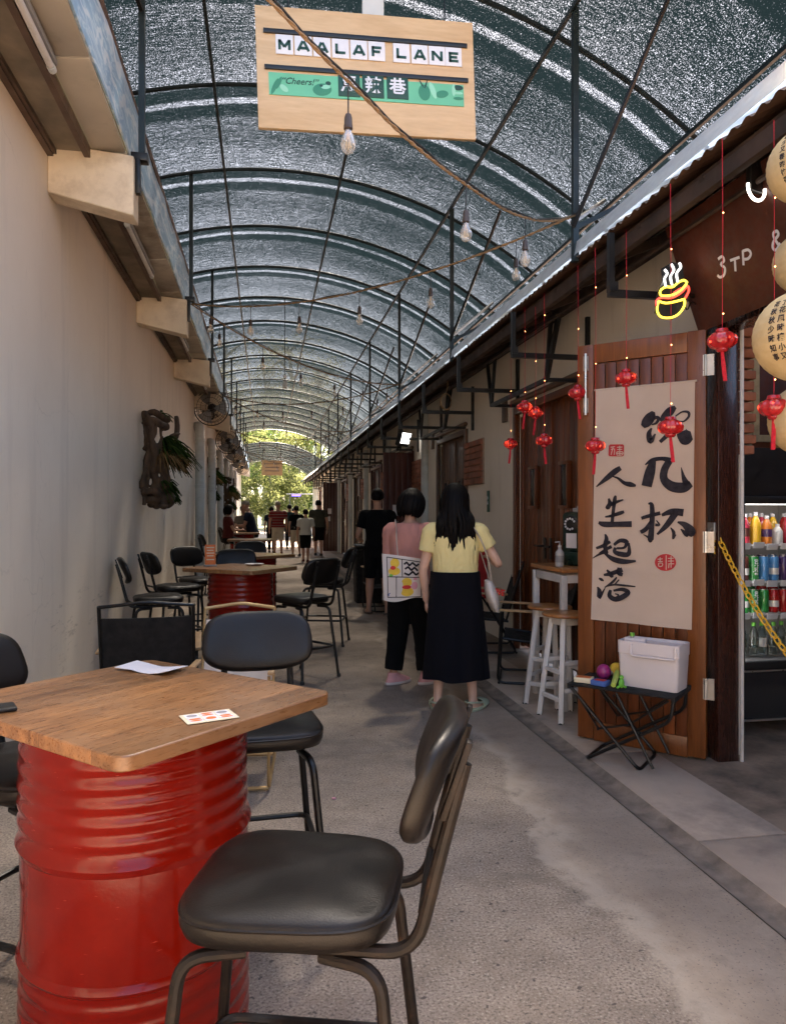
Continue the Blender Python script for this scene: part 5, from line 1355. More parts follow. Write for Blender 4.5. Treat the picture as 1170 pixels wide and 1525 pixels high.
# ------------------------------------------------------------------ calligraphy banner on the open door leaf
def door_px(u, v, n=.028):
    O = Vector((0, 0, EYE)); d = ray(u, v); s = (fr_ + DN * n - O).dot(DN) / d.dot(DN); q = O + d * s; return ((q - fr_).dot(DU), q.z)
corn = [door_px(*q) for q in ((887, 581), (1035, 567), (1030, 938), (881, 922))]
t = thing('cloth_banner', 'cream cloth banner with black brush calligraphy hung on the open door', 'banner', tuple(leafpt(.38, corn[3][1], .03)), 0)
P = []
for i in range(25):
    r = []; a = i / 24
    L_ = Vector(corn[0]).lerp(Vector(corn[3]), a); R_ = Vector(corn[1]).lerp(Vector(corn[2]), a)
    for j in range(17):
        b = j / 16; q = L_.lerp(R_, b); wv = .004 * math.sin(b * 9 + a * 2) * a + .010 * max(0, a - .86) * 8 * (.4 + .6 * math.sin(b * 5 + 1) ** 2) - (.002 if abs(b - .5) < .04 else 0)
        r.append(leafpt(q.x, q.y, .030 + wv + .002))
    P.append(r)
obj('cloth', MB().slab(P, .002), M['banner'], t, True)
m = MB(); m.tube([leafpt(corn[0][0] - .01, corn[0][1] + .0, .030), leafpt(corn[1][0] + .01, corn[1][1] + .0, .030)], .006, 8); obj('hem', m, M['banner'], t, True)
A1 = lambda x, y: (870 + x / 6.5, 560 + y / 6.5); A2 = lambda x, y: (870 + x / 6.5, 750 + y / 6.5)
BFm = frame4(leafpt(0, 0, .0375), DU, (0, 0, 1)); kd = 4.40 / F_PX / 6.5 * 1.12
if BFm.to_3x3().col[2].dot(DN) < 0: BSGN = -1
else: BSGN = 1
def brush(name, A, strokes, mt=None):
    m = MB()
    for L in strokes:
        pts = []
        for x, y, wd in L:
            q = door_px(*A(x, y)); pts.append((q[0], q[1], wd * kd))
        m.stroke(pts, BFm, .0012 * BSGN, 5)
    obj(name, m, mt or M['ink'], t, True)
brush('brush_character', A1, [[(672, 345, 30), (645, 395, 85), (600, 455, 85), (568, 490, 40)], [(650, 440, 18), (690, 405, 28), (722, 410, 28), (700, 455, 22), (655, 472, 10)], [(655, 505, 14), (628, 560, 42), (645, 630, 48), (690, 560, 12)], [(885, 300, 30), (835, 340, 72), (775, 400, 60), (742, 440, 18)], [(885, 390, 12), (950, 348, 14), (1008, 352, 22), (1012, 395, 20), (965, 440, 14), (920, 436, 8)], [(870, 450, 40), (830, 545, 40), (735, 640, 30)], [(900, 560, 16), (935, 575, 80), (985, 590, 135), (1042, 575, 70)]])
brush('brush_character', A1, [[(592, 860, 10), (660, 815, 34), (760, 800, 34), (835, 822, 55)], [(672, 815, 46), (640, 925, 85), (605, 1068, 88)], [(832, 815, 55), (780, 905, 62), (775, 1000, 66), (850, 1068, 85), (960, 1080, 85), (1036, 1042, 52)], [(1000, 1065, 70), (965, 985, 34), (940, 885, 5)]])
brush('brush_character', A1, [[(355, 890, 40), (300, 925, 52), (220, 990, 44), (120, 1072, 10)], [(275, 972, 8), (330, 990, 20), (390, 1035, 32), (450, 1050, 44), (502, 1062, 18)]])
brush('brush_character', A2, [[(308, -78, 16), (298, -40, 34), (285, 60, 30), (272, 190, 30)], [(240, -50, 16), (250, 0, 38), (228, 42, 40), (222, 55, 12)], [(240, 20, 26), (300, -10, 30), (380, -38, 10)], [(205, 128, 12), (260, 120, 24), (340, 95, 34), (388, 78, 24)], [(142, 182, 24), (200, 200, 50), (330, 200, 46), (462, 198, 52)]])
brush('brush_character', A2, [[(555, 142, 28), (640, 116, 32), (738, 92, 32)], [(622, 2, 12), (655, 10, 34), (660, 120, 42), (655, 230, 44), (645, 345, 50), (655, 372, 14)], [(650, 160, 16), (605, 240, 38), (548, 278, 32)], [(688, 205, 26), (728, 205, 20), (700, 160, 8)], [(645, 340, 30), (605, 315, 14), (575, 300, 6)], [(752, 112, 24), (850, 78, 52), (962, 88, 62)], [(890, 85, 56), (800, 210, 46), (708, 298, 18)], [(838, 232, 8), (868, 280, 28), (862, 340, 14), (890, 300, 8)], [(905, 178, 14), (975, 205, 50), (1035, 270, 76), (1020, 315, 30)], [(935, 245, 8), (985, 290, 40), (1010, 312, 30)]])
brush('brush_character', A2, [[(205, 295, 14), (218, 340, 36), (205, 410, 40), (218, 490, 30)], [(118, 432, 22), (180, 410, 30), (255, 368, 26)], [(150, 482, 18), (210, 445, 24), (268, 415, 30)], [(85, 528, 6), (160, 485, 22), (235, 465, 20)], [(200, 480, 18), (280, 535, 44), (380, 560, 46), (502, 556, 16)], [(290, 400, 24), (350, 358, 34), (412, 372, 40), (390, 425, 22), (318, 432, 20)], [(305, 425, 26), (298, 465, 34), (350, 488, 44), (432, 486, 40), (435, 380, 14)]])
brush('brush_character', A2, [[(145, 722, 14), (170, 735, 26), (192, 748, 10)], [(130, 805, 10), (150, 845, 40), (150, 908, 34), (205, 815, 8)], [(192, 690, 18), (260, 678, 36), (372, 638, 40)], [(222, 640, 14), (262, 690, 40), (275, 715, 18)], [(335, 618, 20), (335, 670, 38), (375, 688, 32)], [(318, 712, 14), (275, 760, 22), (200, 812, 10)], [(205, 806, 8), (290, 785, 16), (390, 792, 18), (498, 803, 10)], [(340, 735, 12), (300, 780, 12)], [(258, 835, 24), (248, 890, 40), (300, 925, 44), (370, 905, 46), (428, 858, 40), (370, 830, 32), (285, 842, 18)], [(300, 872, 10), (335, 885, 14), (300, 920, 20)]])
def seal(name, A, poly):
    m = MB(); m.prism([door_px(*A(x, y)) for x, y in poly], BFm, .0012 * BSGN); return obj(name, m, M['seal'], t, True)
s1 = seal('red_seal', A1, [(240, 675), (255, 663), (378, 662), (388, 675), (386, 768), (372, 778), (248, 778), (237, 765)])
s2 = seal('red_seal', A2, [(788 + 103 * math.cos(2 * PI * k / 24), 569 + 82 * math.sin(2 * PI * k / 24)) for k in range(24)])
def seallines(A, o, L):
    m = MB()
    for q in L: m.stroke([(*door_px(*A(x, y)), 7 * kd) for x, y in q], BFm @ Matrix.Translation((0, 0, .0012 * BSGN)), .0006 * BSGN, 2)
    obj('seal_lines', m, M['banner'], o, True, loc_of=t)
seallines(A1, s1, [[(258, 690), (300, 684)], [(262, 712), (296, 706), (292, 764)], [(282, 690), (262, 764)], [(320, 690), (372, 688)], [(322, 712), (370, 710)], [(346, 676), (346, 726)], [(318, 736), (374, 734), (372, 764), (320, 766), (318, 736)], [(346, 735), (346, 765)], [(320, 750), (372, 750)]])
seallines(A2, s2, [[(712, 538), (760, 534)], [(736, 520), (736, 558)], [(716, 560), (762, 558)], [(722, 576), (758, 575), (756, 604), (724, 606), (722, 576)], [(795, 500), (795, 640)], [(812, 530), (868, 528)], [(812, 556), (870, 555)], [(842, 508), (842, 620)], [(816, 582), (872, 582)], [(822, 582), (818, 624)]])

# ------------------------------------------------------------------ drinks cooler behind the doorway
FX, FY, FW, FD, FH = 3.32, 4.24, .80, .62, 1.83
t = thing('drinks_cooler', 'black glass door drinks cooler lit inside, seen through the shop front', 'cooler', (FX, FY, 0))
def fb(c, d, ch=.004): return MB().box(c, d, ch=ch)
m = MB(); x0 = -FW / 2
m.box((x0 + .02, FD / 2, .93), (.04, FD, 1.80), ch=.004); m.box((-x0 - .02, FD / 2, .93), (.04, FD, 1.80), ch=.004); m.box((0, FD - .015, .93), (FW - .081, .03, 1.80)); m.box((0, FD / 2, 1.80), (FW - .081, FD, .06)); m.box((0, FD / 2 + .02, .265), (FW - .081, FD - .04, .31)); m.box((0, .012, 1.63), (FW - .081, .024, .28))
obj('case', m, M['black'], t)
m = MB(); m.box((0, FD - .036, .98), (FW - .084, .01, 1.08)); m.box((x0 + .046, FD / 2, .98), (.01, FD - .1, 1.08)); m.box((-x0 - .046, FD / 2, .98), (.01, FD - .1, 1.08)); m.box((0, FD / 2, .455), (FW - .1, FD - .1, .01)); obj('lining', m, M['lite'], t)
m = MB(); m.box((x0 + .06, .06, .98), (.02, .02, .94)); m.box((0, .06, 1.475), (FW - .16, .03, .015)); obj('lamp_strip', m, M['led'], t)
m = MB(); m.box((x0 + .03, -.02, .97), (.05, .035, 1.10), ch=.004); m.box((-x0 - .03, -.02, .97), (.05, .035, 1.10), ch=.004); m.box((0, -.02, 1.495), (FW - .111, .035, .05), ch=.004); m.box((0, -.02, .445), (FW - .111, .035, .05), ch=.004); dr = obj('door', m, M['black'], t)
n_ = NT('cooler glass'); a_ = n_.node('ShaderNodeBsdfTransparent'); b_ = n_.node('ShaderNodeBsdfGlossy'); b_.inputs['Roughness'].default_value = .03; l_ = n_.node('ShaderNodeFresnel'); l_.inputs[0].default_value = 1.3; x_ = n_.node('ShaderNodeMixShader'); n_.l.new(l_.outputs[0], x_.inputs[0]); n_.l.new(a_.outputs[0], x_.inputs[1]); n_.l.new(b_.outputs[0], x_.inputs[2]); n_.l.new(x_.outputs[0], n_.out.inputs[0])
obj('glass_pane', MB().box((0, -.012, .97), (FW - .112, .006, 1.0)), n_.m, dr)
obj('kick_plate', fb((0, .0, .25), (FW - .02, .03, .30)), M['pane'], t); obj('trim', fb((0, -.02, .412), (FW - .02, .012, .012)).box((0, -.02, .10), (FW - .02, .012, .012)), M['chrome'], t)
for s in (-1, 1):
    for y in (.08, FD - .08): obj('foot', MB().tube([(s * (FW / 2 - .06), y, 0), (s * (FW / 2 - .06), y, .11)], .03, 10), M['grey'], t)
SHZ = (1.205, .965, .755, .475)
for z in SHZ[:3]:
    m = MB()
    for i in range(14): m.tube([(x0 + .06 + i * .052, .07, z), (x0 + .06 + i * .052, FD - .06, z)], .003, 5)
    for y in (.06, FD - .07): m.tube([(x0 + .052, y, z), (-x0 - .052, y, z)], .005, 6)
    o = obj('wire_shelf', m, M['letterwhite'], t)
    m = MB(); xx = x0 + .11
    for i in range(7): m.box((xx + i * .098, .046, z - .005 + .006 * math.sin(i * 2)), (.078, .006, .040), (R(12), 0, R(3 * math.sin(i))), .001)
    obj('price_tag', m, M['letterwhite'], o)
def bottle(name, x, y, z, h, r, mt, cap, label, group, band=None, body='bottle'):
    q = thing(name, label, 'drink', (FX + x, FY + y, z), 0, group)
    if body == 'can':
        obj('body', MB().lathe([(.01, .004), (r * .8, .0), (r, .012), (r, h - .014), (r * .82, h), (r * .78, h - .003), (.01, h - .003)], 18), mt, q)
        obj('rim', MB().lathe([(r * .76, h - .001), (r * .83, h + .002), (r * .83, h - .002), (r * .76, h - .004)], 18), M['chrome'], q)
    else:
        obj('body', MB().lathe([(.01, .003), (r * .9, .0), (r, .012), (r, h * .58), (r * .97, h * .64), (r * .55, h * .82), (r * .36, h * .87), (r * .36, h * .90), (.005, h * .90)], 18), mt, q)
        obj('cap', MB().lathe([(.004, h * .885), (r * .42, h * .885), (r * .43, h * .99), (r * .38, h), (.004, h)], 14), cap, q)
    if band: obj('label_band', MB().lathe([(r + .0004, h * .25), (r + .0012, h * .25), (r + .0012, h * .52), (r + .0004, h * .52)], 18), band, q)
    return q
GD = 'drinks inside the lit cooler'
row1 = [('d_pink', 'magenta juice bottle, left end of the cooler top shelf'), ('d_pink', 'second magenta juice bottle on the cooler top shelf'), ('d_yel', 'pale yellow juice bottle in the middle of the cooler top shelf'), ('d_org', 'orange yellow juice bottle on the cooler top shelf'), ('d_wht', 'short white drink bottle on the cooler top shelf'), ('d_pink', 'magenta bottle hidden at the right of the top shelf'), ('d_org', 'orange bottle at the far right of the top shelf')]
for i, (c, l) in enumerate(row1): bottle('juice_bottle', x0 + .095 + i * .080, .14, SHZ[0] + .006, (.185 + .012 * ((i * 7) % 3)) if i != 4 else .13, .033, M[c], M['letterwhite'], l, GD, M['d_prp'] if i == 3 else (M['d_brn'] if i < 2 else None))
row2 = [('d_olv', 'olive drink can, left on the second shelf'), ('d_brn', 'dark brown drink can on the second shelf'), ('d_grn', 'green lemonade can with white lettering on the second shelf'), ('d_blu', 'light blue can on the second shelf'), ('d_blu', 'another light blue can next to purple packs'), ('d_prp', 'purple can on the second shelf'), ('d_prp', 'purple can at the right of the second shelf'), ('d_blu', 'blue can at the right end of the second shelf')]
row3 = [('d_red', 'red bottle with white cap on the third shelf'), ('d_grn', 'dark green can at the left of the third shelf'), ('d_grn', 'green can with white lettering on the third shelf'), ('d_grn', 'green can in the middle of the third shelf'), ('d_red', 'red can on the third shelf'), ('d_red', 'second red can on the third shelf'), ('d_red', 'third red can on the third shelf'), ('d_brn', 'brown can at the right of the third shelf')]
for r, (row, z) in enumerate(((row2, SHZ[1]), (row3, SHZ[2]))):
    for i, (c, l) in enumerate(row):
        q = bottle('drink_can', x0 + .09 + i * .072, .13, z + .006, .158 if r == 0 else .15, .032, M[c], M['letterwhite'], l, GD, None if i in (2, 3) else (M['d_wht'] if i % 3 == 1 else None), 'can' if not (r == 1 and i == 0) else 'bottle')
        if c == 'd_grn' and i == 2:
            tm = text_mb('sprite', .046, .0006, .001); tm.xf(frame4((0, 0, .09), (0, 0, 1), (1, 0, 0))); tm.v = [Vector(((.0332) * math.sin(p_.x / .0332), -(.0332) * math.cos(p_.x / .0332), p_.z)) for p_ in tm.v]; obj('lettering', tm, M['letterwhite'], q)
back = [('d_pink', 'd_yel', 'd_org', 'd_pink', 'd_yel', 'd_red'), ('d_olv', 'd_brn', 'd_grn', 'd_prp', 'd_blu', 'd_prp', 'd_wht'), ('d_red', 'd_grn', 'd_grn', 'd_red', 'd_red', 'd_brn', 'd_red')]
for r_, cols_ in enumerate(back):
    for i, c in enumerate(cols_): bottle('drink_can' if r_ else 'juice_bottle', x0 + .13 + i * .085, .26, SHZ[r_] + .006, .16 if r_ else .20, .033, M[c], M['letterwhite'], f'{dict(d_pink="magenta", d_yel="yellow", d_org="orange", d_red="red", d_olv="olive", d_brn="brown", d_grn="green", d_prp="purple", d_blu="blue", d_wht="white")[c]} drink in the back row of the {["top", "second", "third"][r_]} cooler shelf, number {i + 1} from the left'.replace(', number 1 from the left', ' at the left end').replace(', number', ', place'), GD, None, 'can' if r_ else 'bottle')
for i in range(9): bottle('water_bottle', x0 + .09 + i * .072, .13 + .02 * (i % 2), SHZ[3] + .006, .215, .031, M['clearbottle'], M['p_green'], f'water bottle with green cap, {["leftmost", "second", "third", "fourth", "fifth", "sixth", "seventh", "eighth", "rightmost"][i]} on the bottom shelf of the cooler', GD, M['d_wht'] if i % 3 == 0 else M['clearbottle'])
# yellow plastic chain across the shop front
A_ = Vector((XR - .045, OY1 - .02, 1.30)); B_ = Vector((XR - .02, OY0 + .4, 1.20)); P = catenary(A_, B_, .80, 120); L_ = 0
m = MB(); s = 0; k = 0; d = [0]
for i in range(1, len(P)): d.append(d[-1] + (P[i] - P[i - 1]).length)
def at_len(x):
    for i in range(1, len(d)):
        if d[i] >= x: return P[i - 1].lerp(P[i], (x - d[i - 1]) / (d[i] - d[i - 1])), (P[i] - P[i - 1]).normalized()
    return P[-1], (P[-1] - P[-2]).normalized()
t = thing('plastic_chain', 'yellow plastic chain hung across the shop front', 'chain', tuple(P[60]))
while s < d[-1]:
    c, T_ = at_len(s); up = Vector((0, 0, 1)) if k % 2 else T_.cross(Vector((0, 0, 1))).normalized(); up = (up - T_ * up.dot(T_)).normalized()
    lk = []
    for j in range(16):
        a = 2 * PI * j / 16; lk.append(c + T_ * (.021 * math.cos(a) + (.007 if math.cos(a) > 0 else -.007)) + up * .0145 * math.sin(a))
    m.tube(lk, .0042, 6, closed=True); s += .043; k += 1
for j in range(3):
    c = A_ + Vector((-.01, -.01, -.03 - .034 * j)); m.tube([c + Vector((.0 if j % 2 else .010 * math.sin(2 * PI * q / 14), .010 * math.sin(2 * PI * q / 14) if j % 2 else 0, .022 * math.cos(2 * PI * q / 14))) for q in range(14)], .0036, 6, closed=True)
o = obj('links', m, M['chain'], t, True)
m = MB(); m.box((XR - .064, OY1 - .0, 1.31), (.012, .07, .10), ch=.003); m.tube([(XR - .075, OY1 - .02, 1.33), (XR - .09, OY1 - .02, 1.31), (XR - .075, OY1 - .02, 1.29)], .005, 6); obj('hook', m, M['chrome'], t, True)
# pictures on the shop's inner wall
t = thing('picture_frame', 'worn cream framed bamboo picture on the shop brick wall', 'picture', (3.30, 4.93, 1.95)); obj('frame', MB().box((-.21, 0, .3), (.05, .03, .68)).box((.21, 0, .3), (.05, .03, .68)).box((0, 0, .615), (.369, .03, .05)).box((0, 0, -.015), (.369, .03, .05)), M['frame_y'], t); obj('picture', MB().box((0, .01, .3), (.368, .01, .58)), M['bamboo'], t)
t = thing('poster', 'ochre and blue poster behind the paper lanterns', 'poster', (3.95, 4.93, 1.50)); obj('sheet', MB().box((0, 0, .45), (.5, .012, .66)), M['poster_y'], t); obj('lower_band', MB().box((0, 0, .05), (.5, .012, .138)), M['poster_b'], t); obj('round_mark', MB().lathe([(.01, 0), (.10, 0), (.10, .006), (.01, .006)], 24, (0, -.007, .55), rot=Matrix.Rotation(R(90), 3, 'X')), M['p_red'], t)
t = thing('picture_frame', 'second cream framed picture beside the bamboo one', 'picture', (3.78, 4.93, 1.98)); obj('frame', MB().box((-.21, 0, .3), (.05, .03, .68)).box((.21, 0, .3), (.05, .03, .68)).box((0, 0, .615), (.369, .03, .05)).box((0, 0, -.015), (.369, .03, .05)), M['frame_y'], t); obj('picture', MB().box((0, .01, .3), (.368, .01, .58)), M['boardred'], t)
# flood lamp and coiled cable under the eave
t = thing('flood_lamp', 'lit white flood lamp under the eave above the dark red door', 'lamp', tuple(onX(600, 655, 2.30)), R(40)); obj('case', MB().box((0, 0, 0), (.26, .10, .22), (R(20), 0, 0), .02), M['black'], t); obj('lens', MB().box((0, -.058, .022), (.22, .01, .18), (R(20), 0, 0)), M['spot'], t); obj('arm', MB().bar((0, .02, .08), (.0, .05, .45), .03), M['black'], t)
p = onX(664, 598, 2.06); t = thing('coiled_cable', 'pale cable loop hanging from the eave', 'cable', tuple(p))
m = MB()
for k in range(3): m.tube([((.062 + .003 * k) * math.cos(2 * PI * j / 30), .004 * k, (.088 + .004 * k) * math.sin(2 * PI * j / 30)) for j in range(30)], .004, 5, closed=True)
m.tube(smooth([(.0, 0, .09), (.02, 0, .2), (.0, 0, .3), (.0, 0, EZ - .1 - p.z)], 4), .004, 5); obj('loop', m, M['rope'], t)
# ------------------------------------------------------------------ people
def ring(c, a, b, n=20, e=1.0, rot=0.0):
    out = []
    for j in range(n):
        t_ = 2 * PI * j / n; x, y = sup(t_, e) if e != 1 else (math.cos(t_), math.sin(t_))
        x *= a; y *= b; out.append(Vector((c[0] + x * math.cos(rot) - y * math.sin(rot), c[1] + x * math.sin(rot) + y * math.cos(rot), c[2])))
    return out
def hand(m, wr, d, palm_n, side, curl=.5):
    """palm, four unequal bent fingers and a thumb; d = pointing direction, palm_n = palm normal, side = thumb side vector"""
    wr = Vector(wr); d = Vector(d).normalized(); n = Vector(palm_n); n = (n - d * n.dot(d)).normalized(); s = d.cross(n) * side
    m.tube([wr - d * .02, wr + d * .02, wr + d * .05, wr + d * .085], [.024, .028, .034, .03], 10, flat=.55, up=n)
    for k, (o, L) in enumerate(((.028, .072), (.010, .082), (-.009, .076), (-.027, .058))):
        b = wr + d * .08 + s * o; c1_, c2_ = .35 * curl, .9 * curl
        p1 = b + (d * math.cos(c1_) + n * math.sin(c1_)) * L * .45; p2 = p1 + (d * math.cos(c2_) + n * math.sin(c2_)) * L * .32; p3 = p2 + (d * math.cos(c2_ * 1.5) + n * math.sin(c2_ * 1.5)) * L * .25
        m.tube([b, p1, p2, p3], [.0098, .0090, .0084, .0066], 7)
    b = wr + d * .03 + s * .026
    m.tube([b - s * .006, b + s * .020 + d * .022, b + s * .030 + d * .048 + n * .006, b + s * .030 + d * .068 + n * .012], [.013, .0115, .010, .0075], 7)
def limb(m, pts, rad, seg=12):
    P = smooth(pts, 5); n = len(P); rr_ = []
    for i in range(n):
        k = i / 5; j = min(int(k), len(rad) - 2); rr_.append(rad[j] + (rad[j + 1] - rad[j]) * (k - j))
    m.tube(P, rr_, seg)
def person(label, loc, rz, h, female=False, build=1.0, skin='skin', top='c_black', sleeve=.55, bottom=('shorts', 'c_black', .30), hair='short', shoes='shoe', arms=None, feet=((-.055, .0, 0), (.055, .0, 0)), lean=0.0, head_turn=0.0, head_tilt=0.0, vox=.010, hair_mat='hair', group=None, shoe_mat=None, seat=None):
    """faces +y. arms: for left(-x)/right(+x): (elbow offset from shoulder, wrist offset from elbow) in units of h"""
    t = thing('person', label, 'person', loc, rz, group)
    w = build; sw_ = (.104 if female else .116) * w ** .5
    H_ = h
    def P(x, y, z): # lean forward about the hips
        z_ = z
        if z > .52: y = y + math.sin(lean) * (z - .52); z_ = .52 + (z - .52) * math.cos(lean)
        return Vector((x * H_, y * H_, z_ * H_))
    dz = 0
    def torso(m, grow, z0, z1, hem=0.0):
        L = [(.455, .080, .062, .004), (.50, .094 * w, .068 * w, -.004), (.54, .095 * w, .068 * w, -.004), (.60, (.078 if female else .083) * w, .058 * w, .002), (.66, (.082 if female else .090) * w, .062 * w, .004), (.72, (.090 if female else .100) * w, .066 * w, .004), (.77, .100 * w ** .6, .058 * w, -.002), (.80, .088, .048, -.008), (.822, .060, .040, -.010), (.838, .040, .034, -.008)]
        def at(z):
            for i in range(len(L) - 1):
                if L[i][0] <= z <= L[i + 1][0]:
                    k = (z - L[i][0]) / (L[i + 1][0] - L[i][0]); return [L[i][q] + (L[i + 1][q] - L[i][q]) * k for q in range(1, 4)]
            return L[0][1:] if z < L[0][0] else L[-1][1:]
        R_ = []; n = max(6, int((z1 - z0) / .022))
        for i in range(n + 1):
            z = z0 + (z1 - z0) * i / n; a, b, y = at(z); g = grow + hem * max(0, 1 - (z - z0) / .12)
            c = P(0, y, z); R_.append([Vector((c.x + q.x, c.y + q.y, c.z)) for q in ring((0, 0, 0), (a + g) * H_, (b + g) * H_, 24, .85)])
        m.rings(R_)
    arms = arms or (((-.035, -.005, -.165), (-.005, .02, -.145)), ((.035, -.005, -.165), (.005, .02, -.145)))
    sh = [P(s * sw_ * .97, -.010, .788) for s in (-1, 1)]
    el = [sh[i] + Vector(arms[i][0]) * H_ for i in (0, 1)]; wr = [el[i] + Vector(arms[i][1]) * H_ for i in (0, 1)]
    # --- body
    m = MB(); torso(m, 0, .455, .838)
    limb(m, [P(0, -.012, .80), P(0, -.006, .85), P(0, .004, .885)], [.036 * H_, .031 * H_, .031 * H_])
    hc = P(0, .012, .930); HR = Matrix.Rotation(head_turn, 3, 'Z') @ Matrix.Rotation(-head_tilt - lean * .4, 3, 'X')
    hp = lambda x, y, z: hc + HR @ Vector((x * H_, y * H_, z * H_))
    m.ell(hp(0, -.004, .012), (.046 * H_, .056 * H_, .058 * H_), 18, 12, HR); m.ell(hp(0, .012, -.030), (.036 * H_, .042 * H_, .038 * H_), 16, 10, HR); m.ell(hp(0, .034, -.052), (.016 * H_, .014 * H_, .011 * H_), 10, 8, HR)
    m.tube([hp(0, .050, .006), hp(0, .062, -.012), hp(0, .052, -.020)], [.006 * H_, .009 * H_, .007 * H_], 8)
    m.ell(hp(0, .047, .012), (.030 * H_, .008 * H_, .005 * H_), 10, 6, HR)
    for z in (-.032, -.037): m.ell(hp(0, .049, z), (.013 * H_, .006 * H_, .0035 * H_), 10, 6, HR)
    for s in (-1, 1): m.ell(hp(s * .047, -.004, -.006), (.006 * H_, .013 * H_, .018 * H_), 10, 8, HR)
    thick = .9 if female else 1.0
    for i in (0, 1):
        limb(m, [sh[i] - Vector(((-1, 1)[i] * .03 * H_, 0, 0)), sh[i], sh[i].lerp(el[i], .5), el[i], el[i].lerp(wr[i], .35), wr[i]], [.030 * H_, .031 * H_ * thick * w ** .5, .027 * H_ * thick * w ** .5, .0225 * H_ * thick, .0235 * H_ * thick, .0150 * H_])
        d = (wr[i] - el[i]).normalized()
        hand(m, wr[i], d, Vector((-(-1, 1)[i], .25, 0)) if abs(d.z) > .6 else Vector((0, 0, -1)), (1, -1)[i] * (1 if abs(d.z) > .6 else 1), .55)
    an = []
    for i, s in ((0, -1), (1, 1)):
        fx, fy, fa_ = feet[i]
        hip = P(s * .050, -.004, .485); ank = Vector((fx * H_, fy * H_ - .018 * H_, .045 * H_)); kn = hip.lerp(ank, .50) + Vector((0, .018 * H_, 0))
        if seat: kn = hip + Vector((s * .02, .24, -.02)) * H_; ank = kn + Vector((0, -.02, -.23)) * H_; 
        limb(m, [hip + Vector((0, 0, .02 * H_)), hip.lerp(kn, .5), kn, kn.lerp(ank, .3) - Vector((0, .008 * H_, 0)), kn.lerp(ank, .7), ank], [.056 * H_ * w ** .5, .046 * H_ * w ** .5, .032 * H_, .033 * H_, .023 * H_, .0185 * H_])
        F = Matrix.Translation((ank.x, ank.y, ank.z - .045 * H_)) @ Matrix.Rotation(fa_, 4, 'Z'); an.append((ank, F))
        m.rings([[F @ p for p in ring((0, y * H_, z * H_), a * H_, b * H_, 14)] for (y, z, a, b) in ((.0, .052, .018, .022), (.004, .034, .020, .030), (.024, .018, .024, .052), (.040, .009, .026, .068), (.042, .002, .024, .066))])
    fuse('body', m, M[skin], t, vox, 3)
    # --- face details
    eyes = MB()
    for s in (-1, 1): eyes.ell(hp(s * .018, .0475, .0), (.0065 * H_, .004 * H_, .004 * H_), 10, 6, HR)
    obj('eyes', eyes, M['ink'], t)
    # --- trousers, shorts or skirt
    kind, cm, ln = bottom
    m = MB()
    if kind == 'skirt':
        R_ = []; n = 30; z1 = .615; z0 = ln
        for i in range(n + 1):
            s = i / n; z = z1 + (z0 - z1) * s
            a = (.104 + .008 * min(1, s * 3.2) + .034 * max(0, s - .25)) * w; b = (.078 + .008 * min(1, s * 3) + .030 * max(0, s - .25)) * w
            r = []
            for j in range(72):
                th_ = 2 * PI * j / 72; f = 1 + (.040 * math.sin(7 * th_ + .9 + .8 * s) + .030 * math.sin(11 * th_ + 2.2 * s) + .016 * math.sin(3 * th_)) * s ** 1.1 + .006 * math.sin(23 * th_) * max(0, 1 - 4 * s)
                r.append(Vector((a * H_ * math.cos(th_) * f, b * H_ * math.sin(th_) * f - .002 * H_, z * H_ + .004 * H_ * math.sin(5 * th_) * s)))
            R_.append(r)
        R_.append([Vector((p.x * .93, p.y * .93, p.z + .006)) for p in R_[-1]])
        m.rings(R_); obj('skirt', m, M[cm], t, sharp=70)
    else:
        g = .012 if kind == 'shorts' else .009
        torso(m, g, .455, .60)
        for i, s in ((0, -1), (1, 1)):
            hip = P(s * .050, -.004, .485); ank = an[i][0]; kn = hip.lerp(ank, .50) + Vector((0, .018 * H_, 0))
            if seat: kn = hip + Vector((s * .02, .24, -.02)) * H_
            pts = [hip + Vector((0, 0, .03 * H_)), hip.lerp(kn, .5), kn]
            rad = [.062 * H_ * w ** .5, (.056 if kind == 'shorts' else .054) * H_ * w ** .5, (.050 if kind == 'shorts' else .044) * H_]
            if kind == 'wide': rad = [.064 * H_, .060 * H_, .055 * H_]
            if kind in ('trousers', 'wide'):
                end = kn.lerp(ank, min(1.0, 1 - (ln - .045) / .22)); pts += [kn.lerp(end, .5), end]; rad += ([.050 * H_, .048 * H_] if kind == 'wide' else [.038 * H_, .032 * H_])
            else:
                pts[-1] = hip.lerp(kn, min(1, (.485 - ln) / .215)) if not seat else kn
            limb(m, pts, rad, 14)
        fuse('shorts' if kind == 'shorts' else 'trousers', m, M[cm], t, vox, 2, wrinkle=.005)
    # --- top
    m = MB(); torso(m, .010 if female else .012, (.602 if bottom[0] == 'skirt' else .52), .832, .004 if female else .008)
    for i in (0, 1):
        e = sh[i].lerp(el[i], min(1, sleeve)); pts = [sh[i] - Vector(((-1, 1)[i] * .035 * H_, 0, -.004 * H_)), sh[i] + Vector((0, 0, .002 * H_)), sh[i].lerp(e, .5), e]
        limb(m, pts, [.040 * H_, .041 * H_ * w ** .4, .039 * H_ * w ** .4, .040 * H_ * w ** .3], 14)
    fuse('shirt', m, M[top], t, vox * .8, 2, wrinkle=.006)
    # --- hair
    m = MB(); rnd = random.Random(int(h * 1000) + len(label))
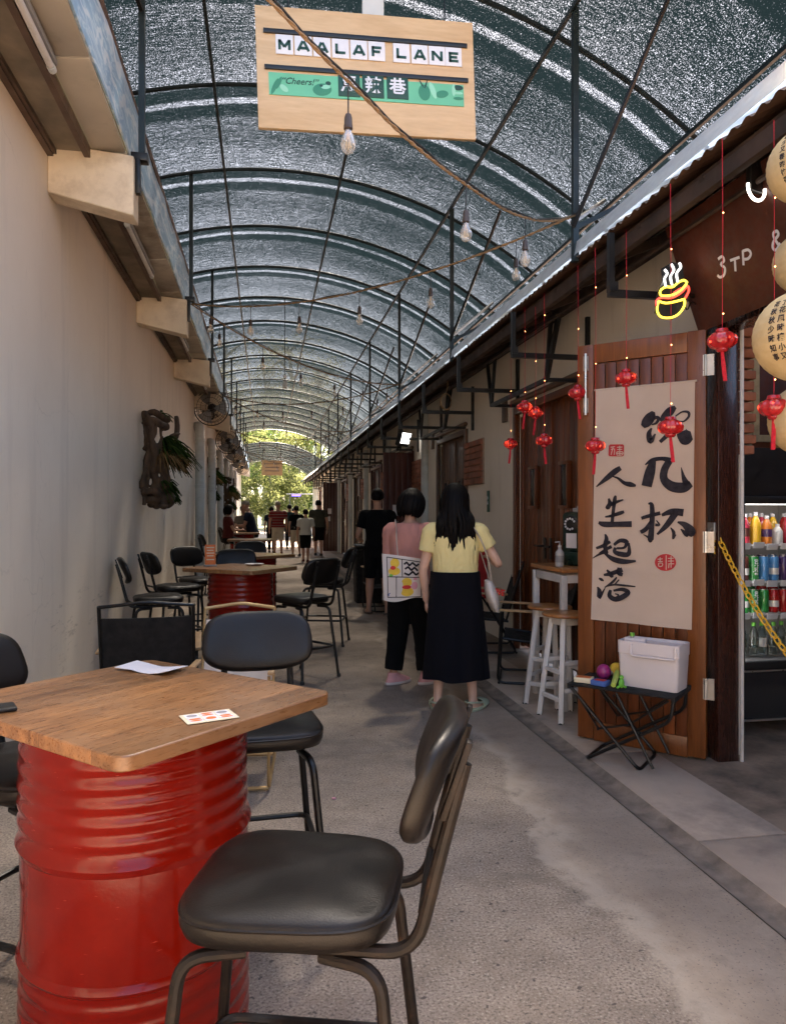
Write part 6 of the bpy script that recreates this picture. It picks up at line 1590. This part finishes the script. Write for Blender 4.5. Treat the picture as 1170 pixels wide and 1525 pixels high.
    def scalp(k=1.0, low=-.02):
        rg = []
        for i in range(12):
            a = R(90 - i * 11.5)
            r = []
            for j in range(28):
                th_ = 2 * PI * j / 28; back = .5 - .5 * math.sin(th_); zmin = (.018 + (low - .018) * back)
                z = max(math.sin(a) * .064, zmin * 1.0); q = math.cos(math.asin(max(-1, min(1, z / .066)))) if z < math.sin(a) * .064 + 1e-9 else math.cos(math.asin(max(-1, min(1, zmin / .066))))
                wob = 1 + .03 * math.sin(7 * th_ + i) + .02 * math.sin(13 * th_)
                r.append(hp(.0535 * k * q * math.cos(th_) * wob, -.004 + .0635 * k * q * math.sin(th_) * wob, .012 + z * k))
            rg.append(r)
        m.rings(rg)
    if hair == 'short':
        scalp(1.0, -.045); obj('hair', m, M[hair_mat], t, sharp=80)
    elif hair == 'bob':
        scalp(1.10, -.055)
        for k in range(90):
            th_ = R(180 + rnd.uniform(-38, 218)) if k else R(270); th_ = R(rnd.uniform(150, 390)); c, s = math.cos(th_), math.sin(th_)
            l = rnd.uniform(.085, .105)
            m.tube(smooth([hp(.040 * c, -.004 + .045 * s, .055), hp(.060 * c, -.004 + .070 * s, .020), hp(.063 * c, -.006 + .072 * s, -.03), hp(.053 * c + rnd.uniform(-.006, .006), -.010 + .060 * s, .048 - l - .02)], 3), [.009 * H_, .0095 * H_, .0098 * H_, .010 * H_, .010 * H_, .010 * H_, .009 * H_, .007 * H_, .005 * H_, .002 * H_], 6)
        obj('hair', m, M[hair_mat], t, sharp=80)
    elif hair == 'long':
        scalp(1.06, -.05)
        for k in range(230):
            th_ = R(rnd.uniform(172, 368)); c, s = math.cos(th_), math.sin(th_); L_ = rnd.uniform(.245, .300) - .05 * abs(c) ** 3
            xo = rnd.gauss(0, .004); end_z = .045 - L_
            pts = [hp(.036 * c, -.004 + .040 * s, .060), hp(.054 * c, -.004 + .064 * s, .022), hp(.058 * c, -.010 + .068 * s, -.04)]
            for q in (.3, .55, .8, 1.0):
                z = -.04 + (end_z + .04) * q
                yb = -.016 + .066 * s if q < .2 else min(-.016 + .070 * s, -.070 - .016 * math.sin(PI * min(1, q * 1.1)) + .012 * abs(c))
                pts.append(hc + Vector(((c * .064 * (1 + .16 * q) + xo * q * 2 + .005 * math.sin(k + 5 * q)) * H_, (yb - .012 * rnd.random()) * H_, z * H_)))
            P_ = smooth(pts, 3); n_ = len(P_); r0 = rnd.uniform(.0055, .0095) * H_
            m.tube(P_, [r0 * (1 if i < n_ * .6 else max(.12, 1 - (i - n_ * .6) / (n_ * .42))) for i in range(n_)], 6)
        obj('hair', m, M[hair_mat], t, sharp=80)
    elif hair == 'cap':
        scalp(1.03, -.01); m.rings([[hp(.050 * math.cos(a), .030 + r_ * .05 * max(0, math.sin(a)), .016 + .004 * z) for a in [2 * PI * j / 20 for j in range(20)]] for r_, z in ((.9, 0), (1, .5), (.9, 1))]); obj('cap', m, M[hair_mat], t, sharp=80)
    # --- footwear
    for i in (0, 1):
        ank, F = an[i]; m = MB()
        if shoes == 'shoe':
            m.rings([[F @ p for p in ring((0, y * H_, z * H_), a * H_, b * H_, 18)] for (y, z, a, b) in ((.034, .004, .027, .078), (.034, .016, .030, .082), (.032, .026, .029, .074), (.020, .038, .027, .056), (.006, .052, .024, .036), (-.002, .062, .022, .027))])
            sh_ = obj('shoe', m, M[shoe_mat or 'black'], t, sharp=60); obj('sole', MB().rings([[F @ p for p in ring((0, .034 * H_, z * H_), a * H_, b * H_, 18)] for (z, a, b) in ((0, .028, .080), (.004, .0315, .085), (.014, .0315, .085), (.016, .029, .082))]), M['sole'], sh_)
        else:
            o = obj('sandal', MB().rings([[F @ p for p in ring((0, .030 * H_, z * H_), a * H_, b * H_, 18)] for (z, a, b) in ((0, .029, .078), (.004, .031, .082), (.012, .031, .082), (.0145, .029, .079))]), M[shoe_mat or 'flip'], t)
            rg = []
            for q in range(7 if shoes == 'clog' else 3):
                y = (.045 + .012 * q) if shoes == 'clog' else (.050 + .010 * q); kk_ = 1 - (max(0, q - 2) * .12 if shoes == 'clog' else 0)
                rg.append([F @ Vector((.033 * H_ * math.cos(a) * kk_, y * H_, (.010 + .034 * kk_ * math.sin(a)) * H_)) for a in [PI * j / 10 for j in range(11)]])
            obj('strap', MB().slab(rg, .005), M[shoe_mat or 'flip'], o)
            if shoes == 'clog':
                obj('heel_strap', MB().tube(smooth([F @ Vector((-.031 * H_, .045 * H_, .030 * H_)), F @ Vector((-.026 * H_, -.02 * H_, .040 * H_)), F @ Vector((0, -.046 * H_, .042 * H_)), F @ Vector((.026 * H_, -.02 * H_, .040 * H_)), F @ Vector((.031 * H_, .045 * H_, .030 * H_))], 4), .007, 6), M[shoe_mat or 'flip'], o)
    return t, sh, el, wr, H_
# woman in yellow, seen from behind, right arm bent holding a bag strap
yw, sh_, el_, wr_, Hh = person('woman with long dark hair in a pale yellow top and long navy skirt, standing', (1.345, 5.16, 0), R(-14), 1.615, True, 1.06, 'skin_p', 'c_yellow', .50, ('skirt', 'c_navy', .145), 'long', 'clog', (((-.038, .004, -.170), (.012, .050, -.140)), ((.085, .010, -.135), (-.025, .125, .015))), ((-.078, .0, .10), (.078, .012, -.55)), .04, -.12, .16, .009, shoe_mat='clog')
def bag_local(root, mb): return mb.xf(INV[root.name].inverted())
t = thing('tote_bag', 'small white shoulder bag with red letters under the arm of the woman in yellow', 'bag', (1.6, 5.1, .8))
L = lambda x, y, z: INV[yw.name].inverted() @ Vector((x, y, z))
m = MB(); rg = []
for i in range(9):
    s = i / 8; z = .93 - .21 * s; wd = .055 + .055 * math.sin(PI * min(1, s * .8 + .1)); dp = .015 + .03 * math.sin(PI * min(1, s * .75 + .12))
    rg.append([L(.235 + .05 * s + dp * math.cos(a), -.01 + wd * math.sin(a) * 1.2, z + .012 * math.sin(a * 2) * s) for a in [2 * PI * j / 20 for j in range(20)]])
m.rings(rg); obj('pouch', m, M['tote'], t, True, sharp=60)
m = MB(); 
st_ = smooth([L(.255, -.03, .92), L(.235, -.075, 1.06), L(.190, -.105, 1.20), L(.13, -.075, 1.31), L(.11, .0, 1.345), L(.14, .07, 1.27), L(.20, .06, 1.08), L(.25, .03, .92)], 5)
m.tube(st_, .022, 8, flat=.22, up=Vector((1, 0, 0))); obj('strap', m, M['tote'], t, True)
q = text_mb('LOVE', .06, .002, .003); q.xf(INV[yw.name].inverted() @ Matrix.Translation((.298, -.04, .85)) @ frame4((0, 0, 0), (.75, .66, -.2), (0.1, 0.1, 1))); obj('lettering', q, M['p_red'], t, True)
# woman in pink with the big printed tote
pw, sh_, el_, wr_, Hh = person('woman with short black hair in a dusty pink shirt and black trousers', (1.17, 5.98, 0), R(-34), 1.60, True, 1.10, 'skin', 'c_pink', .70, ('wide', 'c_black', .075), 'bob', 'shoe', (((-.020, .02, -.170), (-.005, .075, -.115)), ((.040, .02, -.165), (-.04, .10, -.08))), ((-.075, -.02, -.45), (.075, .055, -.5)), .06, -.35, .22, .009, shoe_mat='shoe_pink')
t = thing('tote_bag', 'large white tote with colourful comic panel print on the shoulder of the woman in pink', 'bag', (1.05, 5.7, .8))
TBo = onT(600, 858, 5.55); bx = Vector((C_, -S_, 0)); BFt = frame4(TBo, (bx + Vector((.10, .25, 0))), (0, 0, 1))
kb = 5.55 / F_PX
m = MB(); P = []
TB = [((568, 824), (629, 833)), ((568, 893), (634, 893))]
for i in range(13):
    a = i / 12; r = []
    for j in range(13):
        b = j / 12
        u = (568 + 2 * a + b * (61 + 4 * a)); v = 824 + 9 * b * (1 - a) + a * 69 + (3 * math.sin(b * 6) * a)
        bul = .022 * math.sin(PI * b) * math.sin(PI * min(1, a * 1.1)) + .006 * math.sin(7 * b + 3 * a) * a
        r.append(BFt @ Vector(((u - 600) * kb, -(v - 858) * kb, bul)))
    P.append(r)
m.slab(P, .03); obj('pouch', m, M['tote'], t, True)
def bpz(u, v, o=.0):
    a = (v - 824) / 69; b = (u - 568) / 62; b = max(0, min(1, b)); a = max(0, min(1, a))
    return .022 * math.sin(PI * b) * math.sin(PI * min(1, a * 1.1)) + .006 * math.sin(7 * b + 3 * a) * a + .016 + o
def tprint(mt, polys, o=.0, name='printed_shape'):
    for pl in polys:
        cu = sum(p[0] for p in pl) / len(pl); cv = sum(p[1] for p in pl) / len(pl); m = MB()
        c3 = BFt @ Vector(((cu - 600) * kb, -(cv - 858) * kb, bpz(cu, cv, o))); ring_ = []
        N = len(pl)
        for q in (.5, 1.0):
            for u, v in pl:
                uu, vv = cu + (u - cu) * q, cv + (v - cv) * q; ring_.append(BFt @ Vector(((uu - 600) * kb, -(vv - 858) * kb, bpz(uu, vv, o))))
        m.raw([c3] + ring_, [(0, 1 + j, 1 + (j + 1) % N) for j in range(N)] + [(1 + j, 1 + N + j, 1 + N + (j + 1) % N, 1 + (j + 1) % N) for j in range(N)])
        obj(name, m, M[mt], t, True)
def blob(u, v, a, b, n=14, an=0):
    return [(u + a * math.cos(2 * PI * j / n) * math.cos(an) - b * math.sin(2 * PI * j / n) * math.sin(an), v + a * math.cos(2 * PI * j / n) * math.sin(an) + b * math.sin(2 * PI * j / n) * math.cos(an)) for j in range(n)]
def tline(L, wd=.006, mt='ink', name='printed_line'):
    m = MB(); m.tube([BFt @ Vector(((u - 600) * kb, -(v - 858) * kb, bpz(u, v, .001))) for u, v in L], wd * .5, 4); obj(name, m, M[mt], t, True)
def dense(a, b, n=8): return [(a[0] + (b[0] - a[0]) * i / n, a[1] + (b[1] - a[1]) * i / n) for i in range(n + 1)]
for a, b in (((574, 829), (625, 837)), ((625, 837), (627, 889)), ((574, 829), (576, 889)), ((576, 889), (627, 889)), ((575, 858), (626, 860)), ((597, 832), (597, 858)), ((588, 859), (589, 889))): tline(dense(a, b))
tprint('p_yellow', [blob(586, 838, 7, 7), blob(585, 850, 9, 6), blob(604, 867, 8, 7), blob(605, 881, 10, 7)])
tprint('p_red', [blob(583, 845, 4, 3), blob(604, 874, 7, 3)], .0012)
tprint('p_pink', [blob(616, 872, 5, 6), blob(617, 862, 3, 2)], .0012)
tprint('p_blue', [blob(581, 885, 5, 3)], .0012)
tprint('p_green', [blob(580, 856, 3, 2)], .0012)
for L in ([(600, 840), (604, 837), (608, 842), (613, 838), (619, 843), (623, 840)], [(601, 847), (606, 844), (611, 849), (616, 845), (621, 850)], [(600, 853), (607, 856), (613, 851), (618, 856), (624, 853)]): tline([p for i in range(len(L) - 1) for p in dense(L[i], L[i + 1], 3)], .014)
q0_ = BFt @ Vector(((574 - 600) * kb, -(826 - 858) * kb, 0)); q1_ = BFt @ Vector(((592 - 600) * kb, -(829 - 858) * kb, .01))
LP = lambda x, y, z: INV[pw.name].inverted() @ Vector((x, y, z))
m = MB(); s_top = LP(-.115, -.03, 1.335)
m.tube(smooth([q1_ - Vector((0, 0, .03)), q1_.lerp(s_top, .5) + Vector((-.01, -.05, 0)), s_top + Vector((.0, -.055, -.06)), s_top + Vector((0, 0, .012)), s_top + LP(.0, .07, -.1) - LP(0, 0, 0)], 5), .018, 8, flat=.25, up=Vector((C_, -S_, 0)))
obj('strap', m, M['tote'], t, True)
# man in black, seen from behind
person('young man in black T-shirt and black shorts standing by the bin', (1.55, 10.25, 0), R(-6), 1.745, False, .92, 'skin', 'c_black', .62, ('shorts', 'c_black', .29), 'short', 'sandal', (((-.05, -.01, -.16), (.02, .12, -.03)), ((.035, .0, -.165), (-.01, .1, -.09))), ((-.07, .0, .2), (.075, -.055, -.6)), .02, -.15, .05, .010, shoe_mat='flip')
# people farther down the lane
def far(label, u, v, rz, h, **k):
    p = G(u, v); return person(label, (p.x, p.y, 0), rz, h, vox=.014, **k)
walk = ((-.05, .11, 0), (.05, -.07, 0))
far('man in red striped shirt and pale shorts walking away', 414, 827, R(8), 1.76, build=1.15, top='c_stripe', bottom=('shorts', 'c_khaki', .29), hair='cap', hair_mat='hairgrey', feet=walk, shoe_mat='c_maroon')
far('boy in off white T-shirt and black shorts walking', 455, 838, R(0), 1.50, top='c_white', sleeve=.7, bottom=('shorts', 'c_black', .28), feet=((-.04, .05, 0), (.035, -.06, 0)), shoe_mat='c_maroon')
far('man in dark olive shirt and shorts beside the boy in white', 474, 829, R(-4), 1.80, build=1.1, top='c_olive', bottom=('shorts', 'c_black', .29), feet=walk)
far('slim person in dark T-shirt between the striped man and the boy', 441, 829, R(10), 1.62, female=True, top='c_black', bottom=('shorts', 'c_khaki', .30), feet=walk)
far('person in dark teal shirt half hidden behind the striped man', 431, 819, R(0), 1.70, top='c_teal', bottom=('trousers', 'c_blue', .08), feet=walk)
far('person in dark clothes left of the striped man', 404, 824, R(-5), 1.60, female=True, top='c_blue', bottom=('trousers', 'c_black', .08), feet=walk)
far('small figure walking far away at the lane end', 437, 806, R(0), 1.6, top='c_grey', bottom=('trousers', 'c_black', .08), feet=walk)
# diners: two by the wall, seen leaning at the far table
sit = (((-.03, .06, -.15), (.06, .12, .0)), ((.03, .06, -.15), (-.06, .12, .0)))
def diner(label, x, y, rz, h, z, **k): return person(label, (x, y, z), rz, h, vox=.014, arms=sit, seat=True, shoes='shoe', **k)
diner('woman with long dark hair in maroon sitting at the far table by the wall', -.85, 17.6, R(-75), 1.60, -.02, female=True, top='c_maroon', bottom=('trousers', 'c_black', .08), hair='bob')
diner('man in dark blue shirt with a grey cap leaning over the far table', -.30, 18.9, R(85), 1.74, -.02, top='c_blue', bottom=('trousers', 'c_black', .08), hair='cap', hair_mat='hairgrey', lean=.25)
diner('person in brown sitting at the far table facing us', -.55, 19.4, R(170), 1.62, -.02, female=True, top='c_grey', bottom=('trousers', 'c_black', .08), hair='short')
# ------------------------------------------------------------------ trees beyond the end of the lane
def make_tree(label, loc, h, cr, leaf, seed, nleaf=2600, slim=False, low=.25):
    rnd = random.Random(seed)
    t = thing('tree', label, 'tree', loc, rnd.uniform(0, 6), 'trees beyond the end of the lane')
    m = MB(); tips = []
    trunkp = [(0, 0, -.1)]
    for i in range(1, 7): trunkp.append((rnd.uniform(-.15, .15) * i * .4, rnd.uniform(-.15, .15) * i * .4, h * .80 * i / 6))
    r0 = h * (.011 if slim else .018)
    m.tube(smooth(trunkp, 3), [r0 * (1.15 - .85 * i / 18) for i in range(19)], 8)
    for k in range(14):
        s = rnd.uniform(low, .98); j = min(int(s * 6), 5); b = Vector(trunkp[j]).lerp(Vector(trunkp[j + 1]), s * 6 - j); a = rnd.uniform(0, 2 * PI); L = cr * rnd.uniform(.55, 1.05) * (1.15 - .5 * s)
        e = b + Vector((L * math.cos(a), L * math.sin(a), L * rnd.uniform(.25, .8))); mid = b.lerp(e, .5) + Vector((0, 0, L * .12)); m.tube(smooth([b, mid, e], 3), [r0 * .42 * (1 - .12 * q) for q in range(7)], 5); tips += [e, mid]
    tips.append(Vector(trunkp[-1]))
    obj('trunk', m, M['trunk'], t)
    m = MB(); cl = []
    for p in tips:
        for q in range(2): cl.append((p + Vector((rnd.gauss(0, .3), rnd.gauss(0, .3), rnd.gauss(0, .3))) * cr * .4, cr * rnd.uniform(.20, .42)))
    for k in range(nleaf):
        c, r_ = cl[rnd.randrange(len(cl))]; d = Vector((rnd.gauss(0, 1), rnd.gauss(0, 1), rnd.gauss(0, .8))).normalized() * r_ * rnd.random() ** .4
        p = c + d; L = rnd.uniform(.08, .18) * (1.0 if h > 8 else .8); a = Vector((rnd.gauss(0, 1), rnd.gauss(0, 1), rnd.gauss(-.3, .7))).normalized(); b = a.cross(Vector((rnd.gauss(0, 1), rnd.gauss(0, 1), rnd.gauss(0, 1)))).normalized()
        m.raw([p - a * L, p + b * L * .42, p + a * L, p - b * L * .42], [(0, 1, 2, 3)])
    obj('crown', m, M[leaf], t, recalc=False)
rt = random.Random(5)
desc = ['pale slender tree', 'yellow green leafy tree', 'tall bushy tree', 'dark leafy tree']
pos = ['straight beyond the lane end', 'left of the lane end', 'right of the lane end', 'just behind the far canopy', 'farther off behind the others', 'beside the pale stall', 'at the far left behind the canopy', 'at the far right over the shop roofs', 'in the second rank, left', 'in the second rank, middle', 'in the second rank, right', 'towering at the back, left', 'towering at the back, middle', 'towering at the back, right', 'low at the lane end, left', 'low at the lane end, right', 'over the gap in the canopy, left', 'over the gap in the canopy, right']
spec = [(.3, 58, 9, 2.3, 0), (-2.2, 57, 10, 2.4, 1), (2.4, 59, 9, 2.4, 0), (-.8, 62, 11, 2.6, 2), (1.3, 64, 12, 2.8, 1), (3.6, 61, 10, 2.6, 3), (-4.6, 60, 12, 3.0, 2), (5.8, 60, 12, 3.0, 1), (-2.6, 68, 14, 3.4, 1), (.6, 70, 15, 3.6, 2), (4.2, 70, 15, 3.6, 1), (-5.5, 78, 20, 4.6, 1), (0, 80, 21, 4.8, 1), (5.5, 79, 20, 4.6, 1), (-1.5, 56, 5, 1.7, 0), (1.8, 56, 5, 1.8, 1), (-5, 92, 27, 6, 1), (3, 94, 28, 6.5, 1)]
for i, (x, y, h, cr, k) in enumerate(spec):
    make_tree(desc[k] + ' ' + pos[i], (x, y, -.03), h, cr, ('leaf_y', 'leaf_y', 'leaf_g', 'leaf_d')[k], 30 + i, 3200 if h < 13 else 4600, k == 0, .12 if h < 13 else .3)

# small litter on the lane
m = MB().ell((0, 0, .006), (.012, .007, .006), 8, 5); m.xf(Matrix.Translation(G(497, 1191))); single('petal', m, M['p_pink'], 'tiny pink petal on the concrete between the drum and the aisle', 'petal')
